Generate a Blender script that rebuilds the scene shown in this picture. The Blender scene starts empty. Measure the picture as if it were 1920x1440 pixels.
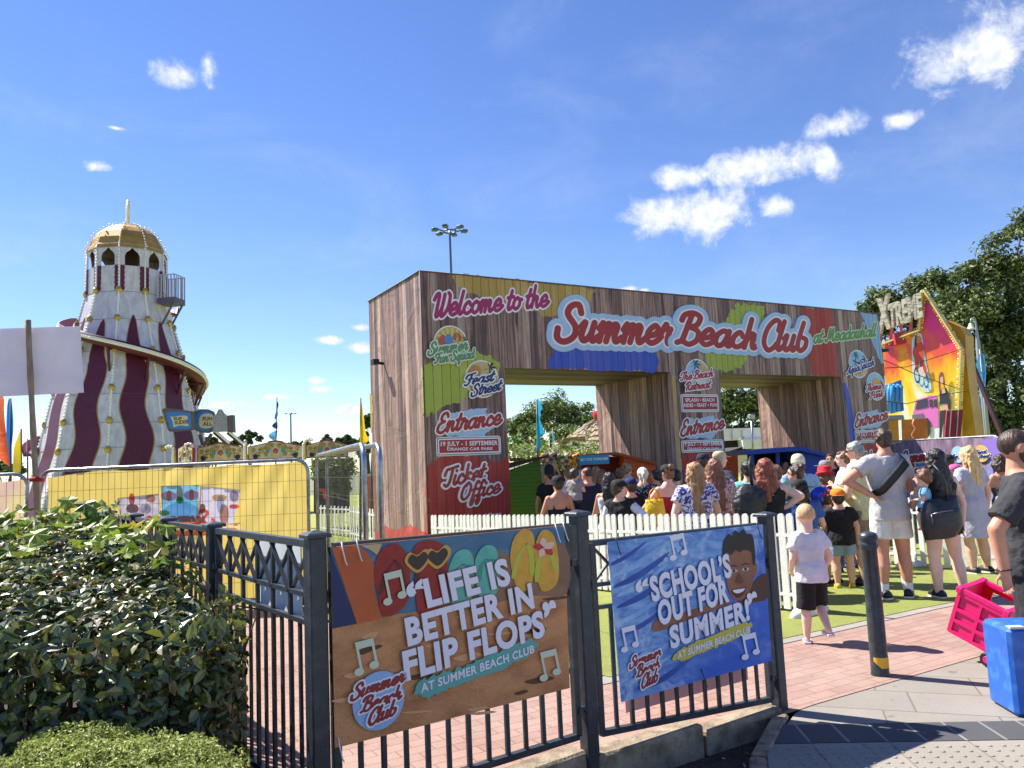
import bpy, bmesh, math, random
import numpy as np
from mathutils import Vector, Matrix
random.seed(7); RNG = np.random.default_rng(7)
scene = bpy.context.scene
COL = scene.collection
# ---------------------------------------------------------------- camera
CF, PITCH, ROLL, CH = 1447.6, .1023, -.0447, 1.55
_f = np.array([0, math.cos(PITCH), math.sin(PITCH)]); _u = np.array([0, -math.sin(PITCH), math.cos(PITCH)])
_r = np.array([1., 0, 0]); _c, _s = math.cos(ROLL), math.sin(ROLL)
RT = _c*_r + _s*_u; UP = -_s*_r + _c*_u
cd = bpy.data.cameras.new('camera'); cam = bpy.data.objects.new('camera', cd); COL.objects.link(cam)
cd.sensor_fit = 'HORIZONTAL'; cd.sensor_width = 36; cd.lens = CF/1920*36; cd.clip_start = .05; cd.clip_end = 3000
cam.matrix_world = Matrix(((RT[0], UP[0], -_f[0], 0), (RT[1], UP[1], -_f[1], 0), (RT[2], UP[2], -_f[2], CH), (0, 0, 0, 1)))
scene.camera = cam
# ---------------------------------------------------------------- light
SUN_EL = math.radians(52); SUN_AZ = math.atan2(-.862, .507)
SUN = Vector((math.sin(SUN_AZ)*math.cos(SUN_EL), math.cos(SUN_AZ)*math.cos(SUN_EL), math.sin(SUN_EL)))
sl = bpy.data.lights.new('sun', 'SUN'); sl.energy = 5.; sl.angle = math.radians(.5); sl.color = (1, .95, .86)
so = bpy.data.objects.new('sun', sl); COL.objects.link(so); so.rotation_euler = SUN.to_track_quat('Z', 'Y').to_euler()
scene.view_settings.view_transform = 'Standard'; scene.view_settings.look = 'None'
scene.view_settings.exposure = 1.08; scene.view_settings.gamma = 1
scene.cycles.max_bounces = 6; scene.cycles.diffuse_bounces = 3; scene.cycles.transparent_max_bounces = 24
SKY_STRENGTH = .08

def ray(x, y):
    v = RT*(x-960)/CF + UP*(720-y)/CF + _f
    return v/v[1]
def G(x, y, z=0.):
    v = ray(x, y); return np.array([0, 0, CH]) + v*((z-CH)/v[2])
def D(x, y, d): return np.array([0, 0, CH]) + ray(x, y)*d
def gz(x, y): return -.035*min(max(y-7.5, 0), 7)
# ---------------------------------------------------------------- materials
def lin(c):
    return tuple((v/12.92 if v <= .04045 else ((v+.055)/1.055)**2.4) for v in [q/255 for q in c[:3]]) + (1,)
class N:
    """small node-tree writer"""
    def __init__(s, tree): s.t = tree; s.n = tree.nodes; s.l = tree.links
    def add(s, typ, **kw):
        n = s.n.new(typ); ins = kw.pop('ins', {})
        for k, v in kw.items(): setattr(n, k, v)
        for k, v in ins.items(): s.set(n.inputs[k], v)
        return n
    def set(s, sock, v):
        if isinstance(v, bpy.types.NodeSocket): s.l.new(v, sock)
        elif isinstance(v, bpy.types.Node): s.l.new(v.outputs[0], sock)
        else: sock.default_value = v
    def math(s, op, a, b=0., c=None, clamp=False):
        n = s.add('ShaderNodeMath', operation=op, use_clamp=clamp); s.set(n.inputs[0], a); s.set(n.inputs[1], b)
        if c is not None: s.set(n.inputs[2], c)
        return n.outputs[0]
    def mix(s, f, a, b, mode='MIX'):
        n = s.add('ShaderNodeMix', data_type='RGBA', blend_type=mode); s.set(n.inputs[0], f); s.set(n.inputs[6], a); s.set(n.inputs[7], b)
        return n.outputs[2]
    def noise(s, vec, scale, detail=4., rough=.55, dist=0.):
        n = s.add('ShaderNodeTexNoise'); s.set(n.inputs['Vector'], vec)
        n.inputs['Scale'].default_value = scale; n.inputs['Detail'].default_value = detail; n.inputs['Roughness'].default_value = rough; n.inputs['Distortion'].default_value = dist
        return n
    def ramp(s, f, a, b, interp='LINEAR'):
        n = s.add('ShaderNodeMapRange', interpolation_type='SMOOTHSTEP' if interp == 'S' else 'LINEAR'); s.set(n.inputs[0], f)
        n.inputs[1].default_value = a; n.inputs[2].default_value = b
        return n.outputs[0]
    def coords(s, kind='Object', scale=None):
        o = s.add('ShaderNodeTexCoord').outputs[kind]
        if scale is not None:
            m = s.add('ShaderNodeMapping'); s.set(m.inputs[0], o); m.inputs[3].default_value = scale; o = m.outputs[0]
        return o
MATS = {}
def newmat(name):
    m = bpy.data.materials.new(name); m.use_nodes = True; n = N(m.node_tree); b = m.node_tree.nodes['Principled BSDF']; MATS[name] = m
    return m, n, b
def mat(name, c, rough=.6, metal=0., c2=None, ns=8., nv=(1, 1, 1), lo=.4, hi=.65, bump=0., bs=60., bv=None, spec=None, dirt=.0, coat=0., trans=0.):
    if name in MATS: return MATS[name]
    m, n, b = newmat(name)
    b.inputs['Roughness'].default_value = rough; b.inputs['Metallic'].default_value = metal
    if spec is not None: b.inputs['Specular IOR Level'].default_value = spec
    if coat: b.inputs['Coat Weight'].default_value = coat
    base = lin(c)
    co = n.coords('Object', nv)
    if c2 is not None:
        f = n.ramp(n.noise(co, ns, 5).outputs[0], lo, hi); base = n.mix(f, lin(c), lin(c2))
    if dirt:
        f = n.ramp(n.noise(n.coords('Object'), 3.1, 6, .65).outputs[0], .42, .75); f = n.math('MULTIPLY', f, dirt)
        base = n.mix(f, base, lin((70, 62, 54)))
    n.set(b.inputs['Base Color'], base)
    if bump:
        t = n.noise(n.coords('Object', bv or (1, 1, 1)), bs, 4)
        bn = n.add('ShaderNodeBump'); bn.inputs['Strength'].default_value = min(1, bump); bn.inputs['Distance'].default_value = .01*max(1, bump); n.set(bn.inputs['Height'], t.outputs[0]); n.set(b.inputs['Normal'], bn)
    return m
# ---------------------------------------------------------------- objects
def tag(o, label=None, cat=None, group=None, kind=None):
    if label: o['label'] = label
    if cat: o['category'] = cat
    if group: o['group'] = group
    if kind: o['kind'] = kind
    return o
def thing(name, loc, rz=0., label=None, cat=None, group=None):
    o = bpy.data.objects.new(name, None); o.empty_display_size = .2; COL.objects.link(o)
    o.location = tuple(float(v) for v in loc); o.rotation_euler = (0, 0, rz)
    return tag(o, label, cat, group)
def rootmat(o):
    M = Matrix.Translation(o.location) @ o.rotation_euler.to_matrix().to_4x4()
    return rootmat(o.parent) @ M if o.parent else M
def dup(o, parent=None):
    c = o.copy(); COL.objects.link(c); c.parent = parent
    for ch in o.children: dup(ch, c)
    return c
def smooth_poly(pts, closed=True, k=6):
    P = [np.array(p, float) for p in pts]; n = len(P); out = []
    for i in range(n if closed else n-1):
        if closed: a, b, c, d = P[(i-1) % n], P[i], P[(i+1) % n], P[(i+2) % n]
        else: a, b, c, d = P[max(i-1, 0)], P[i], P[i+1], P[min(i+2, n-1)]
        for j in range(k):
            t = j/k
            out.append(.5*((2*b) + (c-a)*t + (2*a-5*b+4*c-d)*t*t + (3*b-a-3*c+d)*t**3))
    if not closed: out.append(P[-1])
    return out
class MB:
    """collects shapes in world (or local) coordinates and links them as ONE mesh object"""
    def __init__(s): s.v = []; s.f = []; s.m = []; s.mi = 0; s.sm = []
    def use(s, i): s.mi = i; return s
    def raw(s, vs, fs, smooth=False):
        o = len(s.v); s.v += [tuple(map(float, p)) for p in vs]
        for f in fs: s.f.append([i+o for i in f]); s.m.append(s.mi); s.sm.append(smooth)
        return s
    def box(s, c, size, rz=0., ax=None, bev=0.):
        hx, hy, hz = [q/2 for q in size]
        if ax is None: X = np.array([math.cos(rz), math.sin(rz), 0]); Y = np.array([-math.sin(rz), math.cos(rz), 0]); Z = np.array([0, 0, 1.])
        else: X, Y, Z = [np.array(a, float) for a in ax]
        c = np.array(c, float)
        if bev:
            b = min(bev, hx*.9, hy*.9, hz*.9); vs = []; 
            # chamfered box: 24 verts
            idx = {}
            for sx in (-1, 1):
                for sy in (-1, 1):
                    for sz in (-1, 1):
                        for k, p in enumerate(((hx, hy-b, hz-b), (hx-b, hy, hz-b), (hx-b, hy-b, hz))):
                            idx[sx, sy, sz, k] = len(vs); vs.append(c + X*sx*p[0] + Y*sy*p[1] + Z*sz*p[2])
            fs = []
            for s1 in (-1, 1):
                fs.append([idx[s1, a, d, 0] for a, d in ((-1, -1), (1, -1), (1, 1), (-1, 1))][::s1])
                fs.append([idx[a, s1, d, 1] for a, d in ((-1, -1), (1, -1), (1, 1), (-1, 1))][::-s1])
                fs.append([idx[a, d, s1, 2] for a, d in ((-1, -1), (1, -1), (1, 1), (-1, 1))][::s1])
            for a in (-1, 1):
                for d in (-1, 1):
                    fs.append([idx[-1, a, d, 1], idx[1, a, d, 1], idx[1, a, d, 2], idx[-1, a, d, 2]])
                    fs.append([idx[a, -1, d, 0], idx[a, 1, d, 0], idx[a, 1, d, 2], idx[a, -1, d, 2]])
                    fs.append([idx[a, d, -1, 0], idx[a, d, 1, 0], idx[a, d, 1, 1], idx[a, d, -1, 1]])
                    for e in (-1, 1): fs.append([idx[a, d, e, 0], idx[a, d, e, 1], idx[a, d, e, 2]])
            return s.raw(vs, fs)
        vs = [c + X*hx*a + Y*hy*b + Z*hz*d for d in (-1, 1) for a, b in ((-1, -1), (1, -1), (1, 1), (-1, 1))]
        return s.raw(vs, [[3, 2, 1, 0], [4, 5, 6, 7], [0, 1, 5, 4], [1, 2, 6, 5], [2, 3, 7, 6], [3, 0, 4, 7]])
    def bar(s, p0, p1, w, t, up=(0, 0, 1)):
        p0, p1 = np.array(p0, float), np.array(p1, float); z = p1-p0; L = np.linalg.norm(z); z /= L
        x = np.cross(np.array(up, float), z)
        if np.linalg.norm(x) < 1e-4: x = np.cross(np.array([0, 1., 0]), z)
        x /= np.linalg.norm(x); y = np.cross(z, x)
        return s.box((p0+p1)/2, (w, t, L), ax=(x, y, z))
    def loft(s, rings, cap=True, smooth=True, closed=True):
        n = len(rings[0]); o = len(s.v); fs = []
        for i in range(len(rings)-1):
            for j in range(n if closed else n-1):
                k = (j+1) % n; fs.append([i*n+j, i*n+k, (i+1)*n+k, (i+1)*n+j])
        s.raw([p for r in rings for p in r], fs, smooth)
        if cap:
            m = len(rings)-1
            for f in ([j for j in range(n)][::-1], [m*n+j for j in range(n)]): s.f.append([i+o for i in f]); s.m.append(s.mi); s.sm.append(False)
        return s
    def tube(s, pts, r, n=8, cap=True, smooth=True):
        P = [np.array(p, float) for p in pts]; R = r if isinstance(r, (list, tuple)) else [r]*len(P)
        rings = []; x = None
        for i, p in enumerate(P):
            t = P[min(i+1, len(P)-1)]-P[max(i-1, 0)]; t /= max(1e-9, np.linalg.norm(t))
            if x is None:
                x = np.cross(t, [0, 0, 1.]); 
                if np.linalg.norm(x) < 1e-3: x = np.array([1., 0, 0])
            x = x - t*np.dot(x, t); x /= np.linalg.norm(x); y = np.cross(t, x)
            rings.append([p + R[i]*(x*math.cos(a)+y*math.sin(a)) for a in [2*math.pi*j/n for j in range(n)]])
        return s.loft(rings, cap, smooth)
    def lathe(s, prof, c=(0, 0, 0), n=24, cap=True, smooth=True):
        c = np.array(c, float)
        return s.loft([[c + (r*math.cos(a), r*math.sin(a), z) for a in [2*math.pi*j/n for j in range(n)]] for r, z in prof], cap, smooth)
    def ell(s, c, r, ax=None, n=12, m=8):
        c = np.array(c, float); X, Y, Z = [np.array(a, float) for a in (ax or ((1, 0, 0), (0, 1, 0), (0, 0, 1)))]
        rings = []
        for i in range(m+1):
            t = -math.pi/2 + math.pi*min(max(i/m, .02), .98)
            rings.append([c + X*r[0]*math.cos(t)*math.cos(a) + Y*r[1]*math.cos(t)*math.sin(a) + Z*r[2]*math.sin(t) for a in [2*math.pi*j/n for j in range(n)]])
        return s.loft(rings)
    def cap(s, p0, p1, r0, r1, n=10):
        p0, p1 = np.array(p0, float), np.array(p1, float); z = p1-p0; L = max(1e-6, np.linalg.norm(z)); z = z/L
        pts = []; rr = []
        for t in (-.98, -.7, -.35): pts.append(p0+z*r0*t); rr.append(r0*math.sqrt(1-t*t))
        pts += [p0, p1]; rr += [r0, r1]
        for t in (.35, .7, .98): pts.append(p1+z*r1*t); rr.append(r1*math.sqrt(1-t*t))
        return s.tube(pts, rr, n)
    def prism(s, poly, off, smooth=False):
        """poly: 3-D outline; off: extrusion vector"""
        P = [np.array(p, float) for p in poly]; n = len(P); off = np.array(off, float)
        s.raw(P + [p+off for p in P], [list(range(n))[::-1], list(range(n, 2*n))])
        o = len(s.v)-2*n
        for i in range(n): j = (i+1) % n; s.f.append([o+i, o+j, o+n+j, o+n+i]); s.m.append(s.mi); s.sm.append(smooth)
        return s
    def build(s, name, mats, parent=None, local=False):
        me = bpy.data.meshes.new(name); vs = s.v
        if parent is not None and not local:
            M = np.array(rootmat(parent).inverted()); A = np.array(vs); vs = (A @ M[:3, :3].T + M[:3, 3]).tolist()
        me.from_pydata(vs, [], s.f)
        for m in (mats if isinstance(mats, (list, tuple)) else [mats]): me.materials.append(m)
        me.polygons.foreach_set('material_index', s.m); me.polygons.foreach_set('use_smooth', s.sm); me.update()
        o = bpy.data.objects.new(name, me); COL.objects.link(o); o.parent = parent
        return o
def fixn(o):
    bm = bmesh.new(); bm.from_mesh(o.data); bmesh.ops.recalc_face_normals(bm, faces=bm.faces); bm.to_mesh(o.data); bm.free(); return o
def bigmesh(name, V, F4, mats, parent=None, midx=None, smooth=False):
    """fast mesh from numpy verts (n,3) and quads (m,4); world coordinates"""
    if parent is not None:
        M = np.array(rootmat(parent).inverted()); V = V @ M[:3, :3].T + M[:3, 3]
    me = bpy.data.meshes.new(name); me.vertices.add(len(V)); me.vertices.foreach_set('co', V.astype(np.float32).ravel())
    m, k = F4.shape; me.loops.add(m*k); me.loops.foreach_set('vertex_index', F4.astype(np.int32).ravel())
    me.polygons.add(m); me.polygons.foreach_set('loop_start', np.arange(0, m*k, k, dtype=np.int32)); me.polygons.foreach_set('loop_total', np.full(m, k, np.int32))
    for q in mats: me.materials.append(q)
    if midx is not None: me.polygons.foreach_set('material_index', midx.astype(np.int32))
    me.polygons.foreach_set('use_smooth', np.full(m, smooth)); me.update(calc_edges=True); me.validate()
    o = bpy.data.objects.new(name, me); COL.objects.link(o); o.parent = parent
    return o
# ---------------------------------------------------------------- flat graphics: distance fields filled by marching squares
def field_faces(V, x0, y0, h):
    """V<0 is inside. returns verts2d, faces, rim segments"""
    ny, nx = V.shape; ins = V < 0; verts = []; key = {}; faces = []; rim = []
    def vid(k, p):
        if k not in key: key[k] = len(verts); verts.append(p)
        return key[k]
    def corner(i, j): return vid((i, j, 0), (x0+j*h, y0+i*h))
    def cross(i, j, k, l):
        a, b = V[i, j], V[k, l]; t = a/(a-b); t = min(max(t, .02), .98)
        kk = (i, j, k, l) if (i, j) < (k, l) else (k, l, i, j)
        return vid(kk, (x0+(j+(l-j)*t)*h, y0+(i+(k-i)*t)*h))
    cnt = ins[:-1, :-1].astype(int)+ins[:-1, 1:]+ins[1:, :-1]+ins[1:, 1:]
    for i in range(ny-1):
        row = cnt[i]; js = np.nonzero(row)[0]; k = 0
        while k < len(js):
            j = js[k]
            if row[j] == 4:
                e = j
                while k+1 < len(js) and js[k+1] == e+1 and row[e+1] == 4: k += 1; e += 1
                faces.append([corner(i, j), corner(i, e+1), corner(i+1, e+1), corner(i+1, j)]); k += 1; continue
            cs = [(i, j), (i, j+1), (i+1, j+1), (i+1, j)]; poly = []; ex = []
            for q in range(4):
                a, b = cs[q], cs[(q+1) % 4]; ia, ib = ins[a], ins[b]
                if ia: poly.append(corner(*a))
                if ia != ib:
                    c = cross(a[0], a[1], b[0], b[1]); poly.append(c); ex.append((c, ia))
            if len(poly) >= 3: faces.append(poly)
            if len(ex) == 2:
                (c1, o1), (c2, o2) = ex; rim.append((c1, c2) if o1 else (c2, c1))
            k += 1
    return verts, faces, rim
def grid(x0, y0, x1, y1, h):
    nx = int((x1-x0)/h)+2; ny = int((y1-y0)/h)+2
    X, Y = np.meshgrid(x0+h*np.arange(nx), y0+h*np.arange(ny)); return X, Y
def seg_field(X, Y, strokes, big=9.):
    """distance to strokes minus their radius; strokes = list of (points, r)"""
    V = np.full(X.shape, big); h = X[0, 1]-X[0, 0]; x0, y0 = X[0, 0], Y[0, 0]; ny, nx = X.shape
    for pts, r in strokes:
        for a, b in zip(pts[:-1], pts[1:]):
            pad = r+.7
            j0 = max(0, int((min(a[0], b[0])-pad-x0)/h)); j1 = min(nx, int((max(a[0], b[0])+pad-x0)/h)+2)
            i0 = max(0, int((min(a[1], b[1])-pad-y0)/h)); i1 = min(ny, int((max(a[1], b[1])+pad-y0)/h)+2)
            if j1 <= j0 or i1 <= i0: continue
            x = X[i0:i1, j0:j1]-a[0]; y = Y[i0:i1, j0:j1]-a[1]; dx, dy = b[0]-a[0], b[1]-a[1]; L = dx*dx+dy*dy+1e-12
            t = np.clip((x*dx+y*dy)/L, 0, 1); d = np.hypot(x-t*dx, y-t*dy)-r
            V[i0:i1, j0:j1] = np.minimum(V[i0:i1, j0:j1], d)
    return V
def poly_field(X, Y, poly):
    """signed distance to polygon"""
    P = np.array(poly, float); ins = np.zeros(X.shape, bool); V = np.full(X.shape, 9e9)
    for a, b in zip(P, np.roll(P, -1, 0)):
        if a[1] != b[1]:
            c = ((a[1] > Y) != (b[1] > Y)) & (X < (b[0]-a[0])*(Y-a[1])/(b[1]-a[1])+a[0]); ins ^= c
        dx, dy = b-a; t = np.clip(((X-a[0])*dx+(Y-a[1])*dy)/(dx*dx+dy*dy+1e-12), 0, 1)
        V = np.minimum(V, np.hypot(X-a[0]-t*dx, Y-a[1]-t*dy))
    return np.where(ins, -V, V)
def vnoise(X, Y, s, seed=0):
    """cheap value noise 0..1"""
    r = np.random.default_rng(seed).random((64, 64)); x = X*s; y = Y*s
    xi = np.floor(x).astype(int); yi = np.floor(y).astype(int); fx = x-xi; fy = y-yi; fx = fx*fx*(3-2*fx); fy = fy*fy*(3-2*fy)
    g = lambda a, b: r[b % 64, a % 64]
    return (g(xi, yi)*(1-fx)+g(xi+1, yi)*fx)*(1-fy)+(g(xi, yi+1)*(1-fx)+g(xi+1, yi+1)*fx)*fy
# script lettering: centre lines of every letter, drawn with a round brush
GL = {
'a': (1.1, ['.85,.8 .55,1 .18,.75 .1,.3 .33,0 .65,.2 .87,.95', '.87,1 .83,.3 .98,0 1.22,.25']),
'b': (.9, ['.25,1.95 .08,.5 .33,0 .68,.25 .7,.75 .42,.9']),
'c': (.85, ['.72,.72 .5,1 .17,.72 .12,.25 .42,0 .75,.15 .95,.4']),
'd': (1.05, ['.72,.85 .45,1 .12,.6 .15,.15 .4,0 .7,.35 .85,1.1 .7,1.9', '.85,1.2 .73,.3 .9,0 1.1,.25']),
'e': (.92, ['.14,.42 .55,.5 .74,.78 .5,1.02 .17,.72 .12,.25 .42,0 .78,.15 1,.4']),
'f': (.72, ['.8,1.7 .6,1.95 .42,1.6 .25,.2 .15,-.6 .3,-.85 .5,-.4 .42,.1 .8,.2', '.1,.95 .65,1']),
'h': (1.02, ['.25,1.95 .12,0', '.14,.4 .42,.95 .65,.85 .6,.3 .74,0 1.02,.25']),
'i': (.5, ['.2,.98 .1,.3 .26,0 .5,.25', '.28,1.45 .3,1.5']),
'k': (.92, ['.25,1.95 .12,0', '.75,.9 .5,1 .2,.45 .5,.4 .62,.05 .95,.25']),
'l': (.5, ['.28,1.95 .1,.4 .25,0 .52,.25']),
'm': (1.42, ['.02,.7 .2,1 .15,0', '.17,.4 .45,.95 .62,.85 .55,0', '.58,.4 .85,.95 1.05,.85 .98,.3 1.12,0 1.42,.25']),
'n': (1., ['.02,.7 .2,1 .15,0', '.17,.4 .45,.95 .65,.85 .6,.3 .75,0 1,.25']),
'o': (.92, ['.45,1 .14,.72 .12,.25 .42,0 .74,.28 .74,.75 .45,1', '.6,.88 .95,.8']),
'p': (.92, ['.2,1 .02,-.85', '.17,.55 .5,1 .76,.6 .5,.02 .2,.15', '.6,.05 .95,.3']),
'q': (1., ['.8,.85 .5,1 .14,.6 .2,.1 .5,.02 .8,.95 .72,-.85 .95,-.5']),
'r': (.8, ['.0,.5 .25,1.12 .38,.82 .6,.85', '.58,.85 .48,.3 .6,0 .85,.3']),
's': (.78, ['.62,.82 .4,1 .22,.76 .58,.35 .38,0 .05,.15', '.5,.05 .8,.3']),
't': (.62, ['.38,1.65 .15,.35 .3,0 .62,.25', '.0,1.05 .62,1.12']),
'u': (1.02, ['.0,.75 .18,1 .1,.3 .3,0 .6,.3 .7,1', '.7,1 .65,.3 .8,0 1.05,.25']),
'w': (1.1, ['.15,1 .08,.3 .28,0 .5,.35 .56,.95', '.56,.95 .52,.3 .72,0 .98,.45 .95,1']),
'A': (1.3, ['-.1,.25 .15,0 .5,.7 .95,1.9 .95,.3 1.1,0 1.3,.25', '.3,.75 .95,.8']),
'B': (1.35, ['.0,1.45 .12,1.82 .6,1.98 1.08,1.75 1.0,1.25 .6,1.05', '.6,1.05 1.15,.8 1.18,.25 .75,-.05 .3,.12 .02,.02', '.55,1.9 .3,.15']),
'C': (1.05, ['1,1.3 .98,1.85 .62,1.98 .18,1.4 .1,.5 .48,-.05 .85,.1 1.05,.4']),
'E': (1.08, ['1.0,1.55 .78,1.95 .38,1.8 .32,1.3 .7,1.08', '.7,1.08 .18,.8 .1,.2 .5,-.05 .85,.1 1.1,.4']),
'F': (1.1, ['0,1.2 .15,1.72 .55,1.8 1.3,1.95', '.8,1.8 .6,.4 .3,0 .0,.15', '.45,.95 1.0,1.05']),
'M': (1.7, ['-.1,.3 .15,0 .4,.5 .6,1.85 .8,.3', '.8,.3 1.2,1.85 1.3,.3 1.45,0 1.72,.25']),
'O': (1.3, ['.65,1.95 .2,1.4 .12,.5 .5,-.02 1.0,.4 1.1,1.4 .7,1.95 .5,1.6']),
'P': (1.2, ['0,1.3 .3,1.8 .8,1.95 1.15,1.5 .95,.95 .5,.85', '.55,1.8 .35,.2 .15,-.1']),
'R': (1.3, ['0,1.3 .3,1.8 .8,1.95 1.15,1.5 .95,1.05 .5,.95', '.55,1.8 .35,0', '.6,.95 .9,.2 1.1,0 1.3,.25']),
'S': (1.28, ['1.12,1.5 .88,1.95 .48,1.85 .4,1.4 .95,.75 .98,.2 .52,-.1 .1,.1 .02,.6']),
'T': (1.0, ['-.05,1.15 .1,1.7 .5,1.8 1.35,1.95', '.8,1.82 .6,.4 .3,-.05 .02,.15']),
'W': (1.65, ['0,1.4 .2,1.85 .45,1.75 .38,.2 .52,0 .88,.7 .98,1.8', '.98,1.8 .88,.2 1.08,0 1.48,.6 1.55,1.6 1.35,1.9']),
}
def script_strokes(text, slant=.22, gap=.0, r=.2):
    x = 0.; out = []
    for ch in text:
        if ch == ' ': x += .55; continue
        w, ss = GL[ch]
        for s in ss:
            P = [tuple(map(float, p.split(','))) for p in s.split()]
            P = smooth_poly([(a+x+slant*b, b) for a, b in P], False, 5) if len(P) > 2 else [(a+x+slant*b, b) for a, b in P]
            out.append((P, r))
        x += w+gap
    return out, x
class Face:
    """a real plane in the scene on which prints, signs and lettering lie; px are photo pixels met by the camera rays"""
    def __init__(s, o, u, n, step=.003, v=(0, 0, 1)):
        s.o = np.array(o, float); s.u = np.array(u, float)/np.linalg.norm(u); s.n = np.array(n, float)/np.linalg.norm(n); s.v = np.array(v, float); s.step = step
    def px(s, x, y):
        d = ray(x, y); t = np.dot(s.o-[0, 0, CH], s.n)/np.dot(d, s.n); p = np.array([0, 0, CH])+d*t-s.o
        return np.array([np.dot(p, s.u), np.dot(p, s.v)])
    def at(s, q, k=0., lift=0.): return s.o + s.u*q[0] + s.v*q[1] + s.n*(s.step*k+lift)
    def poly(s, mb, pts, k=1, pix=True, sm=0):
        Q = [s.px(*p) for p in pts] if pix else [np.array(p, float) for p in pts]
        if sm: Q = smooth_poly(Q, True, sm)
        # triangulate through the filler so that concave outlines are right
        from mathutils.geometry import tessellate_polygon
        tr = tessellate_polygon([[Vector((q[0], q[1], 0)) for q in Q]])
        V = [s.at(q, k) for q in Q]; F = []
        for t in tr:
            a, b, c = [Q[i] for i in t]
            F.append(list(t) if ((b[0]-a[0])*(c[1]-a[1])-(b[1]-a[1])*(c[0]-a[0]))*s.sgn() > 0 else list(t)[::-1])
        mb.raw(V, F); return s
    def sgn(s): return 1 if np.dot(np.cross(s.u, s.v), s.n) > 0 else -1
    def disc(s, mb, c, rx, ry=None, k=1, n=40, a0=0., a1=2*math.pi):
        ry = ry or rx; full = a1-a0 > 6.2
        pts = [(c[0]+rx*math.cos(a0+(a1-a0)*i/n), c[1]+ry*math.sin(a0+(a1-a0)*i/n)) for i in range(n+(0 if full else 1))]
        return s.poly(mb, pts, k, False)
    def ring(s, mb, c, r0, r1, k=1, n=40, asp=1.):
        V = []; F = []
        for i in range(n):
            a = 2*math.pi*i/n; V += [s.at((c[0]+r0*math.cos(a)*asp, c[1]+r0*math.sin(a)), k), s.at((c[0]+r1*math.cos(a)*asp, c[1]+r1*math.sin(a)), k)]
        for i in range(n): j = (i+1) % n; f = [2*i, 2*i+1, 2*j+1, 2*j]; F.append(f if s.sgn() > 0 else f[::-1])
        mb.raw(V, F); return s
    def fill(s, mb, V, x0, y0, h, aff=None, k=1, thick=0., wall=True):
        vs, fs, rim = field_faces(V, x0, y0, h)
        A = aff or (lambda p: p); P = [A(p) for p in vs]
        X = [s.at(p, k, thick) for p in P]
        flip = s.sgn() < 0
        if fs:
            q = [np.array(P[i]) for i in fs[0][:3]]; cr = (q[1]-q[0])[0]*(q[2]-q[0])[1]-(q[1]-q[0])[1]*(q[2]-q[0])[0]; flip = (cr*s.sgn()) < 0
        mb.raw(X, [f[::-1] for f in fs] if flip else fs)
        if thick and wall:
            n = len(X); Y = [s.at(p, 0, 0) for p in P]; mb.raw(X+Y, [([a, b, n+b, n+a])for a, b in rim])
        return s
    def script(s, text, A, B, C, layers, r=.2, slant=.22, gap=0., h=.035, k=1, thick=0., pix=True, arc=0.):
        """layers: list of (extra radius, material index). A,B baseline ends, C cap-top above A"""
        st, adv = script_strokes(text, slant, gap, r)
        a, b, c = ([s.px(*p) for p in (A, B, C)] if pix else [np.array(p, float) for p in (A, B, C)])
        U = (b-a)/adv; W = (c-a)/1.9
        aff = lambda p: a+U*p[0]+W*(p[1]+arc*(4*(p[0]/adv)*(1-p[0]/adv)))
        m = max(e for e, _ in layers)+r+.1
        xs = [p[0] for q, _ in st for p in q]; ys = [p[1] for q, _ in st for p in q]
        X, Y = grid(min(xs)-m, min(ys)-m, max(xs)+m, max(ys)+m, h); V = seg_field(X, Y, st)
        out = {}
        for i, (e, mi) in enumerate(layers):
            mb = mb_ = MB(); 
            out[mi] = mb
            s.fill(mb, V-e, X[0, 0], Y[0, 0], h, aff, k+i, thick, i == 0)
        return [out[mi] for _, mi in layers]
    def font(s, text, A, B, C, bold=0., k=1, pix=True, space=1.):
        """block capitals with Blender's own font. A,B baseline ends; C cap height above A"""
        vs, fs, (x0, x1) = font_mesh(text, bold, space)
        a, b, c = ([s.px(*p) for p in (A, B, C)] if pix else [np.array(p, float) for p in (A, B, C)])
        U = (b-a)/(x1-x0); W = (c-a)/.73; mb = MB()
        X = [s.at(a+U*(p[0]-x0)+W*p[1], k) for p in vs]
        q = [a+U*vs[i][0]+W*vs[i][1] for i in fs[0][:3]]; cr = (q[1]-q[0])[0]*(q[2]-q[0])[1]-(q[1]-q[0])[1]*(q[2]-q[0])[0]
        mb.raw(X, [f[::-1] for f in fs] if cr*s.sgn() < 0 else fs); return mb
    def blob(s, mb, pts, k=1, rough=.06, h=None, seed=1, ns=9., pix=True, sm=0, fx=1., fy=1.):
        """a painted patch with a ragged brush edge"""
        Q = [s.px(*p) for p in pts] if pix else [np.array(p, float) for p in pts]
        if sm: Q = smooth_poly(Q, True, sm)
        Q = np.array(Q); w = max(np.ptp(Q[:, 0]), np.ptp(Q[:, 1])); h = h or w/110; m = rough*2
        X, Y = grid(Q[:, 0].min()-m, Q[:, 1].min()-m, Q[:, 0].max()+m, Q[:, 1].max()+m, h)
        V = poly_field(X, Y, Q) + rough*(vnoise(X*fx, Y*fy, ns, seed)+.6*vnoise(X*fx, Y*fy, ns*2.7, seed+1)-.8)*1.6
        return s.fill(mb, V, X[0, 0], Y[0, 0], h, None, k)
FONTC = {}
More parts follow.
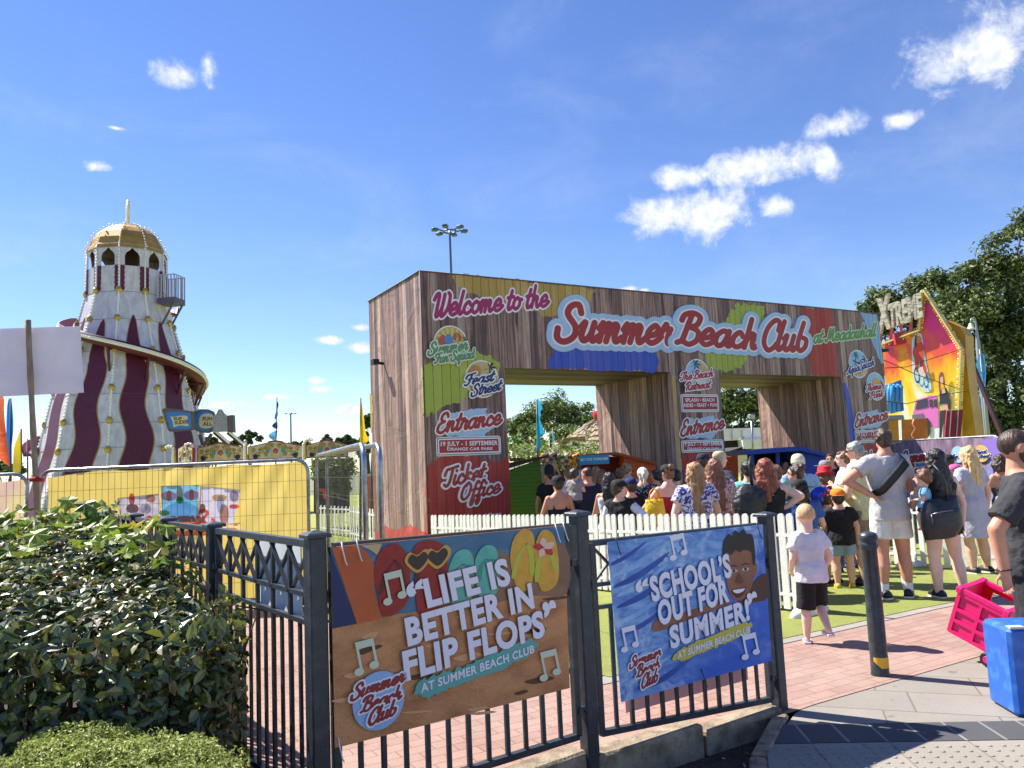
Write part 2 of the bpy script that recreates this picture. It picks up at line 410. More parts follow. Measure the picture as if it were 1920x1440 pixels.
def font_mesh(text, bold=0., space=1.):
    if (text, bold, space) in FONTC: return FONTC[text, bold, space]
    cu = bpy.data.curves.new('t', 'FONT'); cu.body = text; cu.offset = bold; cu.resolution_u = 4; cu.space_character = space
    o = bpy.data.objects.new('t', cu); COL.objects.link(o); bpy.context.view_layer.update()
    me = bpy.data.meshes.new_from_object(o.evaluated_get(bpy.context.evaluated_depsgraph_get()))
    vs = [(v.co.x, v.co.y) for v in me.vertices]; fs = [list(p.vertices) for p in me.polygons]
    xs = [v[0] for v in vs]; bpy.data.objects.remove(o); bpy.data.curves.remove(cu); bpy.data.meshes.remove(me)
    x = (min(xs)+bold, max(xs)-bold)
    FONTC[text, bold, space] = (vs, fs, x); return vs, fs, x
def merge(*mbs):
    """join several MBs into one; the i-th gets material slot i unless it carries its own"""
    out = MB()
    for mi, b in mbs:
        o = len(out.v); out.v += b.v; out.f += [[i+o for i in f] for f in b.f]; out.m += [mi]*len(b.f); out.sm += b.sm
    return out
# ---------------------------------------------------------------- sky
w = bpy.data.worlds.new('World'); scene.world = w; w.use_nodes = True
n = N(w.node_tree); bg = w.node_tree.nodes['Background']; wo = w.node_tree.nodes['World Output']
sk = n.add('ShaderNodeTexSky', sky_type='NISHITA', sun_disc=False, sun_elevation=SUN_EL, sun_rotation=SUN_AZ, air_density=1.0, dust_density=.0, ozone_density=4.)
hs = n.add('ShaderNodeHueSaturation'); hs.inputs['Saturation'].default_value = 1.12; hs.inputs['Hue'].default_value = .512; n.set(hs.inputs['Color'], sk)
n.set(bg.inputs['Color'], n.mix(1., hs.outputs[0], (1.06, 1.06, 1.1, 1), 'MULTIPLY')); bg.inputs['Strength'].default_value = SKY_STRENGTH
dirn = n.coords('Generated')
def dot(v): 
    q = n.add('ShaderNodeVectorMath', operation='DOT_PRODUCT'); n.set(q.inputs[0], dirn); q.inputs[1].default_value = tuple(v); return q.outputs['Value']
CLOUDS = [(1410, 312, 145, 40), (1552, 305, 28, 40), (1222, 406, 95, 42), (1322, 400, 105, 56), (1455, 385, 45, 26), (1285, 330, 90, 28), (1838, 88, 112, 74), (1785, 125, 66, 36),
          (1565, 233, 60, 26), (1692, 226, 36, 20), (330, 138, 60, 30), (390, 128, 26, 40), (176, 312, 34, 14), (217, 240, 26, 6), (620, 638, 44, 10), (672, 613, 30, 10),
          (675, 652, 34, 13), (590, 714, 26, 11), (600, 730, 32, 10), (430, 759, 36, 11), (655, 770, 40, 12), (1180, 543, 22, 9), (1205, 545, 14, 6), (520, 745, 30, 8)]
mx = None
for (x, y, a, b) in CLOUDS:
    c = ray(x, y); c /= np.linalg.norm(c); r = np.cross(c, [0, 0, 1]); r /= np.linalg.norm(r); u = np.cross(r, c); k = 1/CF
    uu = n.math('DIVIDE', dot(r), a*k); vv = n.math('DIVIDE', dot(u), b*k)
    e = n.math('SUBTRACT', 1., n.math('SQRT', n.math('ADD', n.math('MULTIPLY', uu, uu), n.math('MULTIPLY', vv, vv))))
    e = n.math('MULTIPLY', e, n.math('GREATER_THAN', dot(c), 0.)) if False else e
    if x < 400: e = n.math('SUBTRACT', e, .25)
    mx = e if mx is None else n.math('MAXIMUM', mx, e)
n1 = n.noise(dirn, 26, 9, .62, .35); n2 = n.noise(dirn, 75, 5, .6)
q = n.math('ADD', mx, n.math('MULTIPLY', n.math('SUBTRACT', n1.outputs[0], .50), 2.1))
q = n.math('ADD', q, n.math('MULTIPLY', n.math('SUBTRACT', n2.outputs[0], .5), .3))
mask = n.math('MULTIPLY', n.ramp(q, .02, .86, 'S'), n.ramp(mx, -.45, .1, 'S'))
# faint high haze
hz = n.noise(n.coords('Generated', (1, 1, 3)), 3.2, 7, .6, .6); hzm = n.math('MULTIPLY', n.ramp(hz.outputs[0], .42, .8, 'S'), .14)
mask = n.math('MAXIMUM', mask, hzm)
cb = n.add('ShaderNodeBackground'); cb.inputs['Strength'].default_value = .56
n.set(cb.inputs['Color'], n.mix(n.ramp(n2.outputs[0], .3, .7), (.66, .73, .88, 1), (1, 1, 1, 1)))
ms = n.add('ShaderNodeMixShader'); n.set(ms.inputs[0], mask); n.set(ms.inputs[1], bg); n.set(ms.inputs[2], cb); n.set(wo.inputs[0], ms)
# ---------------------------------------------------------------- ground sheets
E1 = np.array([.8640, .5035]); E2 = np.array([-.5035, .8640])        # along and across the brick path
def qt(q, t): p = E2*q + E1*t; return (p[0], p[1])
def sheet(name, outline, m, lift, kind='structure', sub=None, thick=0.):
    bm = bmesh.new(); f = bm.faces.new([bm.verts.new((x, y, 0)) for x, y in outline])
    bmesh.ops.recalc_face_normals(bm, faces=bm.faces)
    if bm.faces[:][0].normal.z < 0: bmesh.ops.reverse_faces(bm, faces=bm.faces)
    for y in (7.5, 14.5): bmesh.ops.bisect_plane(bm, geom=bm.verts[:]+bm.edges[:]+bm.faces[:], plane_co=(0, y, 0), plane_no=(0, 1, 0))
    for v in bm.verts: v.co.z = gz(v.co.x, v.co.y)+lift
    me = bpy.data.meshes.new(name); bm.to_mesh(me); bm.free(); me.materials.append(m)
    o = bpy.data.objects.new(name, me); COL.objects.link(o); return tag(o, kind=kind)
# brick paving
m, n, b = newmat('brick_paving'); co = n.coords('Object'); rot = n.add('ShaderNodeMapping'); rot.inputs[2].default_value = (0, 0, -math.atan2(E1[1], E1[0])); n.set(rot.inputs[0], co)
br = n.add('ShaderNodeTexBrick'); n.set(br.inputs[0], rot); br.inputs['Color1'].default_value = lin((160, 127, 113)); br.inputs['Color2'].default_value = lin((140, 110, 98)); br.inputs['Mortar'].default_value = lin((118, 86, 78))
br.inputs['Scale'].default_value = 1; br.inputs['Mortar Size'].default_value = .004; br.inputs['Brick Width'].default_value = .2; br.inputs['Row Height'].default_value = .1; br.inputs['Mortar Smooth'].default_value = .3
f = n.ramp(n.noise(co, 1.3, 6, .6).outputs[0], .35, .7); cc = n.mix(n.math('MULTIPLY', f, .55), br.outputs[0], lin((178, 158, 146)))
f2 = n.ramp(n.noise(co, 34, 5, .7).outputs[0], .3, .75); cc = n.mix(n.math('MULTIPLY', f2, .4), cc, lin((140, 104, 94))); f3 = n.ramp(n.noise(co, 5, 6, .7).outputs[0], .58, .68); cc = n.mix(n.math('MULTIPLY', f3, .4), cc, lin((112, 88, 80)))
n.set(b.inputs['Base Color'], cc); b.inputs['Roughness'].default_value = .85
bn = n.add('ShaderNodeBump'); bn.inputs['Distance'].default_value = .004; n.set(bn.inputs['Height'], n.math('SUBTRACT', n.noise(co, 120, 4).outputs[0], br.outputs['Fac'])); n.set(b.inputs['Normal'], bn)
def rot2(n, co):
    r = n.add('ShaderNodeMapping'); r.inputs[2].default_value = (0, 0, -math.atan2(E1[1], E1[0])); n.set(r.inputs[0], co); return r
# artificial grass
m, n, b = newmat('lawn_green'); co = n.coords('Object')
f = n.ramp(n.noise(co, 260, 3, .7).outputs[0], .3, .7); f2 = n.ramp(n.noise(co, .9, 5).outputs[0], .3, .7); f3 = n.ramp(n.noise(co, 14, 4).outputs[0], .35, .7)
cc = n.mix(f, lin((112, 126, 48)), lin((190, 196, 100))); cc = n.mix(n.math('MULTIPLY', f2, .5), cc, lin((168, 170, 88))); cc = n.mix(n.math('MULTIPLY', f3, .18), cc, lin((120, 130, 58)))
f4 = n.ramp(n.noise(co, 3.3, 7, .68).outputs[0], .5, .72); cc = n.mix(n.math('MULTIPLY', f4, .38), cc, lin((96, 100, 56))); sx = n.add('ShaderNodeSeparateXYZ'); n.set(sx.inputs[0], rot2(n, co)); cc = n.mix(n.math('MULTIPLY', n.math('LESS_THAN', n.math('FRACT', n.math('DIVIDE', sx.outputs[0], 2.1)), .008), .5), cc, lin((70, 78, 34)))
n.set(b.inputs['Base Color'], cc); b.inputs['Roughness'].default_value = .9
bn = n.add('ShaderNodeBump'); bn.inputs['Distance'].default_value = .02; n.set(bn.inputs['Height'], n.noise(co, 210, 3).outputs[0]); n.set(b.inputs['Normal'], bn)
# grey slabs
def slab_mat(name, c1, c2, w, h, mort, rz, off=.5, ms=.006):
    m, n, b = newmat(name); co = n.coords('Object'); rot = n.add('ShaderNodeMapping'); rot.inputs[2].default_value = (0, 0, -rz); n.set(rot.inputs[0], co)
    br = n.add('ShaderNodeTexBrick'); n.set(br.inputs[0], rot); br.inputs['Color1'].default_value = lin(c1); br.inputs['Color2'].default_value = lin(c2); br.inputs['Mortar'].default_value = lin(mort); br.offset = off
    br.inputs['Scale'].default_value = 1; br.inputs['Mortar Size'].default_value = ms; br.inputs['Brick Width'].default_value = w; br.inputs['Row Height'].default_value = h
    f = n.ramp(n.noise(co, 2.2, 7, .65).outputs[0], .35, .72); cc = n.mix(n.math('MULTIPLY', f, .5), br.outputs[0], lin([q*.78 for q in c1]))
    f2 = n.ramp(n.noise(co, 150, 3, .7).outputs[0], .35, .7); cc = n.mix(n.math('MULTIPLY', f2, .35), cc, lin([q*.66 for q in c1]))
    f3 = n.ramp(n.noise(co, 7, 4, .6).outputs[0], .64, .70); cc = n.mix(n.math('MULTIPLY', f3, .6), cc, lin((84, 80, 76)))
    n.set(b.inputs['Base Color'], cc); b.inputs['Roughness'].default_value = .85
    bn = n.add('ShaderNodeBump'); bn.inputs['Distance'].default_value = .003; n.set(bn.inputs['Height'], n.math('SUBTRACT', n.noise(co, 160, 4).outputs[0], br.outputs['Fac'])); n.set(b.inputs['Normal'], bn)
    return m
slab = slab_mat('pavement_slab', (154, 146, 136), (143, 136, 127), .6, .4, (112, 106, 98), math.atan2(-.35, 1.), .3)
dark = slab_mat('dark_setts', (84, 84, 86), (74, 74, 77), .2, .6, (150, 146, 140), -.07, 0., .008)
tact = slab_mat('tactile_slab', (158, 150, 139), (150, 142, 131), .4, .4, (120, 114, 106), -.07, 0., .004)
edgem = slab_mat('edging_stone', (160, 152, 146), (150, 144, 138), .9, .5, (110, 104, 98), math.atan2(E1[1], E1[0]), 0.)
soil = mat('soil', (52, 41, 33), .95, c2=(86, 70, 56), ns=26, bump=2., bs=40)
kerbm = mat('kerb_stone', (166, 150, 126), .9, c2=(116, 100, 82), ns=9, bump=.9, bs=60, dirt=.5)
tarm = mat('far_ground', (120, 122, 92), .95, c2=(104, 110, 70), ns=.6)
# one great ground sheet out to the horizon
mb = MB(); ys = [-20, 6, 9.5, 14.5, 60, 900]; 
for i in range(len(ys)-1):
    z = [-.17 if y < 9 else -.27 for y in ys]; z[2] = -.18
    mb.raw([(-700, ys[i], z[i]), (700, ys[i], z[i]), (700, ys[i+1], z[i+1]), (-700, ys[i+1], z[i+1])], [[0, 1, 2, 3]])
tag(mb.build('ground', tarm), kind='structure')
P3 = np.array([-.85, 3.27]); P4 = np.array([.312, 4.08]); P5 = np.array([1.53, 4.85]); RD = np.array([-.604, .798])     # railing posts and left run direction
LN = np.array([.798, .604])                                           # outward normal of the left run
pw = lambda t, o: tuple(P3 + RD*t + LN*o)
LC = np.array([.5, 5.63]); LD = np.array([-.69, .724])
kerb_line = [pw(9, .1), pw(0, .13), (P4[0]+.0, P4[1]+.09), (P5[0]-.4, P5[1]+.0), (P5[0]+.1, P5[1]-.06)]
sheet('brick_path', [pw(9, .05), pw(0, .05), tuple(P4+[0, .03]), tuple(P5+[.05, -.06]), qt(3.36, 4.0), qt(3.36, 14), qt(4.7, 14), tuple(LC+E2*.1), tuple(LC+LD*12), ], MATS['brick_paving'], 0.)
sheet('lawn_edging', [qt(4.50, 3.15), qt(4.50, 14), qt(4.66, 14), qt(4.66, 3.35)], edgem, .004)
sheet('lawn', [tuple(LC+E1*.12), qt(4.62, 14.), (22, 20), (60, 60), (-60, 60), (-24, 26), tuple(LC+LD*12)], MATS['lawn_green'], .008)
sheet('pavement', [tuple(P5+[.06, -.08]), qt(3.36, 3.9), qt(3.36, 14), (14, 6), (14, -4), (.2, -4), (.72, 2.4), (1.24, 4.2)], slab, -.004)
def band(y0, y1): return [(1.0, y0+.13), (9, y0-.48), (9, y1-.48), (1.0, y1+.13)]
k0 = lambda y: .72+(y-2.4)*.289
sheet('dark_paving_band', [(k0(4.31), 4.31), (9, 3.72), (9, 4.00), (k0(4.60)+.06, 4.585)], dark, .0)
sheet('tactile_paving', [(k0(2.)+.03, 2.), (9, 1.4), (9, 3.71), (k0(4.30), 4.30)], tact, .0)
mb = MB()
for i in range(60):
    for j in range(14):
        x = 1.1+i*.0667; y = 4.24-j*.0667-(x-1.0)*.073
        if x > k0(y)+.05 and x < 4.6 and not (j % 6 == 5): mb.lathe([(.0125, 0.0), (.010, .0035), (.004, .005)], (x, y, .0005), 8)
tag(mb.build('tactile_studs', tact), kind='structure')
mb = MB(); o = [pw(9, .02), pw(0, -.02), tuple(P4+[0, .02]), tuple(P5+[.0, -.05]), (k0(4.2)-.02, 4.2), (k0(2.4)-.02, 2.4), (-.1, -4), (-30, -4), (-30, 12)]
sheet('planting_bed', o, soil, -.105)
# kerb stones: along the railing, and down the right side of the bed
mb = MB()
def kerb_run(a, b, wid, zt, zb, n):
    a, b = np.array(a), np.array(b); L = np.linalg.norm(b-a); d = (b-a)/L; ang = math.atan2(d[1], d[0])
    for i in range(n):
        c = a+d*L*(i+.5)/n; mb.box((c[0], c[1], (zt+zb)/2+random.uniform(-.003, .003)), (L/n-.008, wid, zt-zb), ang, bev=.012)
kerb_run(pw(.05, .0), pw(8, .0), .13, .10, -.16, 9); kerb_run(P3+[.05, .03], P4+[-.05, .03], .13, .10, -.16, 2); kerb_run(P4+[.0, .03], P5*.52+P4*.48+[0, .02], .13, .07, -.16, 1); kerb_run(P5*.53+P4*.47+[0, .02], P5+[-.03, 0.0], .13, .03, -.16, 1)
kerb_run(P5+[-.02, -.08], (k0(4.2)-.05, 4.16), .09, .004, -.16, 1); kerb_run((k0(4.15)-.05, 4.14), (k0(2.6)-.05, 2.6), .09, .004, -.16, 2)
tag(fixn(mb.build('kerb', kerbm)), kind='structure')
# ---------------------------------------------------------------- foliage
def leaf_mat(name, cs, rough=.5, trans=.25, spec=.4):
    m = bpy.data.materials.new(name); m.use_nodes = True; n = N(m.node_tree); b = m.node_tree.nodes['Principled BSDF']; MATS[name] = m
    g = n.add('ShaderNodeNewGeometry').outputs['Random Per Island']
    rp = n.add('ShaderNodeValToRGB'); cr = rp.color_ramp; cr.interpolation = 'LINEAR'
    while len(cr.elements) < len(cs): cr.elements.new(.5)
    for i, c in enumerate(cs): cr.elements[i].position = i/(len(cs)-1); cr.elements[i].color = lin(c)
    n.set(rp.inputs[0], g); n.set(b.inputs['Base Color'], rp); b.inputs['Roughness'].default_value = rough; b.inputs['Specular IOR Level'].default_value = spec
    if trans:
        t = n.add('ShaderNodeBsdfTranslucent'); n.set(t.inputs[0], rp); mx = n.add('ShaderNodeMixShader'); mx.inputs[0].default_value = trans
        n.set(mx.inputs[1], b); n.set(mx.inputs[2], t); n.set(m.node_tree.nodes['Material Output'].inputs[0], mx)
    return m
def unit(v): return v/np.maximum(1e-9, np.linalg.norm(v, axis=-1, keepdims=True))
def leaves(C, nrm, L, W, fold=.25, droop=.2, lobed=False, rng=RNG):
    """C (n,3) leaf centres, nrm (n,3) surface directions -> V, F (triangles, folded along the midrib)"""
    n = len(C); t = unit(np.cross(nrm, rng.normal(size=(n, 3)))); s = np.cross(nrm, t)
    L = (L*rng.uniform(.65, 1.25, n))[:, None]; W = (W*rng.uniform(.7, 1.2, n))[:, None]
    base = C-t*L*.5; tip = C+t*L*.5-nrm*L*droop
    if lobed:
        ang = np.radians([0, 22, 48, 62, 90, 128, 118, 160]); rad = np.array([1, .52, .88, .46, .72, .42, .58, .30])
        pts = [base]; 
        for a, r in zip(list(ang)[::-1], list(rad)[::-1]): pts.append(C-t*L*.15 + (t*math.cos(a)-s*math.sin(a))*L*.62*r + nrm*L*fold*abs(math.sin(a))*.5 - nrm*L*droop*max(0, math.cos(a)))
        for a, r in list(zip(ang, rad))[1:]: pts.append(C-t*L*.15 + (t*math.cos(a)+s*math.sin(a))*L*.62*r + nrm*L*fold*abs(math.sin(a))*.5 - nrm*L*droop*max(0, math.cos(a)))
        pts.append(C-t*L*.15); k = len(pts); V = np.stack(pts, 1).reshape(-1, 3)
        F = np.array([[k-1, i, i+1] for i in range(0, k-2)]+[[k-1, k-2, 0]]); F = (F[None]+(np.arange(n)*k)[:, None, None]).reshape(-1, 3); return V, F
    q1 = C-t*L*.12+s*W*.5+nrm*W*fold; q2 = C+t*L*.22+s*W*.38+nrm*W*fold-nrm*L*droop*.35; q3 = C+t*L*.22-s*W*.38+nrm*W*fold-nrm*L*droop*.35; q4 = C-t*L*.12-s*W*.5+nrm*W*fold; mid = C+t*L*.12-nrm*L*droop*.2
    V = np.stack([base, q1, q2, tip, q3, q4, mid], 1).reshape(-1, 3)
    F = np.array([[0, 1, 6], [1, 2, 6], [2, 3, 6], [3, 4, 6], [4, 5, 6], [5, 0, 6]]); F = (F[None]+(np.arange(n)*7)[:, None, None]).reshape(-1, 3)
    return V, F
def quads(C, nrm, L, W, rng=RNG):
    n = len(C); t = unit(np.cross(nrm, rng.normal(size=(n, 3)))); s = np.cross(nrm, t); L = (L*rng.uniform(.6, 1.4, n))[:, None]; W = (W*rng.uniform(.6, 1.3, n))[:, None]
    V = np.stack([C-t*L*.5, C+s*W*.5+nrm*W*.15, C+t*L*.5-nrm*L*.15, C-s*W*.5+nrm*W*.15], 1).reshape(-1, 3)
    return V, (np.arange(n)*4)[:, None]+np.array([0, 1, 2, 3])
barkm = mat('bark', (84, 70, 56), .9, c2=(56, 46, 38), ns=20, nv=(1, 1, .2), bump=1, bs=30)
def tree(label, lobes, trunk, n, leaf, cmat, cat='tree', group=None, name='broadleaf_tree', tr=.28, twig=1.):
    """lobes: (px, py, depth, rx_px, ry_px) crown clumps; trunk: (px, depth)"""
    d0 = trunk[1]; bx = ray(trunk[0], 860)[0]*d0; base = (bx, d0, gz(bx, d0)-.05)
    root = thing(name, base, 0, label, cat, group); Cs, Ns = [], []
    A = sum(a*b for _, _, _, a, b in lobes); cen = []
    for (x, y, d, a, b) in lobes:
        c = D(x, y, d); ra, rb = a*d/CF, b*d/CF; cen.append((c, ra, rb)); m = max(30, int(n*a*b/A))
        # sub-clumps on the lobe, leaves in shells round each sub-clump
        k = max(6, int(26*twig)); s = unit(RNG.normal(size=(k, 3))); s[:, 2] = np.abs(s[:, 2])*.9+s[:, 2]*.25
        sc = c + s*np.array([ra, ra*.8, rb])*RNG.uniform(.55, .95, (k, 1)); sr = RNG.uniform(.20, .42, k)*min(ra, rb)*1.2
        i = RNG.integers(0, k, m); v = unit(RNG.normal(size=(m, 3))); rad = RNG.random(m)**.4
        Cs.append(sc[i]+v*(sr[i]*rad)[:, None]*np.array([1.15, 1.1, .85])); Ns.append(unit(v+np.array([0, 0, .7])+RNG.normal(size=(m, 3))*.55))
    C = np.concatenate(Cs); Nn = np.concatenate(Ns); V, F = quads(C, Nn, leaf, leaf*.62)
    bigmesh('crown', V, F, [cmat], root)
    mb = MB(); top = cen[0][0]; hgt = max(c[0][2] for c in cen)
    tp = np.array([base[0]*.6+top[0]*.4, d0, (base[2]+hgt)*.5]); mb.tube([base, (np.array(base)+tp)/2+[.1*tr, 0, 0], tp], [tr, tr*.8, tr*.5], 9)
    for c, ra, rb in cen: mb.tube([tp-[0, 0, .6], (tp+c)/2+[0, 0, .3], c], [tr*.45, tr*.28, tr*.08], 6)
    mb.build('trunk', barkm, root); return root
LF_D = leaf_mat('leaf_dark', [(50, 64, 30), (78, 94, 44), (106, 120, 64), (138, 148, 98)], .5)
LF_M = leaf_mat('leaf_mid', [(66, 84, 40), (92, 112, 54), (120, 136, 72), (140, 150, 92)], .55)
LF_F = leaf_mat('leaf_far', [(60, 74, 44), (80, 94, 58), (98, 110, 72)], .7)
GT = 'trees standing behind the fairground'
tree('tallest dark poplar-like tree at the right edge, rising far above the ride board', [(1890, 520, 42, 62, 90), (1835, 610, 42, 70, 90), (1925, 660, 42, 90, 120), (1860, 740, 41, 70, 90), (1915, 440, 43, 40, 45), (1820, 520, 42, 38, 34), (1960, 560, 44, 80, 100), (1875, 820, 41, 70, 60), (1930, 790, 40, 70, 80), (1840, 800, 40, 46, 70), (1900, 860, 39, 90, 40), (1860, 660, 42, 60, 70)], (1885, 43), 32000, .27, LF_D, tr=.4)
tree('leafy dark tree whose crown shows behind the white ride letters', [(1700, 600, 46, 70, 62), (1655, 580, 46, 42, 40), (1745, 545, 46, 45, 48), (1780, 600, 46, 50, 80), (1700, 690, 46, 75, 70), (1790, 720, 45, 55, 80), (1640, 640, 47, 40, 60), (1810, 800, 45, 50, 60), (1760, 640, 46, 50, 60)], (1720, 46), 20000, .27, LF_D, tr=.35)
tree('dark tree seen through the right hand archway above the white cabin', [(1390, 770, 44, 50, 50), (1350, 790, 44, 40, 40), (1440, 780, 45, 50, 46), (1400, 830, 44, 60, 40)], (1395, 45), 7000, .26, LF_D)
tree('round sunlit willow-like tree framed in the left hand archway', [(1030, 790, 52, 62, 48), (985, 815, 51, 40, 42), (1080, 800, 52, 50, 46), (1035, 840, 50, 80, 50), (1115, 820, 53, 40, 40)], (1035, 52), 13000, .24, LF_M)
tree('bright green bush at the left edge of the left archway, beside the green hut roof', [(962, 838, 30, 16, 18), (985, 850, 30, 14, 10)], (965, 30), 900, .14, leaf_mat('leaf_lime', [(70, 120, 40), (100, 150, 50), (60, 100, 36)]), 'bush', name='green_bush', tr=.06)
GF = 'small trees on the far skyline'
for lb, lo in (('small round tree on the skyline right of the ride signs', [(470, 826, 75, 26, 15), (455, 832, 75, 20, 10)]), ('low scrubby tree on the skyline beside the slide signs', [(398, 832, 75, 18, 12), (425, 836, 75, 14, 8)]),
               ('thin skyline tree beside the distant lamp mast', [(565, 836, 75, 18, 10), (545, 840, 75, 14, 8)]), ('loose skyline tree above the right end of the painted ride panels', [(625, 838, 60, 28, 14), (655, 832, 60, 18, 14), (612, 830, 60, 10, 12)]), ('dark conifer-like tree just left of the wooden arch', [(690, 800, 55, 10, 22), (683, 850, 55, 16, 40)])):
    tree(lb, lo, (lo[0][0], lo[0][2]), 1300, .42, LF_F, 'tree', GF, 'skyline_tree', .2, .6)
tree('dark shrub at the left edge behind the banner fence', [(20, 885, 24, 30, 16), (-10, 880, 24, 20, 16)], (10, 24), 900, .16, LF_D, 'bush', name='green_bush', tr=.06)
# ---------------------------------------------------------------- the wooden entrance arch
AX, AY, AYAW, AW, AH, AD = -1.5319, 13.3357, .5263, 12.8587, 5.0, 2.6844
A1, AL, AC1, AC2, AE1, AB = 1.626, 3.3094, 5.6514, 7.0495, 11.1477, -.27
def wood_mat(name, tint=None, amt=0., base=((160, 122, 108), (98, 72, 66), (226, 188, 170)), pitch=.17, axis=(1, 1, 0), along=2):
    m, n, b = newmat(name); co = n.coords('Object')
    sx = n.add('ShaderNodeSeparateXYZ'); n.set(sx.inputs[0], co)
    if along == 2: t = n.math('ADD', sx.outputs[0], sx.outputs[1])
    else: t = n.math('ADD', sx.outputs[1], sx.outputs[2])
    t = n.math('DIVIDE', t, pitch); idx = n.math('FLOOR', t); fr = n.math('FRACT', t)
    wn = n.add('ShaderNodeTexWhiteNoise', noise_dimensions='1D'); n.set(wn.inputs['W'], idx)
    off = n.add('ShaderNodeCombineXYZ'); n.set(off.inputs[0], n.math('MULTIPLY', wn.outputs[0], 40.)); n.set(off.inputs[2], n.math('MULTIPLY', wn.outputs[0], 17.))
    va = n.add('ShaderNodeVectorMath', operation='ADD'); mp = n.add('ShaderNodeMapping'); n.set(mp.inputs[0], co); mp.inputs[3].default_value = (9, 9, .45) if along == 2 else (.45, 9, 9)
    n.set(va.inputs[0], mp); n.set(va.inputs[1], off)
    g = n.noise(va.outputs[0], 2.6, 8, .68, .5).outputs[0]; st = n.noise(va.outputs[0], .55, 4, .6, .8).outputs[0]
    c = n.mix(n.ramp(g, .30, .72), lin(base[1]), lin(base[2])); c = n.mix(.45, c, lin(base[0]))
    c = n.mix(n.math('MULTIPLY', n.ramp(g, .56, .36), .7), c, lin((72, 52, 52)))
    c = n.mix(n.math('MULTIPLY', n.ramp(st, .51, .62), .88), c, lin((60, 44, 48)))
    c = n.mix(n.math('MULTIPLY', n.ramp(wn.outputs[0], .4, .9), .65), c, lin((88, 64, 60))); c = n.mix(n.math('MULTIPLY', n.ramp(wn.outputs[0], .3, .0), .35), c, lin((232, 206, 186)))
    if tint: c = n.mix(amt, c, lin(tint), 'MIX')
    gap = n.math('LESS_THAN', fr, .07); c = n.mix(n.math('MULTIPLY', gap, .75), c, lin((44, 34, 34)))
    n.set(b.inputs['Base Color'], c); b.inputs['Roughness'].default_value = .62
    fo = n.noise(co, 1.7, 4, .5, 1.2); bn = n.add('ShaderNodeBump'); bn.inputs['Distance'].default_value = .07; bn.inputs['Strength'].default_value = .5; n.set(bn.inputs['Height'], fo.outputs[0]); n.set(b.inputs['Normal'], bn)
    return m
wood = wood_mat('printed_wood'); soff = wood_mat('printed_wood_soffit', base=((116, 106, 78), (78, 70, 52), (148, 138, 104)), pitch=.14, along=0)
wy = wood_mat('wood_yellow', (198, 166, 66), .66); wl = wood_mat('wood_lime', (168, 186, 66), .84); wb = wood_mat('wood_blue', (42, 84, 196), .86); wr = wood_mat('wood_red', (176, 48, 34), .86); wlb = wood_mat('wood_pale_blue', (150, 186, 222), .9)
white = mat('white_print', (236, 234, 238), .5); red = mat('red_print', (168, 46, 42), .5, c2=(156, 40, 38), ns=2); palebl = mat('pale_blue_print', (164, 192, 222), .5, c2=(176, 202, 228), ns=3)
magen = mat('magenta_print', (160, 36, 92), .5); green = mat('green_print', (104, 146, 66), .5); pgreen = mat('dull_green_print', (98, 140, 92), .5); pmint = mat('mint_print', (206, 222, 204), .5); navy = mat('navy_print', (28, 48, 98), .5)
purp = mat('purple_blue_print', (52, 52, 132), .5); crim = mat('crimson_print', (172, 30, 58), .5); sand = mat('sand_print', (206, 158, 84), .5, c2=(222, 180, 110), ns=8); skyp = mat('sky_print', (132, 176, 214), .5, c2=(170, 204, 228), ns=3)
sunp = mat('sun_print', (226, 170, 78), .5); dgreen = mat('dark_green_print', (36, 74, 66), .5); black = mat('black_print', (24, 22, 24), .5)
ROOT = thing('entrance_arch', (AX, AY, AB), AYAW, 'wide two-opening entrance arch wrapped in printed wood planks with paint splashes and script lettering', 'entrance arch')
MA = np.array(rootmat(ROOT)); aw = lambda s, d, z: (MA[:3, :3] @ np.array([s, d, z-AB]) + MA[:3, 3])
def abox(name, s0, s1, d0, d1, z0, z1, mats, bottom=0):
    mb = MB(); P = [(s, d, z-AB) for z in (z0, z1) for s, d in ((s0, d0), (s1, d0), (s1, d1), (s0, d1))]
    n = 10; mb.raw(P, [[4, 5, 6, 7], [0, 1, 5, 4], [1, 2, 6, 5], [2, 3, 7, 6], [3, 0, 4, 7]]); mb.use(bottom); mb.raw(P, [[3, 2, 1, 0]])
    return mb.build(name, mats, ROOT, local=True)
for s0, s1 in ((0, A1), (AC1, AC2), (AE1, AW)): abox('pillar', s0, s1, 0, AD, AB, AL, [wood])
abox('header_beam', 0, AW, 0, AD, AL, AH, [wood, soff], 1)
mb = MB(); mb.tube([aw(-.01, -.012, AH-.005), aw(AW/3, -.012, AH-.012), aw(AW*.66, -.012, AH+.002), aw(AW+.01, -.012, AH-.005)], .014, 6); mb.tube([aw(-.01, -.012, AH-.005), aw(-.012, AD, AH)], .014, 6); mb.tube([aw(-.01, -.012, AH), aw(-.012, -.012, AB)], .012, 6)
mb.build('edge_trim', mat('tarp_edge', (92, 80, 78), .6), ROOT)
AF = Face(aw(0, 0, 0), MA[:3, 0], -MA[:3, 1], .004)
def patch(name, pts, m, k=1, rough=.05, seed=1, **kw):
    mb = MB(); AF.blob(mb, pts, k, rough, seed=seed, **kw); return mb.build(name, m, ROOT)
patch('paint_patch', [(843, 512), (900, 518.5), (1000, 529.5), (1113, 542.5), (1110, 560), (1104, 583), (1098, 588), (1035, 594), (1010, 587), (985, 580), (950, 571), (925, 563), (900, 556), (880, 550), (862, 543), (850, 532), (845, 522)], wy, 1, .06, 2)
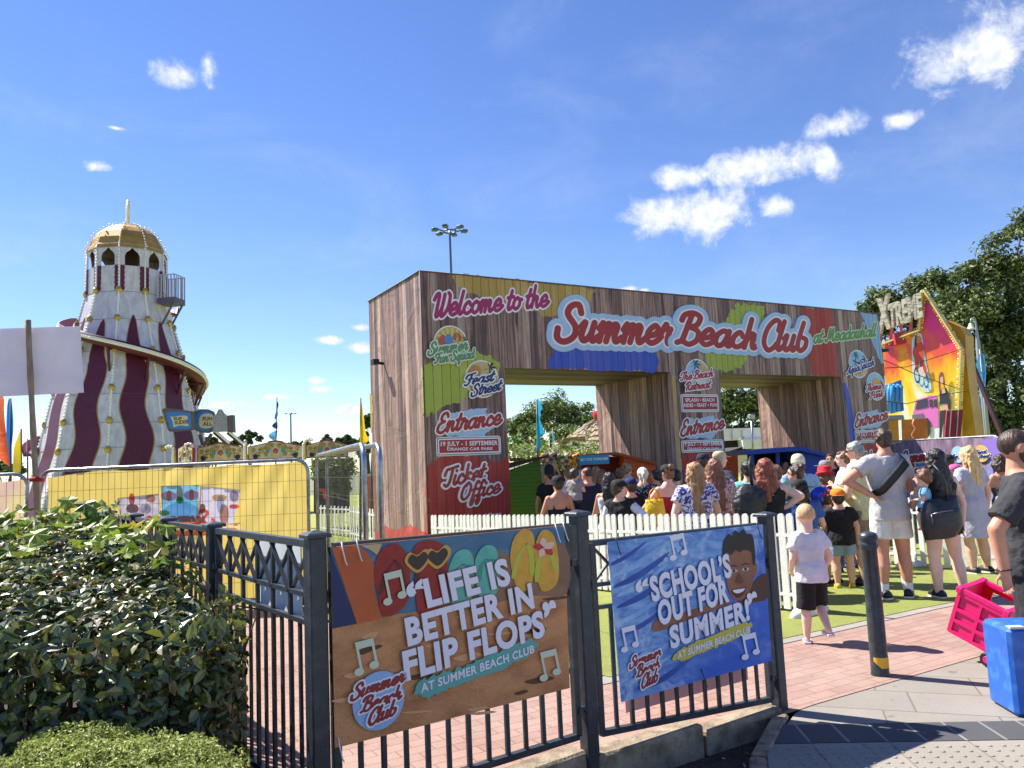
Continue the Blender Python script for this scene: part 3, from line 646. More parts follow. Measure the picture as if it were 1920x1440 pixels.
patch('paint_patch', [(791, 683), (810, 677), (881, 652), (895, 657), (908, 663), (922, 672), (936, 682), (934, 700), (915, 718), (890, 738), (870, 748), (850, 758), (820, 770), (795, 779)], wl, 1, .045, 3)
patch('paint_patch', [(1045, 640), (1040, 660), (1030, 676), (1031, 684), (1035, 690.5), (1228, 697.3), (1236, 680), (1233, 668), (1226, 655), (1220, 640)], wb, 1, .045, 4)
patch('paint_patch', [(1383, 568), (1432, 572.5), (1433, 590), (1425, 640), (1370, 640), (1356, 604), (1370, 585)], wl, 1, .08, 5)
patch('paint_patch', [(1322, 655), (1324, 673), (1330, 693), (1347, 691), (1360, 697), (1376, 696), (1390, 688), (1402, 669), (1404, 655)], wl, 1, .07, 6)
patch('paint_patch', [(1503, 577), (1560, 582), (1565, 615), (1569, 657), (1572, 706), (1522, 704), (1518, 671), (1511, 629)], wr, 1, .02, 7)
patch('paint_patch', [(1614, 586.5), (1644, 589), (1654, 657), (1656, 681), (1652, 680), (1647, 671), (1633, 639), (1622, 606)], wlb, 1, .03, 8)
patch('paint_patch', [(1579.5, 720), (1586, 718), (1594, 745), (1599, 778), (1604, 838), (1604, 860), (1597, 860), (1588, 770)], wb, 1, .02, 9)
patch('paint_patch', [(1259.5, 704), (1266, 704), (1270, 780), (1276, 850), (1281, 882), (1275, 882), (1270, 840), (1264, 770)], wy, 1, .015, 10)
patch('paint_patch', [(800.5, 880), (813, 866), (824, 857), (850, 855), (893, 855), (906, 861), (930, 865), (954, 861), (959, 985), (960.5, 1035), (806.5, 1048)], wr, 1, .04, 11)
patch('paint_patch', [(1277, 853), (1300, 846), (1330, 848), (1357.5, 845), (1362, 900), (1366, 1000), (1292, 1010), (1281, 900)], wr, 1, .03, 12)
patch('paint_patch', [(1603, 836), (1625, 832), (1650, 834), (1670, 828), (1680, 920), (1685, 950), (1614, 960)], wr, 1, .03, 13)
# paint on the sunlit left side
LF_ = Face(aw(0, 0, 0), -MA[:3, 1], -MA[:3, 0], .004)
def side(pts, m, seed): mb = MB(); LF_.blob(mb, pts, 1, .03, seed=seed); mb.build('paint_patch', m, ROOT)
side([(693.5, 735), (698, 742), (699, 770), (698, 800), (697, 812), (695.5, 812)], wy, 21); side([(804.5, 1045), (802, 960), (800.5, 880), (797, 905), (799, 960), (797, 1040)], wr, 22)
side([(790, 690), (793, 684), (795.5, 760), (796, 790), (794, 780)], wl, 23); side([(705, 1028), (704.5, 1000), (720, 985), (740, 995), (770, 985), (804, 1000), (805, 1044)], wr, 24)
# lettering
def letter(text, A, B, C, cols, es, k=2, r=.165, thick=0., h=.035, **kw):
    """cols: outermost first"""
    L = AF.script(text, A, B, C, [(e, i) for i, e in enumerate(es)], r=r, k=k, thick=thick, h=h, **kw)
    return merge(*[(i, b) for i, b in enumerate(L)]).build('lettering', cols, ROOT)
letter('Welcome to the', (809, 594), (1026, 574), (808, 552), [white, magen], [.15, .0], r=.17)
for i, (t, A, B, C) in enumerate((('Summer', (1039, 637), (1257, 645), (1039, 571)), ('Beach', (1266, 643), (1417, 654), (1266, 587)), ('Club', (1423, 655), (1509, 659), (1423, 602)))):
    letter(t, A, B, C, [palebl, white, red], [.37, .10, .0], k=2+i*4, thick=.016, r=.175, h=.03)
letter('at Meadowhall', (1524, 643.5), (1641, 630), (1524, 618.5), [pmint, green], [.14, .0], r=.16)
def logo(c, rx, ry, art):
    o = AF.px(*c); Rx = abs(AF.px(c[0]+rx, c[1])[0]-AF.px(c[0]-rx, c[1])[0])/2; Ry = abs(AF.px(c[0], c[1]-ry)[1]-AF.px(c[0], c[1]+ry)[1])/2
    a, b, d, e, f, g = [MB() for _ in range(6)]; q = lambda x, y: (o[0]+x*Rx, o[1]+y*Ry); S = lambda mb, pts, k, sm=0: AF.poly(mb, [q(*p) for p in pts], k, False, sm)
    AF.disc(a, o, Rx, Ry, 2)
    AF.disc(b, o, Rx*.93, Ry*.93, 3)
    art(q, S, Rx, Ry, d, e, f, g); return merge(*[(i, m) for i, m in enumerate((a, b, d, e, f, g))])
def palm(S, mb, x, y, s, k):
    S(mb, [(x-.02*s, y), (x+.03*s, y), (x+.06*s, y-.5*s), (x+.0*s, y-1*s), (x-.06*s, y-1*s), (x-.02*s, y-.5*s)], k)
    for a in (10, 55, 100, 145, 190, -30):
        t = math.radians(a); c, s_ = math.cos(t), math.sin(t); S(mb, [(x, y), (x+.3*s*c-.07*s*s_, y+.3*s*s_+.07*s*c), (x+.62*s*c, y+.55*s*s_-.12*s), (x+.3*s*c+.05*s*s_, y+.25*s*s_-.06*s)], k)
def art1(q, S, Rx, Ry, d, e, f, g):
    for a in range(0, 200, 20): t = math.radians(a); t2 = math.radians(a+10); S(d, [(0, -.05), (.9*math.cos(t), .9*math.sin(t)-.02), (.9*math.cos(t2), .9*math.sin(t2)-.02)], 4)
    S(e, [(-.75, .2), (-.45, .5), (-.25, .2), (-.45, -.15)], 5, 5); S(f, [(-.4, .25), (-.12, .55), (.1, .25), (-.12, -.15)], 6, 5); S(f, [(-.1, -.1), (.9, .05), (.85, -.35), (-.15, -.35)], 5)
    S(MBW, [(.05, .3), (.2, .62), (.5, .62), (.62, .25), (.35, .08)], 6, 4) if False else S(e, [(.12, .3), (.2, .6), (.32, .66), (.26, .2)], 7); S(e, [(.4, .66), (.55, .5), (.58, .25), (.42, .2)], 7)
    palm(S, g, .72, .28, .5, 8)
def art2(q, S, Rx, Ry, d, e, f, g):
    S(d, [(-.85, .1), (-.6, .7), (-.1, .6), (-.2, .1)], 4, 5); palm(S, g, .45, .6, .8, 5); S(f, [(-.7, -.6), (.0, -.3), (.75, -.55), (.4, -.84), (-.4, -.84)], 4, 4); S(e, [(-.2, .1), (.2, .3), (.8, .0), (.3, -.3)], 4, 4)
def art3(q, S, Rx, Ry, d, e, f, g):
    S(d, [(.2, .9), (.75, .5), (.9, .0), (.5, .1), (.3, .4)], 4, 3); palm(S, g, -.2, .62, .9, 5); S(e, [(-.85, -.2), (0, -.05), (.85, -.2), (.5, -.75), (-.5, -.75)], 4, 3)
def art4(q, S, Rx, Ry, d, e, f, g):
    S(d, [(-.75, -.5), (.0, -.35), (.8, -.4), (.45, -.8), (-.4, -.82)], 4, 3); palm(S, g, -.3, .6, .7, 6); S(f, [(-.6, .3), (0, .1), (.4, .35), (.7, .45), (.4, .6), (.75, .5), (.5, .05), (-.1, -.1)], 5, 3); S(e, [(-.5, .15), (.1, -.05), (.6, .2), (.1, -.15)], 6, 3)
def art5(q, S, Rx, Ry, d, e, f, g):
    S(d, [(-.3, .0), (-.2, .5), (.2, .6), (.45, .2), (.2, -.1)], 5, 4); S(f, [(-.9, .02), (.9, .02), (.8, -.45), (.3, -.85), (-.4, -.83), (-.8, -.4)], 4); S(e, [(.4, .02), (.6, .4), (.85, .02)], 6)
MBW = None
for c, rx, ry, art, ms in (((845.7, 646.5), 33, 36, art1, [white, mat('gold_print', (196, 168, 84), .5), mat('pale_gold_print', (214, 196, 120), .5), mat('brick_red_print', (178, 88, 74), .5), mat('mid_blue_print', (88, 132, 190), .5), dgreen]),
                           ((903.7, 710.8), 31.6, 35.5, art2, [white, mat('tan_print', (196, 176, 118), .5), mat('ochre_print', (190, 130, 62), .5), pmint, red, black]), ((1307.5, 703), 23, 30, art3, [white, skyp, sand, pmint, skyp, dgreen]),
                           ((1608.7, 682.6), 17.7, 26.5, art4, [white, skyp, sand, white, navy, dgreen]), ((1641.6, 724.6), 17.5, 26.5, art5, [white, skyp, sunp, crim, mat('meadow_print', (120, 160, 84), .5), dgreen])):
    logo(c, rx, ry, art).build('logo', ms, ROOT)
es = [.22, .0]
letter('Summer', (800, 667), (874, 656), (800, 645), [pmint, pgreen], es, k=10); letter('Fun Squad', (812, 682), (886, 671.5), (812, 664.5), [pmint, pgreen], es, k=13, r=.19)
letter('Feast', (869, 724), (923, 714), (869, 704), [white, navy], es, k=10); letter('Street', (880, 744), (936, 731), (880, 724), [white, navy], es, k=13)
letter('The Beach', (1273, 714), (1334, 706), (1273, 699), [white, crim], es, k=10); letter('Retreat', (1281, 733), (1328, 727), (1281, 718), [white, crim], es, k=13)
letter('AquaSplash', (1585, 703), (1636, 685), (1585, 689), [white, purp], es, k=10)
letter('Theme', (1621, 734), (1649, 729), (1621, 721), [white, crim], es, k=10); letter('Park', (1627, 748), (1652, 743.5), (1627, 736), [white, crim], es, k=13)
# entrance brush marks and signs (one layout, fitted on each pillar)
PA = [(835, 776), (847, 772), (880, 770), (903, 765), (911, 767), (908, 772), (923, 777), (930, 784), (928, 795), (925, 803), (913, 812), (905, 818), (838, 818), (835, 813), (818, 802), (820, 790)]
def remap(p, F):
    (a, b, c), (a2, b2, c2) = ((817, 812), (937, 795), (817, 778)), F
    M = np.array([[b[0]-a[0], c[0]-a[0]], [b[1]-a[1], c[1]-a[1]]]); q = np.linalg.solve(M, np.array(p, float)-a)
    return tuple(np.array(a2)+q[0]*(np.array(b2)-a2)+q[1]*(np.array(c2)-a2))
def rrect(F, mb, p00, p10, p11, p01, rad, k, ins=0.):
    """rounded board through four photo corners (top left, top right, bottom right, bottom left)"""
    P = [F.px(*p) for p in (p01, p11, p10, p00)]; c = sum(P)/4; x0 = (P[0][0]+P[3][0])/2+ins; x1 = (P[1][0]+P[2][0])/2-ins; y0 = (P[0][1]+P[1][1])/2+ins; y1 = (P[2][1]+P[3][1])/2-ins
    pts = []
    for cx, cy, a in ((x1-rad, y0+rad, -90), (x1-rad, y1-rad, 0), (x0+rad, y1-rad, 90), (x0+rad, y0+rad, 180)):
        for i in range(6): t = math.radians(a+18*i); pts.append((cx+rad*math.cos(t), cy+rad*math.sin(t)))
    F.poly(mb, pts, k, False)
def board(corners, lines, k=2):
    a, b, c, d = [MB() for _ in range(4)]; rrect(AF, a, *corners, .05, k+3); rrect(AF, b, *corners, .045, k+4, .022); rrect(AF, c, *corners, .04, k+5, .030); rrect(AF, d, *corners, .02, k+6, .055)
    P = [AF.px(*p) for p in corners]; x0, x1, y0, y1 = min(p[0] for p in P), max(p[0] for p in P), min(p[1] for p in P), max(p[1] for p in P)
    a.box(AF.at(((x0+x1)/2, (y0+y1)/2), 2, 0.002), (x1-x0-.04, .02, y1-y0-.04), AYAW)
    tx = MB()
    for t, A, B, C in lines:
        q = AF.font(t, A, B, C, .026, k+7, space=1.06); o = len(tx.v); tx.v += q.v; tx.f += [[i+o for i in f] for f in q.f]; tx.sm += q.sm; tx.m += q.m
    merge((0, a), (1, b), (0, c), (2, d), (0, tx)).build('date_sign', [white, black, red], ROOT)
for F, cor, l1, l2 in ((((817, 812), (937, 795), (817, 778)), ((816, 819), (937.5, 817.5), (939, 852.5), (817.5, 855)), ((825, 836.5), (931, 834), (825, 828)), ((836.7, 845), (923, 843.7), (836.7, 839.3))),
                       (((1274, 818), (1355, 803), (1274, 790)), ((1275.5, 825.5), (1354.4, 824.4), (1356, 846), (1277, 849)), ((1279, 836), (1352, 834.7), (1279, 828.7)), ((1287, 844), (1347, 843.4), (1287, 839.2))),
                       (((1601, 802), (1662, 786), (1600, 779)), ((1600.6, 807), (1667, 805.5), (1669, 828.5), (1603, 830.5)), ((1605, 818.5), (1664, 816.5), (1605, 811)), ((1612, 827), (1660, 825), (1612, 821.5)))):
    patch('brush_mark', [remap(p, F) for p in PA], palebl, 2, .03, 31)
    letter('Entrance', *F, [white, red], [.15, 0], k=5); board(cor, (('19 JULY - 1 SEPTEMBER',)+l1, ('ORANGE CAR PARK',)+l2))
board(((1274.5, 739.5), (1346, 739.3), (1347, 772), (1276, 773.6)), (('SPLASH • BEACH', (1283, 753.6), (1337, 753), (1283, 747)), ('RIDES • FEAST • FUN', (1280, 763.3), (1342, 762.3), (1280, 756.8))))
for A, B, C, A2, B2, C2 in (((831, 912), (907, 898), (829, 880), (860, 938), (934, 923), (860, 909)), ((1286, 902), (1335, 892), (1285, 880), (1305, 922), (1352, 912), (1305, 901)), ((1610, 874), (1646, 864), (1609, 853), (1622, 892), (1658, 882), (1622, 873))):
    letter('Ticket', A, B, C, [white, wr], [.2, .0], k=2, r=.17, thick=.02); letter('Office', A2, B2, C2, [white, wr], [.2, 0.], k=5, r=.17, thick=.02)
q = AF.font('£0.00 (Free after 6:00 pm)', (846, 973), (938, 965.5), (846, 967.5), .015, 3); q.build('lettering', white, ROOT)
mb = MB(); p = aw(AW, .3, 3.55+.9); mb.tube([aw(AW, .25, 4.05), aw(AW+.12, .2, 4.05)], .05, 8); mb.tube([aw(AW+.1, .3, 4.05), aw(AW+.12, -.12, 4.02)], [.05, .045], 10); mb.build('security_camera', mat('camera_shell', (60, 62, 66), .4), ROOT)
mb = MB(); mb.tube([aw(-.01, 1.9, 3.6), aw(-.18, 1.9, 3.62)], .03, 6); mb.box(aw(-.2, 1.85, 3.62), (.12, .16, .1), AYAW); mb.build('floodlight', black, ROOT)

for i, x in enumerate((A1+.02, 3.3, 5.0, 6.6, 8.5, 10.2)):
    mb = MB(); mb.bar(AF.at((x, AL if not (x < A1 or AC1 < x < AC2 or x > AE1) else .2), .4), AF.at((x+.004, AH-.02), .4), .006, .004, up=AF.n); mb.build('panel_seam', MATS['tarp_edge'], ROOT)
# ---------------------------------------------------------------- black metal railing
rail = mat('railing_paint', (44, 50, 58), .42, c2=(62, 68, 76), ns=18, lo=.5, hi=.7, bump=.12, bs=120); galv = mat('galvanised', (168, 174, 180), .35, .85, c2=(128, 134, 140), ns=12)
plastic = mat('cable_tie', (232, 230, 226), .5); tieblk = mat('black_tie', (26, 26, 28), .5)
def v3(p, z): return np.array([p[0], p[1], z])
def rail_post(root, p, zt, zb=-.2, lab=None, yaw=0.):
    mb = MB(); mb.box((p[0], p[1], (zt-.03+zb)/2), (.074, .074, zt-.03-zb), yaw, bev=.006); o = mb.build('post', rail, root); fixn(o)
    mb = MB(); X = np.array([math.cos(yaw), math.sin(yaw), 0]); Y = np.array([-math.sin(yaw), math.cos(yaw), 0]); c = v3(p, 0)
    r = lambda h, z: [c+X*a*h+Y*b*h+[0, 0, z] for a, b in ((-1, -1), (1, -1), (1, 1), (-1, 1))]
    mb.loft([r(.052, zt-.032), r(.052, zt-.018), r(.045, zt-.012), r(.004, zt)], True, False); mb.build('post_cap', rail, o)
    return o
def rail_panel(root, a, b, z0a, z1a, z0b, z1b, pitch=.104, gap=.075):
    a, b = np.array(a, float), np.array(b, float); d = b-a; L = np.linalg.norm(d); d /= L; s0, s1 = gap, L-gap
    P = lambda s, h: v3(a+d*s, 0)+[0, 0, (z0a+(z1a-z0a)*h)*(1-s/L)+(z0b+(z1b-z0b)*h)*(s/L)]
    H = z1a-z0a; m1, m2 = 1-.215/H, 1-.33/H; nrm = np.array([-d[1], d[0], 0])
    mb = MB()
    for h, w in ((1, .036), (m1, .022), (m2, .022), (0, .034)): mb.bar(P(s0, h), P(s1, h), .03 if h in (0, 1) else .02, w, up=nrm)
    for s in (s0, s1): mb.bar(P(s, -.0), P(s, 1.0), .034, .034, up=nrm)
    for s, e in ((0, s0), (L, s1)):
        for h in (.12, .82): mb.bar(P(s, h), P(e, h), .028, .05, up=nrm); mb.ell(P((s+e)/2, h)-nrm*.02, (.013, .013, .013), n=8, m=6)
    mb.build('frame', rail, root)
    n = int(round((s1-s0)/pitch)); lat = MB()
    for i in range(1, n):
        s = s0+(s1-s0)*i/n; q = MB().bar(P(s, .005), P(s, m2 if i % 2 else .995), .022, .012 if i % 2 else .016, up=nrm); q.build('bar', rail, root)
    for i in range(0, n, 2):
        sa, sb = s0+(s1-s0)*i/n, s0+(s1-s0)*min(i+2, n)/n; e = nrm*.007
        lat.bar(P(sa, m1)+e, P(sb, .985)+e, .012, .016, up=nrm); lat.bar(P(sb, m1)-e, P(sa, .985)-e, .012, .016, up=nrm)
    lat.build('lattice', rail, root)
front = thing('metal_railing', v3(P4, 0), 0, 'black metal railing with two barred panels carrying the beach banners', 'railing')
ya = math.atan2((P4-P3)[1], (P4-P3)[0])
for p, z in ((P3, 1.31), (P4, 1.295), (P5, 1.185)): rail_post(front, p, z, yaw=ya)
rail_panel(front, P3, P4, .17, 1.235, .175, 1.215); rail_panel(front, P4, P5, .16, 1.115, .07, 1.105)
left = thing('metal_railing', v3(P3+RD*1.4, 0), 0, 'black metal railing with crossed lattice top running back along the big hedge', 'railing')
ts = [1.44, 2.515, 3.53, 4.6, 5.7]; yl = math.atan2(RD[1], RD[0])
for t in ts: rail_post(left, P3+RD*t, 1.30, yaw=yl)
for t0, t1 in zip([0.]+ts[:-1], ts): rail_panel(left, P3+RD*t0, P3+RD*t1, .17, 1.25, .17, 1.25)
# white board tied behind the left run, pink board behind the front run
def slab_on(name, label, cat, p0, p1, z0, z1, off, m, t=.006):
    p0, p1 = np.array(p0), np.array(p1); d = (p1-p0)/np.linalg.norm(p1-p0); nr = np.array([-d[1], d[0]]); mb = MB()
    mb.prism([v3(p0+nr*off, z0), v3(p1+nr*off, z0), v3(p1+nr*off, z1), v3(p0+nr*off, z1)], v3(nr*t, 0)); o = fixn(mb.build(name, m)); return tag(o, label, cat)
slab_on('notice_board', 'plain white board tied behind the lattice of the railing by the hedge', 'board', P3+RD*.3, P3+RD*.9, .90, 1.22, -.06, mat('white_board', (214, 222, 230), .5))
slab_on('notice_board', 'pale pink board behind the bars under the blue swimming banner', 'board', P4+(P5-P4)*.2, P4+(P5-P4)*.86, .2, .6, .05, mat('pink_board', (240, 168, 164), .6, trans=.3))
# ---------------------------------------------------------------- banners on the railing
tan1 = mat('banner_sand', (214, 150, 98), .6, c2=(176, 116, 72), ns=5, nv=(1, 1, 2.2), lo=.4, hi=.7, bump=1., bs=70); 
def banner(label, a, b, corners, off=-.055):
    d = np.array(b)-a; d /= np.linalg.norm(d); nr = np.array([d[1], -d[0]]); o = np.array(a)+nr*(-off)
    F = Face(v3(o, 0), (d[0], d[1], 0), (nr[0], nr[1], 0), .0012); r = thing('banner', F.at(sum(F.px(*c) for c in corners)/4), 0, label, 'banner', None); return F, r
def note(F, mb, x, y, s, k, sl=(.20, -.26)):
    """pair of beamed quavers"""
    U = np.array([s, sl[1]*s]); W = np.array([-sl[0]*s, -s]); q = lambda a, b: tuple(np.array([x, y])+U*a+W*b)
    F.poly(mb, [q(-.35, -.6), q(-.22, -.6), q(-.22, .45), q(.42, .45), q(.42, -.45), q(.55, -.45), q(.55, .8), q(-.35, .8)], k)
    for cx, cy in ((-.42, -.62), (.35, -.47)): F.poly(mb, [q(cx+.24*math.cos(t), cy+.19*math.sin(t)) for t in [i*.4189 for i in range(15)]], k+.5)
def text(F, root, s, A, B, C, m, k, bold=.045, outline=None, ob=.016):
    if outline: F.font(s, A, B, C, bold+ob, k-1, space=1.08).build('lettering_shadow', outline, root)
    F.font(s, A, B, C, bold, k, space=1.08).build('lettering', m, root)
BW = mat('banner_white', (232, 228, 240), .5); BSH = mat('banner_text_shadow', (146, 100, 68), .6); BSB = mat('banner_text_shadow_blue', (70, 110, 180), .6)
def sbc(F, root, c, r, lines, k):
    mb = MB(); o = F.px(*c); F.disc(mb, o, r, r, k); mb.build('logo_disc', mat('logo_blue', (150, 184, 226), .5), root)
    for i, (t, A, B, C) in enumerate(lines):
        L = F.script(t, A, B, C, [(.24, 0), (0., 1)], r=.19, k=k+1+i*2.2, h=.05); merge((0, L[0]), (1, L[1])).build('lettering', [BW, mat('logo_red', (142, 34, 40), .5)], root)
C1 = [(620, 1026), (1058, 985), (1068.5, 1290), (628, 1403)]
F1, b1 = banner('brown sandy banner reading LIFE IS BETTER IN FLIP FLOPS with coloured sandals', P3, P4, C1)
mb = MB(); Q = [F1.at(F1.px(*c), 0) for c in C1]; mb.prism(Q[::-1], -F1.n*.004); fixn(mb.build('sheet', tan1, b1))
art = lambda name, pts, m, k, sm=4, F=F1, r=b1: (lambda mb: (F.poly(mb, pts, k, True, sm), mb.build(name, m, r)))(MB())
T = lambda *zz: [(600+x/3, 960+y/3) for x, y in zz]
art('sea_print', [(620, 1026.5), (1058, 985.5), (1062, 1113), (990, 1112), (900, 1130), (743, 1152), (624, 1178)], mat('sea_print', (58, 104, 138), .5, c2=(84, 124, 150), ns=4, nv=(1, 1, 3)), 1, 0)
art('far_sand_print', T((715, 440), (760, 300), (1000, 215), (1060, 240), (1370, 180), (1385, 460), (1170, 470), (700, 570)), mat('far_sand_print', (150, 112, 84), .6, c2=(126, 92, 70), ns=7), 2, 3)
art('navy_print_shape', T((56, 215), (130, 420), (205, 628), (69, 655)), mat('deep_navy_print', (16, 34, 88), .5), 3, 0)
art('orange_towel_print', T((64, 203), (210, 188), (270, 235), (318, 330), (300, 430), (335, 560), (350, 595), (206, 628), (130, 400)), mat('orange_print', (196, 92, 40), .5, c2=(180, 80, 34), ns=5), 4, 0)
art('beige_towel_print', T((225, 188), (345, 178), (330, 220), (318, 240), (280, 212)), mat('beige_print', (206, 172, 120), .5), 4.5, 0)
rf = mat('red_sandal_print', (160, 30, 26), .5, c2=(140, 24, 22), ns=30); st = mat('dark_strap_print', (98, 24, 20), .5); tl = mat('teal_sandal_print', (102, 186, 168), .5, c2=(88, 170, 156), ns=20); tst = mat('teal_strap_print', (58, 148, 134), .5); yf = mat('yellow_sandal_print', (222, 166, 56), .5, c2=(208, 150, 50), ns=25); yst = mat('lime_strap_print', (190, 190, 60), .5)
def flip(out, m, strap, sm_, k):
    art('sandal_print', T(*out), m, k)
    V, A, B = strap
    for E in (A, B): art('strap_print', T((V[0]-8, V[1]), (V[0]+8, V[1]-4), ((V[0]+E[0])/2+(22 if E[0] > V[0] else 4), (V[1]+E[1])/2-30), (E[0]+12, E[1]), (E[0]-14, E[1]+4), ((V[0]+E[0])/2-(4 if E[0] > V[0] else 22), (V[1]+E[1])/2-18)), sm_, k+1, 3)
flip([(300, 330), (340, 215), (420, 178), (480, 230), (505, 370), (490, 500), (410, 578), (345, 575), (322, 470)], rf, ((418, 275), (340, 450), (470, 420)), st, 5)
flip([(520, 215), (600, 158), (690, 190), (715, 330), (695, 480), (640, 560), (550, 570), (535, 400)], rf, ((600, 255), (530, 430), (690, 350)), st, 6)
flip([(715, 340), (760, 230), (830, 212), (862, 280), (860, 400), (835, 515), (745, 525), (722, 430)], tl, ((800, 295), (735, 410), (855, 380)), tst, 5)
flip([(870, 265), (920, 190), (985, 205), (1006, 330), (985, 460), (895, 475), (875, 370)], tl, ((930, 268), (890, 380), (1000, 330)), tst, 6)
flip([(1066, 250), (1085, 150), (1140, 97), (1195, 125), (1205, 260), (1185, 410), (1115, 445), (1080, 350)], yf, ((1158, 180), (1085, 360), (1190, 340)), yst, 5)
flip([(1204, 200), (1245, 102), (1312, 135), (1340, 300), (1325, 405), (1245, 445), (1210, 330)], yf, ((1250, 220), (1215, 380), (1325, 320)), yst, 6)
for i in range(5):
    a = math.radians(90+72*i+10); c, s = math.cos(a), math.sin(a); art('flower_print', T((1256, 204), (1256+34*c-20*s, 200-30*s-20*c), (1256+62*c, 200-58*s), (1256+34*c+20*s, 200-30*s+20*c)), mat('petal_print', (186, 44, 40), .5) if i % 2 else mat('petal_white_print', (232, 190, 170), .5), 8+i*.2, 3)
for cx, cy in ((545, 272), (657, 250)):
    hrt = lambda f: T(*[(cx+f*x-.25*f*y*0, cy+f*y-.18*f*x) for x, y in ((0, 62), (-58, 12), (-66, -22), (-40, -48), (-4, -28), (36, -52), (64, -26), (56, 14))])
    art('sunglasses_print', hrt(1.12), mat('gold_frame_print', (206, 158, 66), .4), 9 if cx < 600 else 9.3, 4); art('lens_print', hrt(.84), mat('lens_print', (38, 20, 30), .3), 10, 4)
SW = mat('sand_shade_print', (96, 58, 36), .6)
for i in range(26):
    x = random.uniform(90, 1360); y = random.uniform(660, 1270)-.18*(x-90)*.9; w_ = random.uniform(18, 95); h_ = random.uniform(5, 20)
    if y > 640-.15*x: art('dune_shade_print', T((x-w_, y+h_*.2), (x-w_*.2, y-h_), (x+w_*.6, y-h_*1.6), (x+w_, y-h_*.9), (x+w_*.3, y+h_*.3), (x-w_*.4, y+h_)), mat('sand_shade_print' if i % 2 else 'sand_light_print', (166, 108, 68) if i % 2 else (224, 166, 116), .65, ns=30, bump=.8, bs=60), 1.2+.05*i, 3)
text(F1, b1, 'LIFE IS', (801, 1136), (953, 1093), (791, 1085), BW, 13, outline=BSH); text(F1, b1, '“', (771, 1148), (796, 1140), (760, 1095), BW, 13, .05)
text(F1, b1, 'BETTER IN', (764, 1208), (997, 1137), (757, 1158), BW, 13, outline=BSH); text(F1, b1, 'FLIP FLOPS', (759, 1273), (1017, 1190), (753, 1220), BW, 13, outline=BSH); text(F1, b1, '”', (1025, 1186), (1044, 1180), (1015, 1130), BW, 13, .05)
mb = MB(); F1.blob(mb, [(770, 1300), (783, 1277), (833, 1260), (933, 1222), (990, 1196), (1007, 1206), (997, 1223), (963, 1243), (867, 1281), (793, 1309)], 11, .012, seed=5, ns=40); mb.build('brush_mark', mat('teal_strip_print', (92, 168, 158), .5), b1)
text(F1, b1, 'AT SUMMER BEACH CLUB', (787, 1297), (998, 1222), (786, 1281), BW, 13, .03)
nm = mat('note_print', (206, 214, 186), .5)
for x, y, s in ((735, 1101, 36), (682, 1231, 38), (1026, 1246, 33)): mb = MB(); note(F1, mb, x, y, s, 12); mb.build('music_note', nm, b1)
sbc(F1, b1, (708, 1312), .118, (('Summer', (654, 1312), (753, 1276), (656, 1286)), ('Beach', (673, 1334), (748, 1307), (674, 1309)), ('Club', (685, 1359), (738, 1336), (685, 1333))), 12)
# blue banner
C2 = [(1139, 1017), (1430, 983.5), (1447, 1239), (1165, 1317)]
F2, b2 = banner('blue splashing water banner reading SCHOOLS OUT FOR SUMMER with a smiling boy', P4, P5, C2)
m, n, b = newmat('water_print'); co = n.coords('Object'); mp = n.add('ShaderNodeMapping'); n.set(mp.inputs[0], co); mp.inputs[2].default_value = (0, .8, 0); mp.inputs[3].default_value = (2.2, 2, 7)
f = n.ramp(n.noise(mp, 2.4, 7, .6, .8).outputs[0], .3, .72); f2 = n.ramp(n.noise(co, 8, 7, .7, .6).outputs[0], .52, .66)
sx = n.add('ShaderNodeSeparateXYZ'); n.set(sx.inputs[0], co); deep = n.ramp(n.math('SUBTRACT', sx.outputs[0], sx.outputs[2]), -.05, .45)
c = n.mix(f, lin((40, 96, 186)), lin((146, 190, 232))); c = n.mix(n.math('MULTIPLY', deep, .85), c, lin((20, 84, 196))); c = n.mix(n.math('MULTIPLY', f2, n.math('SUBTRACT', .75, n.math('MULTIPLY', deep, .6))), c, lin((206, 222, 240)))
n.set(b.inputs['Base Color'], c); b.inputs['Roughness'].default_value = .5
mb = MB(); Q = [F2.at(F2.px(*c), 0) for c in C2]; mb.prism(Q[::-1], -F2.n*.004); fixn(mb.build('sheet', MATS['water_print'], b2))
U_ = lambda *zz: [(1060+x/2.88, 940+y/2.88) for x, y in zz]; A2 = lambda name, pts, m, k, sm=4: art(name, U_(*pts), m, k, sm, F2, b2)
wl1 = mat('water_light_print', (118, 166, 222), .5, c2=(160, 196, 234), ns=9); wd1 = mat('water_dark_print', (26, 70, 158), .5, c2=(44, 98, 184), ns=6)
for i, (x, y, l) in enumerate(((250, 330, 180), (262, 390, 300), (270, 450, 300), (285, 500, 260), (290, 560, 300), (300, 640, 240), (330, 700, 220), (320, 980, 240), (420, 1000, 260))):
    A2('ripple_print', [(x, y), (x+l*.4, y-l*.22), (x+l, y-l*.62), (x+l*.95, y-l*.52), (x+l*.45, y-l*.12), (x+4, y+16)], wl1 if i % 2 else wd1, 1+i*.1, 3)
for i in range(14):
    x, y = random.uniform(520, 820), random.uniform(220, 330); A2('splash_print', [(x, y), (x+14, y-16), (x+30, y-10), (x+24, y+10), (x+8, y+14)], wl1, 2+i*.05, 3)
skb = mat('brown_skin_print', (150, 98, 70), .55, c2=(124, 76, 52), ns=6); hrb = mat('dark_hair_print', (36, 28, 26), .5)
A2('shoulder_print', [(985, 470), (1040, 410), (1085, 395), (1088, 520), (1020, 545), (950, 560), (930, 530)], mat('shade_skin_print', (84, 50, 36), .55), 3, 3)
A2('arm_print', [(465, 690), (490, 640), (600, 610), (760, 560), (870, 520), (880, 560), (720, 620), (560, 680), (490, 705)], skb, 3.2, 3)
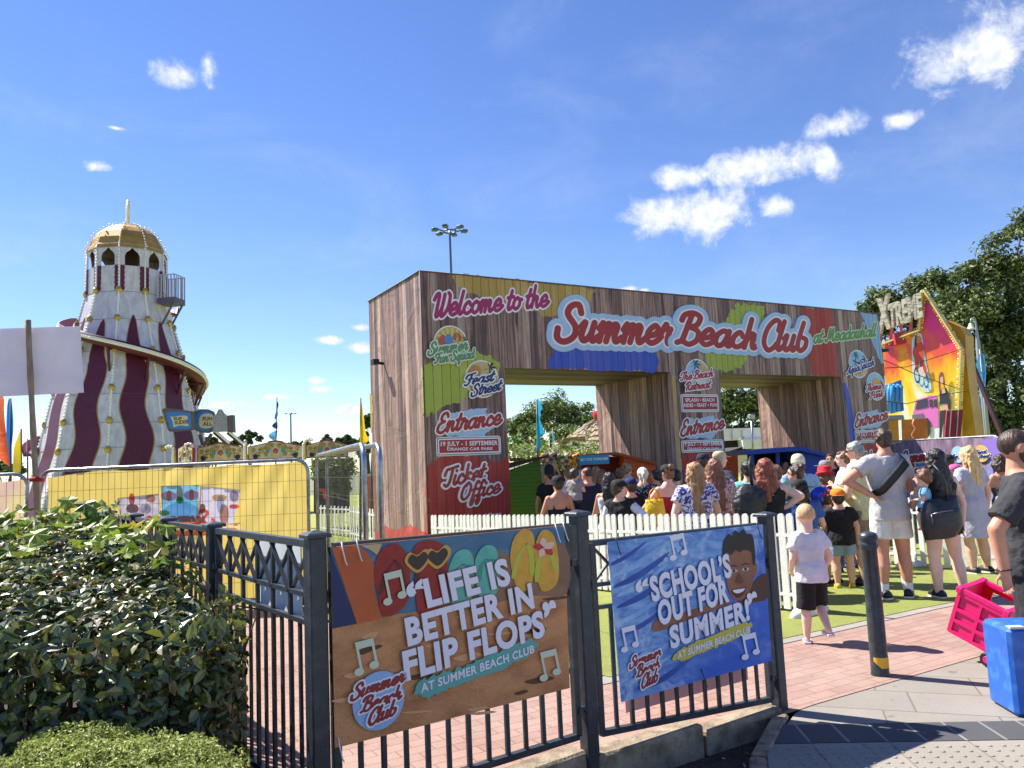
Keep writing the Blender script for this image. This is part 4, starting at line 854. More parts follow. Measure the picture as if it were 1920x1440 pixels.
A2('face_print', [(858, 310), (870, 270), (930, 240), (1000, 270), (1018, 340), (1010, 430), (985, 500), (940, 535), (895, 515), (868, 440)], skb, 4, 4); A2('ear_print', [(1012, 350), (1030, 335), (1032, 380), (1014, 410)], skb, 4.5, 3)
A2('hair_print', [(846, 290), (850, 225), (880, 175), (900, 190), (915, 155), (935, 172), (960, 148), (975, 175), (1005, 180), (1018, 240), (1022, 330), (1008, 340), (1000, 275), (960, 262), (935, 275), (915, 262), (890, 290), (868, 275), (858, 320)], hrb, 5, 2)
for x, y in ((905, 372), (968, 362)):
    A2('brow_print', [(x-26, y-14), (x, y-30), (x+26, y-20), (x, y-22)], hrb, 5.2, 3); A2('eye_print', [(x-20, y+6), (x, y-6), (x+20, y+2), (x, y+14)], mat('eye_white_print', (210, 200, 196), .5), 5.4, 3); A2('iris_print', [(x-9, y+4), (x, y-6), (x+9, y+3), (x, y+13)], hrb, 6, 3)
A2('nose_print', [(925, 395), (938, 390), (958, 430), (940, 445), (915, 436)], mat('shade_skin2_print', (108, 62, 42), .55), 5.3, 3); A2('mouth_print', [(893, 478), (930, 470), (970, 466), (955, 505), (925, 520), (903, 505)], mat('mouth_print', (82, 24, 26), .5), 5.5, 3); A2('teeth_print', [(898, 481), (930, 474), (964, 470), (950, 488), (920, 496)], BW, 6.2, 3)
text(F2, b2, 'SCHOOL’S', (1222, 1126), (1369, 1079), (1215, 1081), BW, 9, outline=BSB); text(F2, b2, '“', (1198, 1135), (1217, 1129), (1190, 1091), BW, 9, .05)
text(F2, b2, 'OUT FOR', (1235, 1171), (1364, 1125), (1230, 1127), BW, 9, outline=BSB); text(F2, b2, 'SUMMER!', (1257, 1214), (1402, 1160), (1253, 1174), BW, 9, outline=BSB); text(F2, b2, '”', (1406, 1156), (1420, 1151), (1399, 1113), BW, 9, .05)
mb = MB(); F2.blob(mb, [(1258, 1236), (1268, 1218), (1397, 1164), (1410, 1171), (1402, 1187), (1275, 1240)], 7, .010, seed=6, ns=40); mb.build('brush_mark', mat('yellow_strip_print', (196, 184, 70), .5), b2)
text(F2, b2, 'AT SUMMER BEACH CLUB', (1268, 1235), (1404, 1185), (1267.6, 1222), BW, 9, .03)
for x, y, s in ((1268, 1025, 28), (1177, 1197, 28), (1403, 1211, 28)): mb = MB(); note(F2, mb, x, y, s, 8); mb.build('music_note', BW, b2)
sbc(F2, b2, (1209, 1248), .075, (('Summer', (1177, 1253), (1235, 1229), (1178, 1233)), ('Beach', (1190, 1269), (1233, 1251), (1190, 1248)), ('Club', (1198, 1290), (1229, 1275), (1198, 1267))), 8)
def tie(root, F, x, y, m, l=.05):
    a = F.at(F.px(x, y), 0, .003); mb = MB(); mb.tube([a+[0, 0, .03], a+F.n*.012, a+F.n*.014+[.01, 0, -l], a+F.n*.012+[.018, 0, -l*1.3]], .0028, 5); mb.build('cable_tie', m, root)
for x, y in ((640, 1030), (668, 1023), (1040, 992), (1055, 990), (634, 1396)): tie(b1, F1, x, y, plastic)
for x, y in ((1154, 1018), (1418, 990), (1315, 1265)): tie(b2, F2, x, y, tieblk)
# ---------------------------------------------------------------- white picket fences
pk = mat('picket_paint', (238, 236, 230), .55, c2=(222, 220, 210), ns=9, dirt=.12)
PKM = {}
def picket_mesh(h, w=.07):
    k = (round(h, 2), w)
    if k not in PKM:
        mb = MB(); pts = [(-w/2, 0)]+[(w/2, 0)]+[(w/2*math.cos(a), h-w/2+w/2*math.sin(a)*1.0) for a in [math.pi*i/8 for i in range(9)]]
        mb.prism([(x, 0, z) for x, z in pts], (0, .02, 0)); o = fixn(mb.build('picket', pk)); PKM[k] = o.data; bpy.data.objects.remove(o)
    return PKM[k]
GP = 'white picket fence panels round the queue'
def picket_panel(a, b, n, label, h=.92, group=GP, foot=(), base=None, w=.07):
    a, b = np.array(a, float), np.array(b, float); d = b-a; L = np.linalg.norm(d); ang = math.atan2(d[1], d[0]); za, zb = (gz(*a), gz(*b)) if base is None else base
    root = thing('picket_fence', (*((a+b)/2), (za+zb)/2), ang, label, 'picket fence', group); tl = (zb-za)/L
    for i in range(n):
        s = -L/2+w/2+(L-w)*i/(n-1); o = bpy.data.objects.new('picket', picket_mesh(h, w)); COL.objects.link(o); o.parent = root; o.location = (s, 0, .03+tl*s); o.rotation_euler = (random.uniform(-.012, .012), random.uniform(-.008, .008), 0)
    mb = MB()
    for z in (.17, .74):
        e = Vector((1, 0, tl)); mb.bar((-L/2, .036, z-tl*L/2), (L/2, .036, z+tl*L/2), .03, .075, up=(0, 1, 0))
    mb.build('rail', pk, root, local=True)
    for s in foot:
        q = MB(); q.loft([[(s+x*f, y*f, z) for x, y in [(.09*math.cos(t)*1.0, .30*math.sin(t)) for t in [2*math.pi*i/20 for i in range(20)]]] for f, z in ((1, .0), (1, .05), (.86, .085), (.5, .10))]); q.build('foot', pk, root, local=True)
    return root
fa, fb = np.array([-1.45, 12.9]), np.array([2.74, 7.5]); fl = ['white picket fence panel in front of the ticket office pillar, starting at the arch corner', 'white picket fence panel in front of the green hut', 'white picket fence panel behind the square post between the two banners', 'white picket fence panel behind the upper left of the blue banner', 'white picket fence panel ending beside the small boy in the white shirt']
for i in range(5): picket_panel(fa+(fb-fa)*(i/5+.003), fa+(fb-fa)*((i+1)/5-.003), 13, fl[i], foot=(.66,) if i == 4 else ())
rp = [(4.35, 13.1), (4.98, 11.75), (5.55, 10.55), (6.28, 9.75), (7.3, 8.7)]
for i, lb in enumerate(('white picket fence panel behind the boy in the blue tee and dark cap', 'white picket fence panel behind the man in white shorts', 'white picket fence panel behind the woman with the black bag', 'white picket fence panel in front of the blonde woman')): picket_panel(rp[i], rp[i+1], 10 if i != 3 else 11, lb, foot=(.3,) if i in (1, 2) else ())
picket_panel((2.72, 7.5), (4.35, 13.1), 26, 'long white picket run closing the queue lane behind the small boy', w=.07) if False else None
c = lambda x, y, d: D(x, y, d)[:2]
picket_panel(c(594, 940, 23), c(656, 940, 21), 10, 'far white picket fence panel seen through the wire fence, straight on', .8); picket_panel(c(655, 940, 20.5), c(712, 940, 17.5), 14, 'far white picket fence panel in shade beside the arch, seen at an angle', .85)
# ---------------------------------------------------------------- temporary wire fences
def wire_fence(a, b, zt, zb, label, px=.075, pz=.2, wire=.0035, tube=.021):
    a, b = np.array(a, float), np.array(b, float); d = b-a; L = np.linalg.norm(d); d3 = np.array([d[0]/L, d[1]/L, 0]); root = thing('wire_fence', (*((a+b)/2), zb), 0, label, 'wire fence', 'temporary wire fence panels')
    P = lambda s, z: v3(a, 0)+d3*s+[0, 0, z]; mb = MB(); r = .16
    path = [P(0, zb)]+[P(0, zt-r)]+[P(r-r*math.cos(t), zt-r+r*math.sin(t)) for t in [math.pi/2*i/6 for i in range(1, 7)]]+[P(L-r+r*math.sin(t), zt-r+r*math.cos(t)) for t in [math.pi/2*i/6 for i in range(7)]]+[P(L, zb)]
    mb.tube(path, tube, 10); mb.tube([P(0, zb+.12), P(L, zb+.12)], tube*.8, 8); mb.build('tube_frame', galv, root)
    mb = MB(); n = int(L/px)
    for i in range(1, n): mb.bar(P(L*i/n, zb+.12), P(L*i/n, zt-.005), wire, wire)
    k = int((zt-zb-.2)/pz)
    for i in range(k+1): z = zt-.06-i*pz; mb.bar(P(.0, z), P(L, z), wire, wire)
    mb.build('wire_mesh', mat('wire', (120, 118, 108), .5, .3), root)
    for s in (.0, L): mb = MB(); mb.box(P(s, zb+.06), (.62, .22, .12), math.atan2(d[1], d[0])+1.57, bev=.03); fixn(mb.build('foot_block', mat('foot_block', (72, 70, 68), .9), root)); return root, P, L
ya_, yb_ = D(74, 886, 9.5), D(577, 863, 9.6)
hf, HP, HL = wire_fence(ya_[:2], yb_[:2], 1.715, -.07, 'long wire fence panel with the yellow banner hanging behind it')
wire_fence((-2.44, 9.52), (-1.17, 6.0), 1.75, -.02, 'bare wire fence panel slanting towards the camera, left of its twin', wire=.002); wire_fence((-2.34, 9.62), (-1.08, 6.2), 1.752, -.02, 'bare wire fence panel slanting towards the camera, nearest the arch', wire=.002)
lf0, lf1 = D(-150, 897, 9.2), D(52, 887, 9.5); hl, HP2, HL2 = wire_fence(lf0[:2], lf1[:2], 1.69, -.07, 'wire fence panel at the left edge with a pale draped banner')
def inpoly(x, y, P):
    P = np.array(P); ins = np.zeros(x.shape, bool)
    for a, b in zip(P, np.roll(P, -1, 0)):
        with np.errstate(divide='ignore', invalid='ignore'): c = ((a[1] > y) != (b[1] > y)) & (x < (b[0]-a[0])*(y-a[1])/(b[1]-a[1])+a[0])
        ins ^= c
    return ins
def cloth_mat(name, c, c2=None, tr=.5, ns=1.6):
    m, n, b = newmat(name); co = n.coords('Object'); f = n.ramp(n.noise(co, ns, 4, .5, .6).outputs[0], .35, .65); base = n.mix(f, lin(c), lin(c2 or c))
    n.set(b.inputs['Base Color'], base); b.inputs['Roughness'].default_value = .6; t = n.add('ShaderNodeBsdfTranslucent'); n.set(t.inputs[0], base); mx = n.add('ShaderNodeMixShader'); mx.inputs[0].default_value = tr
    n.set(mx.inputs[1], b); n.set(mx.inputs[2], t); n.set(m.node_tree.nodes['Material Output'].inputs[0], mx); return m
yel = cloth_mat('yellow_banner_cloth', (242, 216, 124), (238, 208, 108), .5)
YN = np.cross(np.array([*(yb_-ya_)[:2], 0]), [0, 0, 1.]); YN /= np.linalg.norm(YN)           # towards the camera
def drape(P, s0, s1, z0, ztop, m, root, off, nx=70, nz=22, seed=0, skip=None):
    mb = MB(); V = []; F = []; SZ = []
    for i in range(nx+1):
        for j in range(nz+1):
            s = s0+(s1-s0)*i/nx; h = j/nz; sag = .022*abs(math.sin(math.pi*4*(i/nx)+.4))+.05*math.exp(-((i/nx)*14)**2)
            z = z0+(ztop-sag-z0)*h; fold = .009*math.sin(17*(s+.9*h*(1 if math.sin(s*2.1) > 0 else -1)))*h**2+.006*math.sin(6*s+8*h+seed)
            V.append(P(s, z)-YN*(off+fold*(0 if skip is not None else 1)+.012)); SZ.append((s, z))
    for i in range(nx):
        for j in range(nz):
            a = i*(nz+1)+j
            if skip is None or not skip((SZ[a][0]+SZ[a+nz+1][0])/2, (SZ[a][1]+SZ[a+1][1])/2): F.append([a, a+nz+1, a+nz+2, a+1])
    mb.raw(V, F, True); return mb.build('cloth', m, root)
yb = thing('fence_banner', HP(HL/2, 0.), 0, 'yellow cloth banner hung behind the wire fence, its printed photographs and lettering mirrored', 'banner')
YF = Face(HP(0, 0)-YN*.006, (yb_-ya_)*[1, 1, 0], YN, .0009)
pb = thing('fence_banner', HP2(HL2/2, 0.), 0, 'pale pink and yellow draped banner on the fence at the left edge', 'banner'); drape(HP2, -.3, HL2-.04, -.02, 1.62, cloth_mat('pale_banner_cloth', (232, 222, 130), (212, 168, 172), .5, .9), pb, .0, 30)
ph = lambda name, pts, m, k, sm=0: (lambda q: (YF.poly(q, pts, k, True, sm), q.build(name, m, yb)))(MB())
Z4 = lambda *zz: [(x/2.526, 740+y/2.526) for x, y in zz]
PHS = [[YF.px(*q) for q in Z4(*c)] for c in (((560, 494), (748, 472), (766, 596), (579, 606)), ((766, 436), (938, 432), (934, 596), (774, 600)), ((949, 434), (1135, 454), (1101, 613), (944, 602)), ((1049, 614), (1134, 609), (1136, 664), (1049, 661)))]
YU = float(np.dot(YF.u, np.array([*(yb_-ya_)[:2], 0])/HL))
drape(HP, .10, HL-.02, -.02, 1.69, yel, yb, .0, 150, 70)
drp = yb.children[0]; bm = bmesh.new(); bm.from_mesh(drp.data); ym = rootmat(yb); kill = []
for f in bm.faces:
    c = np.array(ym @ f.calc_center_median())-YF.o; q = (np.array([np.dot(c, YF.u)]), np.array([c[2]]))
    if any(inpoly(q[0], q[1], P)[0] for P in PHS): kill.append(f)
bmesh.ops.delete(bm, geom=kill, context='FACES'); bm.to_mesh(drp.data); bm.free()
pm = [cloth_mat('photo_grey', (222, 214, 222), (184, 174, 186), .5, 9), cloth_mat('photo_blue', (96, 176, 214), (150, 206, 230), .5, 5), cloth_mat('photo_lilac', (216, 206, 228), (232, 222, 232), .5, 6), cloth_mat('photo_pink', (246, 160, 186), None, .88), cloth_mat('photo_skin', (214, 168, 146), None, .88), cloth_mat('photo_dark', (150, 120, 122), None, .88), cloth_mat('photo_red', (224, 120, 116), None, .88), cloth_mat('photo_paleblue', (196, 212, 240), None, .88), cloth_mat('coral_letters', (250, 128, 96), None, .88), cloth_mat('photo_green', (120, 170, 90), None, .88), cloth_mat('photo_tan', (222, 190, 140), None, .88)]
ph('photograph', Z4((556, 490), (752, 468), (770, 600), (575, 610)), pm[0], 1); ph('photograph', Z4((762, 432), (942, 428), (938, 600), (770, 604)), pm[1], 1.5); ph('photograph', Z4((945, 430), (1140, 450), (1105, 618), (940, 606)), pm[2], 2); ph('photograph', Z4((1045, 612), (1138, 606), (1140, 668), (1045, 664)), pm[10], 1.5)
for x, y in ((800, 480), (908, 476)): ph('swim_ring', Z4(*[(x+38*math.cos(t), y+24*math.sin(t)) for t in [i*.524 for i in range(12)]]), pm[3], 3); ph('swimmer', Z4((x-12, y-12), (x, y-30), (x+12, y-12), (x+8, y+22), (x-8, y+22)), pm[4], 4, 2)
for i, (x, y, w_, h_, q) in enumerate(((625, 495, 14, 26, 6), (628, 540, 30, 20, 5), (715, 492, 22, 18, 4), (690, 540, 26, 22, 0), (600, 580, 22, 16, 4), (852, 470, 16, 34, 4), (852, 500, 18, 16, 9), (780, 560, 26, 12, 9), (1040, 488, 36, 14, 10), (1045, 520, 18, 40, 7), (1062, 566, 22, 44, 4), (1110, 480, 22, 26, 0), (1110, 530, 24, 10, 6), (960, 540, 14, 22, 5), (1092, 645, 40, 14, 4), (655, 590, 18, 24, 5))): ph('photo_figure', Z4((x-w_, y), (x-w_*.6, y-h_), (x+w_*.6, y-h_*.9), (x+w_, y+h_*.1), (x+w_*.5, y+h_), (x-w_*.6, y+h_*.9)), pm[q], 3.2+i*.1, 3)
ph('logo_disc', Z4(*[(862+112*math.cos(t), 608+100*math.sin(t)) for t in [i*.1571 for i in range(40)]]), pm[7], 5.2)
for t, A, B, C in (('Summer', (402, 981), (275, 983), (402, 957)), ('Beach', (390, 1003), (300, 1006), (390, 986))):
    L = YF.script(t, A, B, C, [(0., 0)], r=.19, k=6, h=.05); L[0].build('lettering', pm[8], yb)
for x, y in ((205, 878), (437, 867), (660, 350)): pass
# bamboo pole with the blank back of a sign
bam = mat('bamboo', (158, 138, 112), .6, c2=(132, 114, 92), ns=20, nv=(1, 1, .3)); lav = cloth_mat('sign_back', (232, 228, 236), (222, 218, 230), .32, 2)
sg = thing('pole_sign', D(66, 960, 9.4)*[1, 1, 0], 0, 'blank lilac-grey back of a sign board tied to a bamboo pole', 'sign')
a, b_ = D(52, 600, 9.3), D(68, 925, 9.4); a2 = a+(b_-a)*2.6; mb = MB(); pts = [a+(a2-a)*i/24 for i in range(25)]; mb.tube(pts, [.031+(.006 if i % 3 == 0 else 0) for i in range(25)], 10); mb.build('pole', bam, sg)
q = [D(-190, 622, 9.36), D(149, 611.5, 9.36), D(155.5, 736, 9.42), D(-190, 752, 9.42)]; mb = MB(); mb.prism(q, (0, .02, 0)); fixn(mb.build('board', lav, sg))
mb = MB(); mb.tube([b_+[-.05, -.04, .17], b_+[.05, -.05, .17], b_+[.04, .05, .16]], .03, 6); mb.build('red_rag', mat('rag', (176, 30, 34), .8), sg)
# ---------------------------------------------------------------- bollard
bo = thing('bollard', (2.43, 5.47, 0), 0, 'black ringed bollard with a yellow stripe at its foot', 'bollard'); bp = mat('bollard_paint', (38, 46, 52), .35, c2=(58, 66, 72), ns=16, bump=.2, bs=70, dirt=.2)
mb = MB(); mb.lathe([(.062, -.05), (.062, .01), (.0585, .02), (.0575, .13), (.0545, .55), (.051, .84), (.056, .853), (.062, .866), (.063, .88), (.056, .893), (.0535, .9), (.058, .907), (.064, .92), (.064, .936), (.054, .955), (.03, .966), (.006, .97)], (2.43, 5.47, 0), 32); mb.build('shaft', bp, bo)
mb = MB(); R = .0592; V = []; F = []
for i in range(25): t = math.radians(-150+i*6.); z = .05+.03*(1 if i < 8 else 0)*0; V += [(2.43+R*math.cos(t), 5.47+R*math.sin(t), .055+.045*max(0, min(1, (8-i)/8.)) ), (2.43+R*math.cos(t), 5.47+R*math.sin(t), .125-.03*max(0, (i-14)/10.)*0)]
for i in range(24): F.append([2*i, 2*i+2, 2*i+3, 2*i+1])
mb.raw(V, F, True); mb.build('stripe', mat('hazard_yellow', (226, 180, 40), .45, dirt=.25), bo)
# ---------------------------------------------------------------- blue cool box and pink folding crate
bx = mat('cool_box_blue', (34, 96, 190), .45, c2=(58, 122, 208), ns=14, lo=.5, hi=.7, bump=.15, bs=150, dirt=.22)
fA, fB = G(1906, 1345), G(1856, 1315); e1 = (fA-fB); wL = np.linalg.norm(e1); e1 /= wL; e2 = np.array([-e1[1], e1[0], 0]); wl_ = max(wL, .3)
fB = fA-e1*wl_; hb = .49
cb_ = thing('cool_box', (fA+fB)/2+e2*.3, 0, 'scuffed bright blue cool box standing on the grey pavement', 'cool box'); cc = (fA+fB)/2+e2*.30; an = math.atan2(e1[1], e1[0])
mb = MB(); mb.box(cc+[0, 0, .243], (wl_, .60, .486), an, bev=.02); fixn(mb.build('body', bx, cb_)); mb = MB(); mb.box(cc+[0, 0, .476], (wl_-.045, .555, .03), an, bev=.008); fixn(mb.build('lid', bx, cb_))
mb = MB(); mb.box(fA+e2*.06-e1*.03+[0, 0, .488], (.05, .08, .012), an); mb.build('latch', mat('latch_grey', (190, 192, 196), .4), cb_)
pkr = mat('crate_pink', (222, 26, 108), .4); rdc = mat('crate_red', (214, 34, 36), .45); alu = mat('aluminium', (206, 208, 210), .25, .9)
TLc = D(1800, 1107, 5.65); ca, cb2, cc2 = np.array([.172, -.264, -.132])*.96, np.array([-.048, .127, -.317])*.96, np.array([.238, .144, .021])*1.1
cr = thing('folding_crate', (TLc+ca+cb2)*[1, 1, 0], 0, 'bright pink folding crate trolley tilted back on small wheels', 'crate trolley')
X, Y, Z = [q/np.linalg.norm(q) for q in (ca, cc2, -cb2)]; la, lb, lc = [np.linalg.norm(q) for q in (ca, cc2, cb2)]; PT_ = lambda a, b, c: TLc+ca*a+cc2*b+cb2*c
def plate(m, name, o, du, dv, nrm, frames):
    """wall of the crate: recessed panels with raised ribs"""
    mb = MB(); q = lambda u, v, k=0: o+du*u+dv*v+nrm*k; mb.prism([q(0, 0), q(1, 0), q(1, 1), q(0, 1)], -nrm*.008)
    for u0, v0, u1, v1 in frames:
        mb.prism([q(u0, v0, .001), q(u1, v0, .001), q(u1, v1, .001), q(u0, v1, .001)], nrm*.012)
    return fixn(mb.build(name, m, cr))
ribs = [(0, 0, 1, .10), (0, .92, 1, 1), (0, .1, .06, .92), (.94, .1, 1, .92), (.47, .1, .53, .92), (.06, .38, .47, .46), (.53, .38, .94, .46), (.06, .64, .47, .72), (.53, .64, .94, .72)]
plate(pkr, 'front_wall', PT_(0, 0, 0), ca, cb2, -Y, ribs); plate(pkr, 'side_wall', PT_(0, 1, 0), -cc2, cb2, -X, ribs); plate(pkr, 'side_wall', PT_(1, 0, 0), cc2, cb2, X, ribs)
mb = MB(); q = lambda u, v: PT_(u, 1, v)
for u0, v0, u1, v1 in ((0, 0, 1, .12), (0, .12, .25, .38), (.75, .12, 1, .38), (0, .38, 1, 1)): mb.prism([q(u0, v0), q(u1, v0), q(u1, v1), q(u0, v1)], Y*.012)
fixn(mb.build('back_wall', rdc, cr)); mb = MB(); mb.prism([PT_(0, 0, 1), PT_(1, 0, 1), PT_(1, 1, 1), PT_(0, 1, 1)], Z*.012); fixn(mb.build('floor', rdc, cr))
mb = MB()
for a_, b__ in (((0, 0), (1, 0)), ((1, 0), (1, 1)), ((1, 1), (0, 1)), ((0, 1), (0, 0))): mb.bar(PT_(*a_, -.03), PT_(*b__, -.03), .034, .026, up=Z)
for a_ in ((0, 0), (1, 0), (1, 1), (0, 1)): mb.box(PT_(*a_, -.02), (.045, .045, .05), ax=(X, Y, Z), bev=.008)
fixn(mb.build('rim', pkr, cr))
for b__ in (-.05, 1.05):
    o_ = PT_(.86, b__, 1.0); o_[2] = .048; sgn = -1 if b__ < .5 else 1; w2 = MB(); t_ = Y*[1, 1, 0]; t_ /= np.linalg.norm(t_); u_ = np.cross(t_, [0, 0, 1.])
    for r_, m_, k_, nm_ in ((.048, tieblk, .014, 'tyre'), (.026, pkr, .017, 'hub')):
        q = MB(); q.loft([[o_+t_*s_+(u_*math.cos(a)+np.array([0, 0, 1.])*math.sin(a))*rr for a in [2*math.pi*i/20 for i in range(20)]] for s_, rr in ((-k_, r_*.9), (-k_*.6, r_), (k_*.6, r_), (k_, r_*.9))]); ob = q.build(nm_ if nm_ != 'tyre' else 'wheel', m_, cr)
HANDLE = D(1917, 1082, 5.1)
mb = MB()
for b__, dx in ((.38, -.03), (.60, .03)): mb.tube([PT_(1.03, b__, .75), PT_(1.03, b__, -.05), HANDLE+[dx, .02, .0]], .0095, 8)
mb.build('pull_bar', alu, cr); mb = MB(); mb.cap(HANDLE+[-.07, 0, .01], HANDLE+[.07, .04, .01], .018, .018); mb.build('grip', tieblk, cr)
# ---------------------------------------------------------------- hedge, sapling, box shrub, litter
HPOLY = [(-6, 3.0), (-2.6, 3.0), (-1.75, 3.08), (-1.26, 3.22), (-1.22, 3.42), (-1.43, 3.85), (-1.74, 4.25), (-2.2, 4.85), (-2.95, 5.8), (-4.6, 6.6), (-6, 6.4)]
def htop(x, y): return .99+.075*(y-3.2)+.14*(vnoise(x+20, y+20, 2.3, 5)-.5)+.12*(vnoise(x+20, y+20, 6, 6)-.5)+.03*np.clip(-2.2-x, 0, 2)
def edge_d(x, y):
    P = np.array(HPOLY); d = np.full(x.shape, 9.)
    for a, b in zip(P, np.roll(P, -1, 0)):
        e = b-a; t = np.clip(((x-a[0])*e[0]+(y-a[1])*e[1])/(e@e), 0, 1); d = np.minimum(d, np.hypot(x-a[0]-t*e[0], y-a[1]-t*e[1]))
    return d
hedge = thing('hedge', (-2.6, 4.2, -.1), 0, 'large dense broad-leaved hedge filling the bed at the lower left', 'hedge')
x = RNG.uniform(-4.6, -1.2, 42000); y = RNG.uniform(2.95, 6.6, 42000); k = inpoly(x, y, HPOLY); x, y = x[k], y[k]; ed = edge_d(x, y); rd = np.clip(1-ed/.28, 0, 1)
z = htop(x, y)-.22*rd**2-RNG.random(len(x))**2.2*.22; nn = np.stack([RNG.normal(0, .55, len(x)), RNG.normal(-.15, .55, len(x)), np.full(len(x), 1.)], 1)
ci = [np.stack([x, y, z], 1)]; ni = [unit(nn)]
P = np.array(HPOLY); vis = [(1, 2), (2, 3), (3, 4), (4, 5), (5, 6), (6, 7), (7, 8), (0, 1)]
for i, j in vis:
    a, b = P[i], P[j]; L = np.linalg.norm(b-a); nq = int(L*1900 if i < 5 else L*800); t = RNG.random(nq); nr = np.array([(b-a)[1], -(b-a)[0]])/L; dep = RNG.random(nq)**1.6*.22-.03; q = a+(b-a)*t[:, None]-nr*dep[:, None]
    zz = RNG.uniform(-.05, .98, nq)*htop(q[:, 0], q[:, 1]); ci.append(np.stack([q[:, 0], q[:, 1], zz], 1)); ni.append(unit(np.stack([nr[0]+RNG.normal(0, .5, nq), nr[1]+RNG.normal(0, .5, nq), RNG.normal(.35, .5, nq)], 1)))
V, F = leaves(np.concatenate(ci), np.concatenate(ni), .067, .033, .18, .18)
LFH = leaf_mat('hedge_leaf', [(36, 52, 28), (54, 72, 36), (72, 88, 48), (96, 108, 64), (138, 142, 58), (104, 72, 40)], .42, .22, 1.)
bigmesh('foliage', V, F, [LFH], hedge, smooth=False)
mb = MB()
for i in range(150):
    x0, y0 = random.uniform(-3.6, -1.3), random.uniform(3.1, 5.2)
    if inpoly(np.array([x0]), np.array([y0]), HPOLY)[0]: mb.tube([(x0, y0, -.1), (x0+random.uniform(-.1, .1), y0+random.uniform(-.1, .1), .45), (x0+random.uniform(-.22, .22), y0+random.uniform(-.2, .2), .93)], [.012, .008, .003], 5)
mb.build('stems', barkm, hedge)
sap = thing('maple_sapling', (-2.7, 4.9, -.1), 0, 'yellow-green maple shoots with pointed lobed leaves rising out of the hedge top', 'sapling')
nq = 210; x = RNG.uniform(-3.9, -1.9, nq); y = RNG.uniform(4.2, 6.0, nq); k = inpoly(x, y, HPOLY); x, y = x[k], y[k]; z = htop(x, y)+RNG.uniform(.0, .16, len(x)); nn = unit(np.stack([RNG.normal(0, .5, len(x)), RNG.normal(-.35, .5, len(x)), np.full(len(x), .9)], 1))
V, F = leaves(np.stack([x, y, z], 1), nn, .15, .1, .12, .25, lobed=True); bigmesh('foliage', V, F, [leaf_mat('maple_leaf', [(92, 120, 36), (128, 150, 48), (150, 166, 60), (74, 100, 44), (176, 160, 56)], .42, .4)], sap)
mb = MB(); 
for i in range(0, len(x), 2): mb.tube([(x[i], y[i], .75), (x[i]+.02, y[i], z[i])], [.005, .0025], 5)
mb.build('stems', barkm, sap)
box = thing('box_shrub', (-1.6, 2.45, -.1), 0, 'low clipped yellow-green small-leaved shrub in the bottom left corner', 'shrub'); Cs = []; Ns = []
for cx, cy, cz, rx, ry, rz in ((-1.35, 2.72, .36, .42, .36, .22), (-1.78, 2.5, .33, .42, .4, .20), (-1.12, 2.62, .32, .22, .26, .2), (-2.0, 2.66, .35, .4, .3, .20), (-1.45, 2.3, .30, .36, .3, .2), (-1.62, 2.86, .39, .3, .25, .19), (-1.05, 2.4, .28, .18, .22, .18), (-2.2, 2.4, .36, .4, .4, .18)):
    nq = 7600; v = unit(RNG.normal(size=(nq, 3))); v[:, 2] = np.abs(v[:, 2])*1.0-.08; f = .80+.2*RNG.random((nq, 1))**.6; p = np.array([cx, cy, cz+.095])+v*np.array([rx, ry, rz])*f
    bump = (vnoise(p[:, 0]*1+30, p[:, 1]*1+30, 16, 9)-.5)*.07; p[:, 2] += bump; p[:, :2] += v[:, :2]*bump[:, None]; Cs.append(p); Ns.append(unit(v+RNG.normal(size=(nq, 3))*.6))
V, F = quads(np.concatenate(Cs), np.concatenate(Ns), .0165, .0085); bigmesh('foliage', V, F, [leaf_mat('box_leaf', [(112, 126, 52), (150, 162, 78), (178, 186, 104), (200, 204, 136)], .5, .3)], box)
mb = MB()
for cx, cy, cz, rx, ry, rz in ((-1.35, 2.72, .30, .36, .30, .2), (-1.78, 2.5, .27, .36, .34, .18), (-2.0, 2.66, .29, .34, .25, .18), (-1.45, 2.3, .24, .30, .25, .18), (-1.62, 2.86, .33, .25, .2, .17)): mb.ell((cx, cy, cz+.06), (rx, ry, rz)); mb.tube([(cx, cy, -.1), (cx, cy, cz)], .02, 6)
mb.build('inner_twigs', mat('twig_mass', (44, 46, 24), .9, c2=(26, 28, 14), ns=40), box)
wd = thing('weed', (-1.08, 3.4, -.1), 0, 'spindly half-dry weed growing at the foot of the corner railing post', 'weed'); wp = np.array([ray(508, 1425)[0]*3.4, 3.4, -.1]); mb = MB(); cs, ns = [], []
for i in range(9):
    a = random.uniform(0, 6.28); h = random.uniform(.15, .34); t = wp+[.10*math.cos(a), .08*math.sin(a), h]; mb.tube([wp, wp*.4+t*.6+[0, 0, .03], t], [.003, .0025, .0015], 5)
    for j in range(7): f = random.uniform(.35, 1); cs.append(wp*(1-f)+t*f+np.array([random.uniform(-.02, .02), random.uniform(-.02, .02), .01])); ns.append((random.gauss(0, 1), random.gauss(-.5, 1), .6))
mb.build('stems', mat('dry_stem', (134, 116, 76), .8), wd); V, F = leaves(np.array(cs), unit(np.array(ns)), .045, .016); bigmesh('leaves', V, F, [leaf_mat('weed_leaf', [(120, 116, 60), (158, 134, 84), (96, 92, 44)], .6)], wd)
nq = 2600; x = RNG.uniform(-1.3, 1.4, nq); y = RNG.uniform(2.7, 4.6, nq); t = (x-P3[0])/(P5[0]-P3[0]); k = (y < P3[1]+(P5[1]-P3[1])*t-.09) & (x < .66+(y-2.4)*.289); x, y = x[k], y[k]; dens = vnoise(x+9, y+9, 2.4, 8)*.8+RNG.random(len(x))*.5 > .52; x, y = x[dens], y[dens]
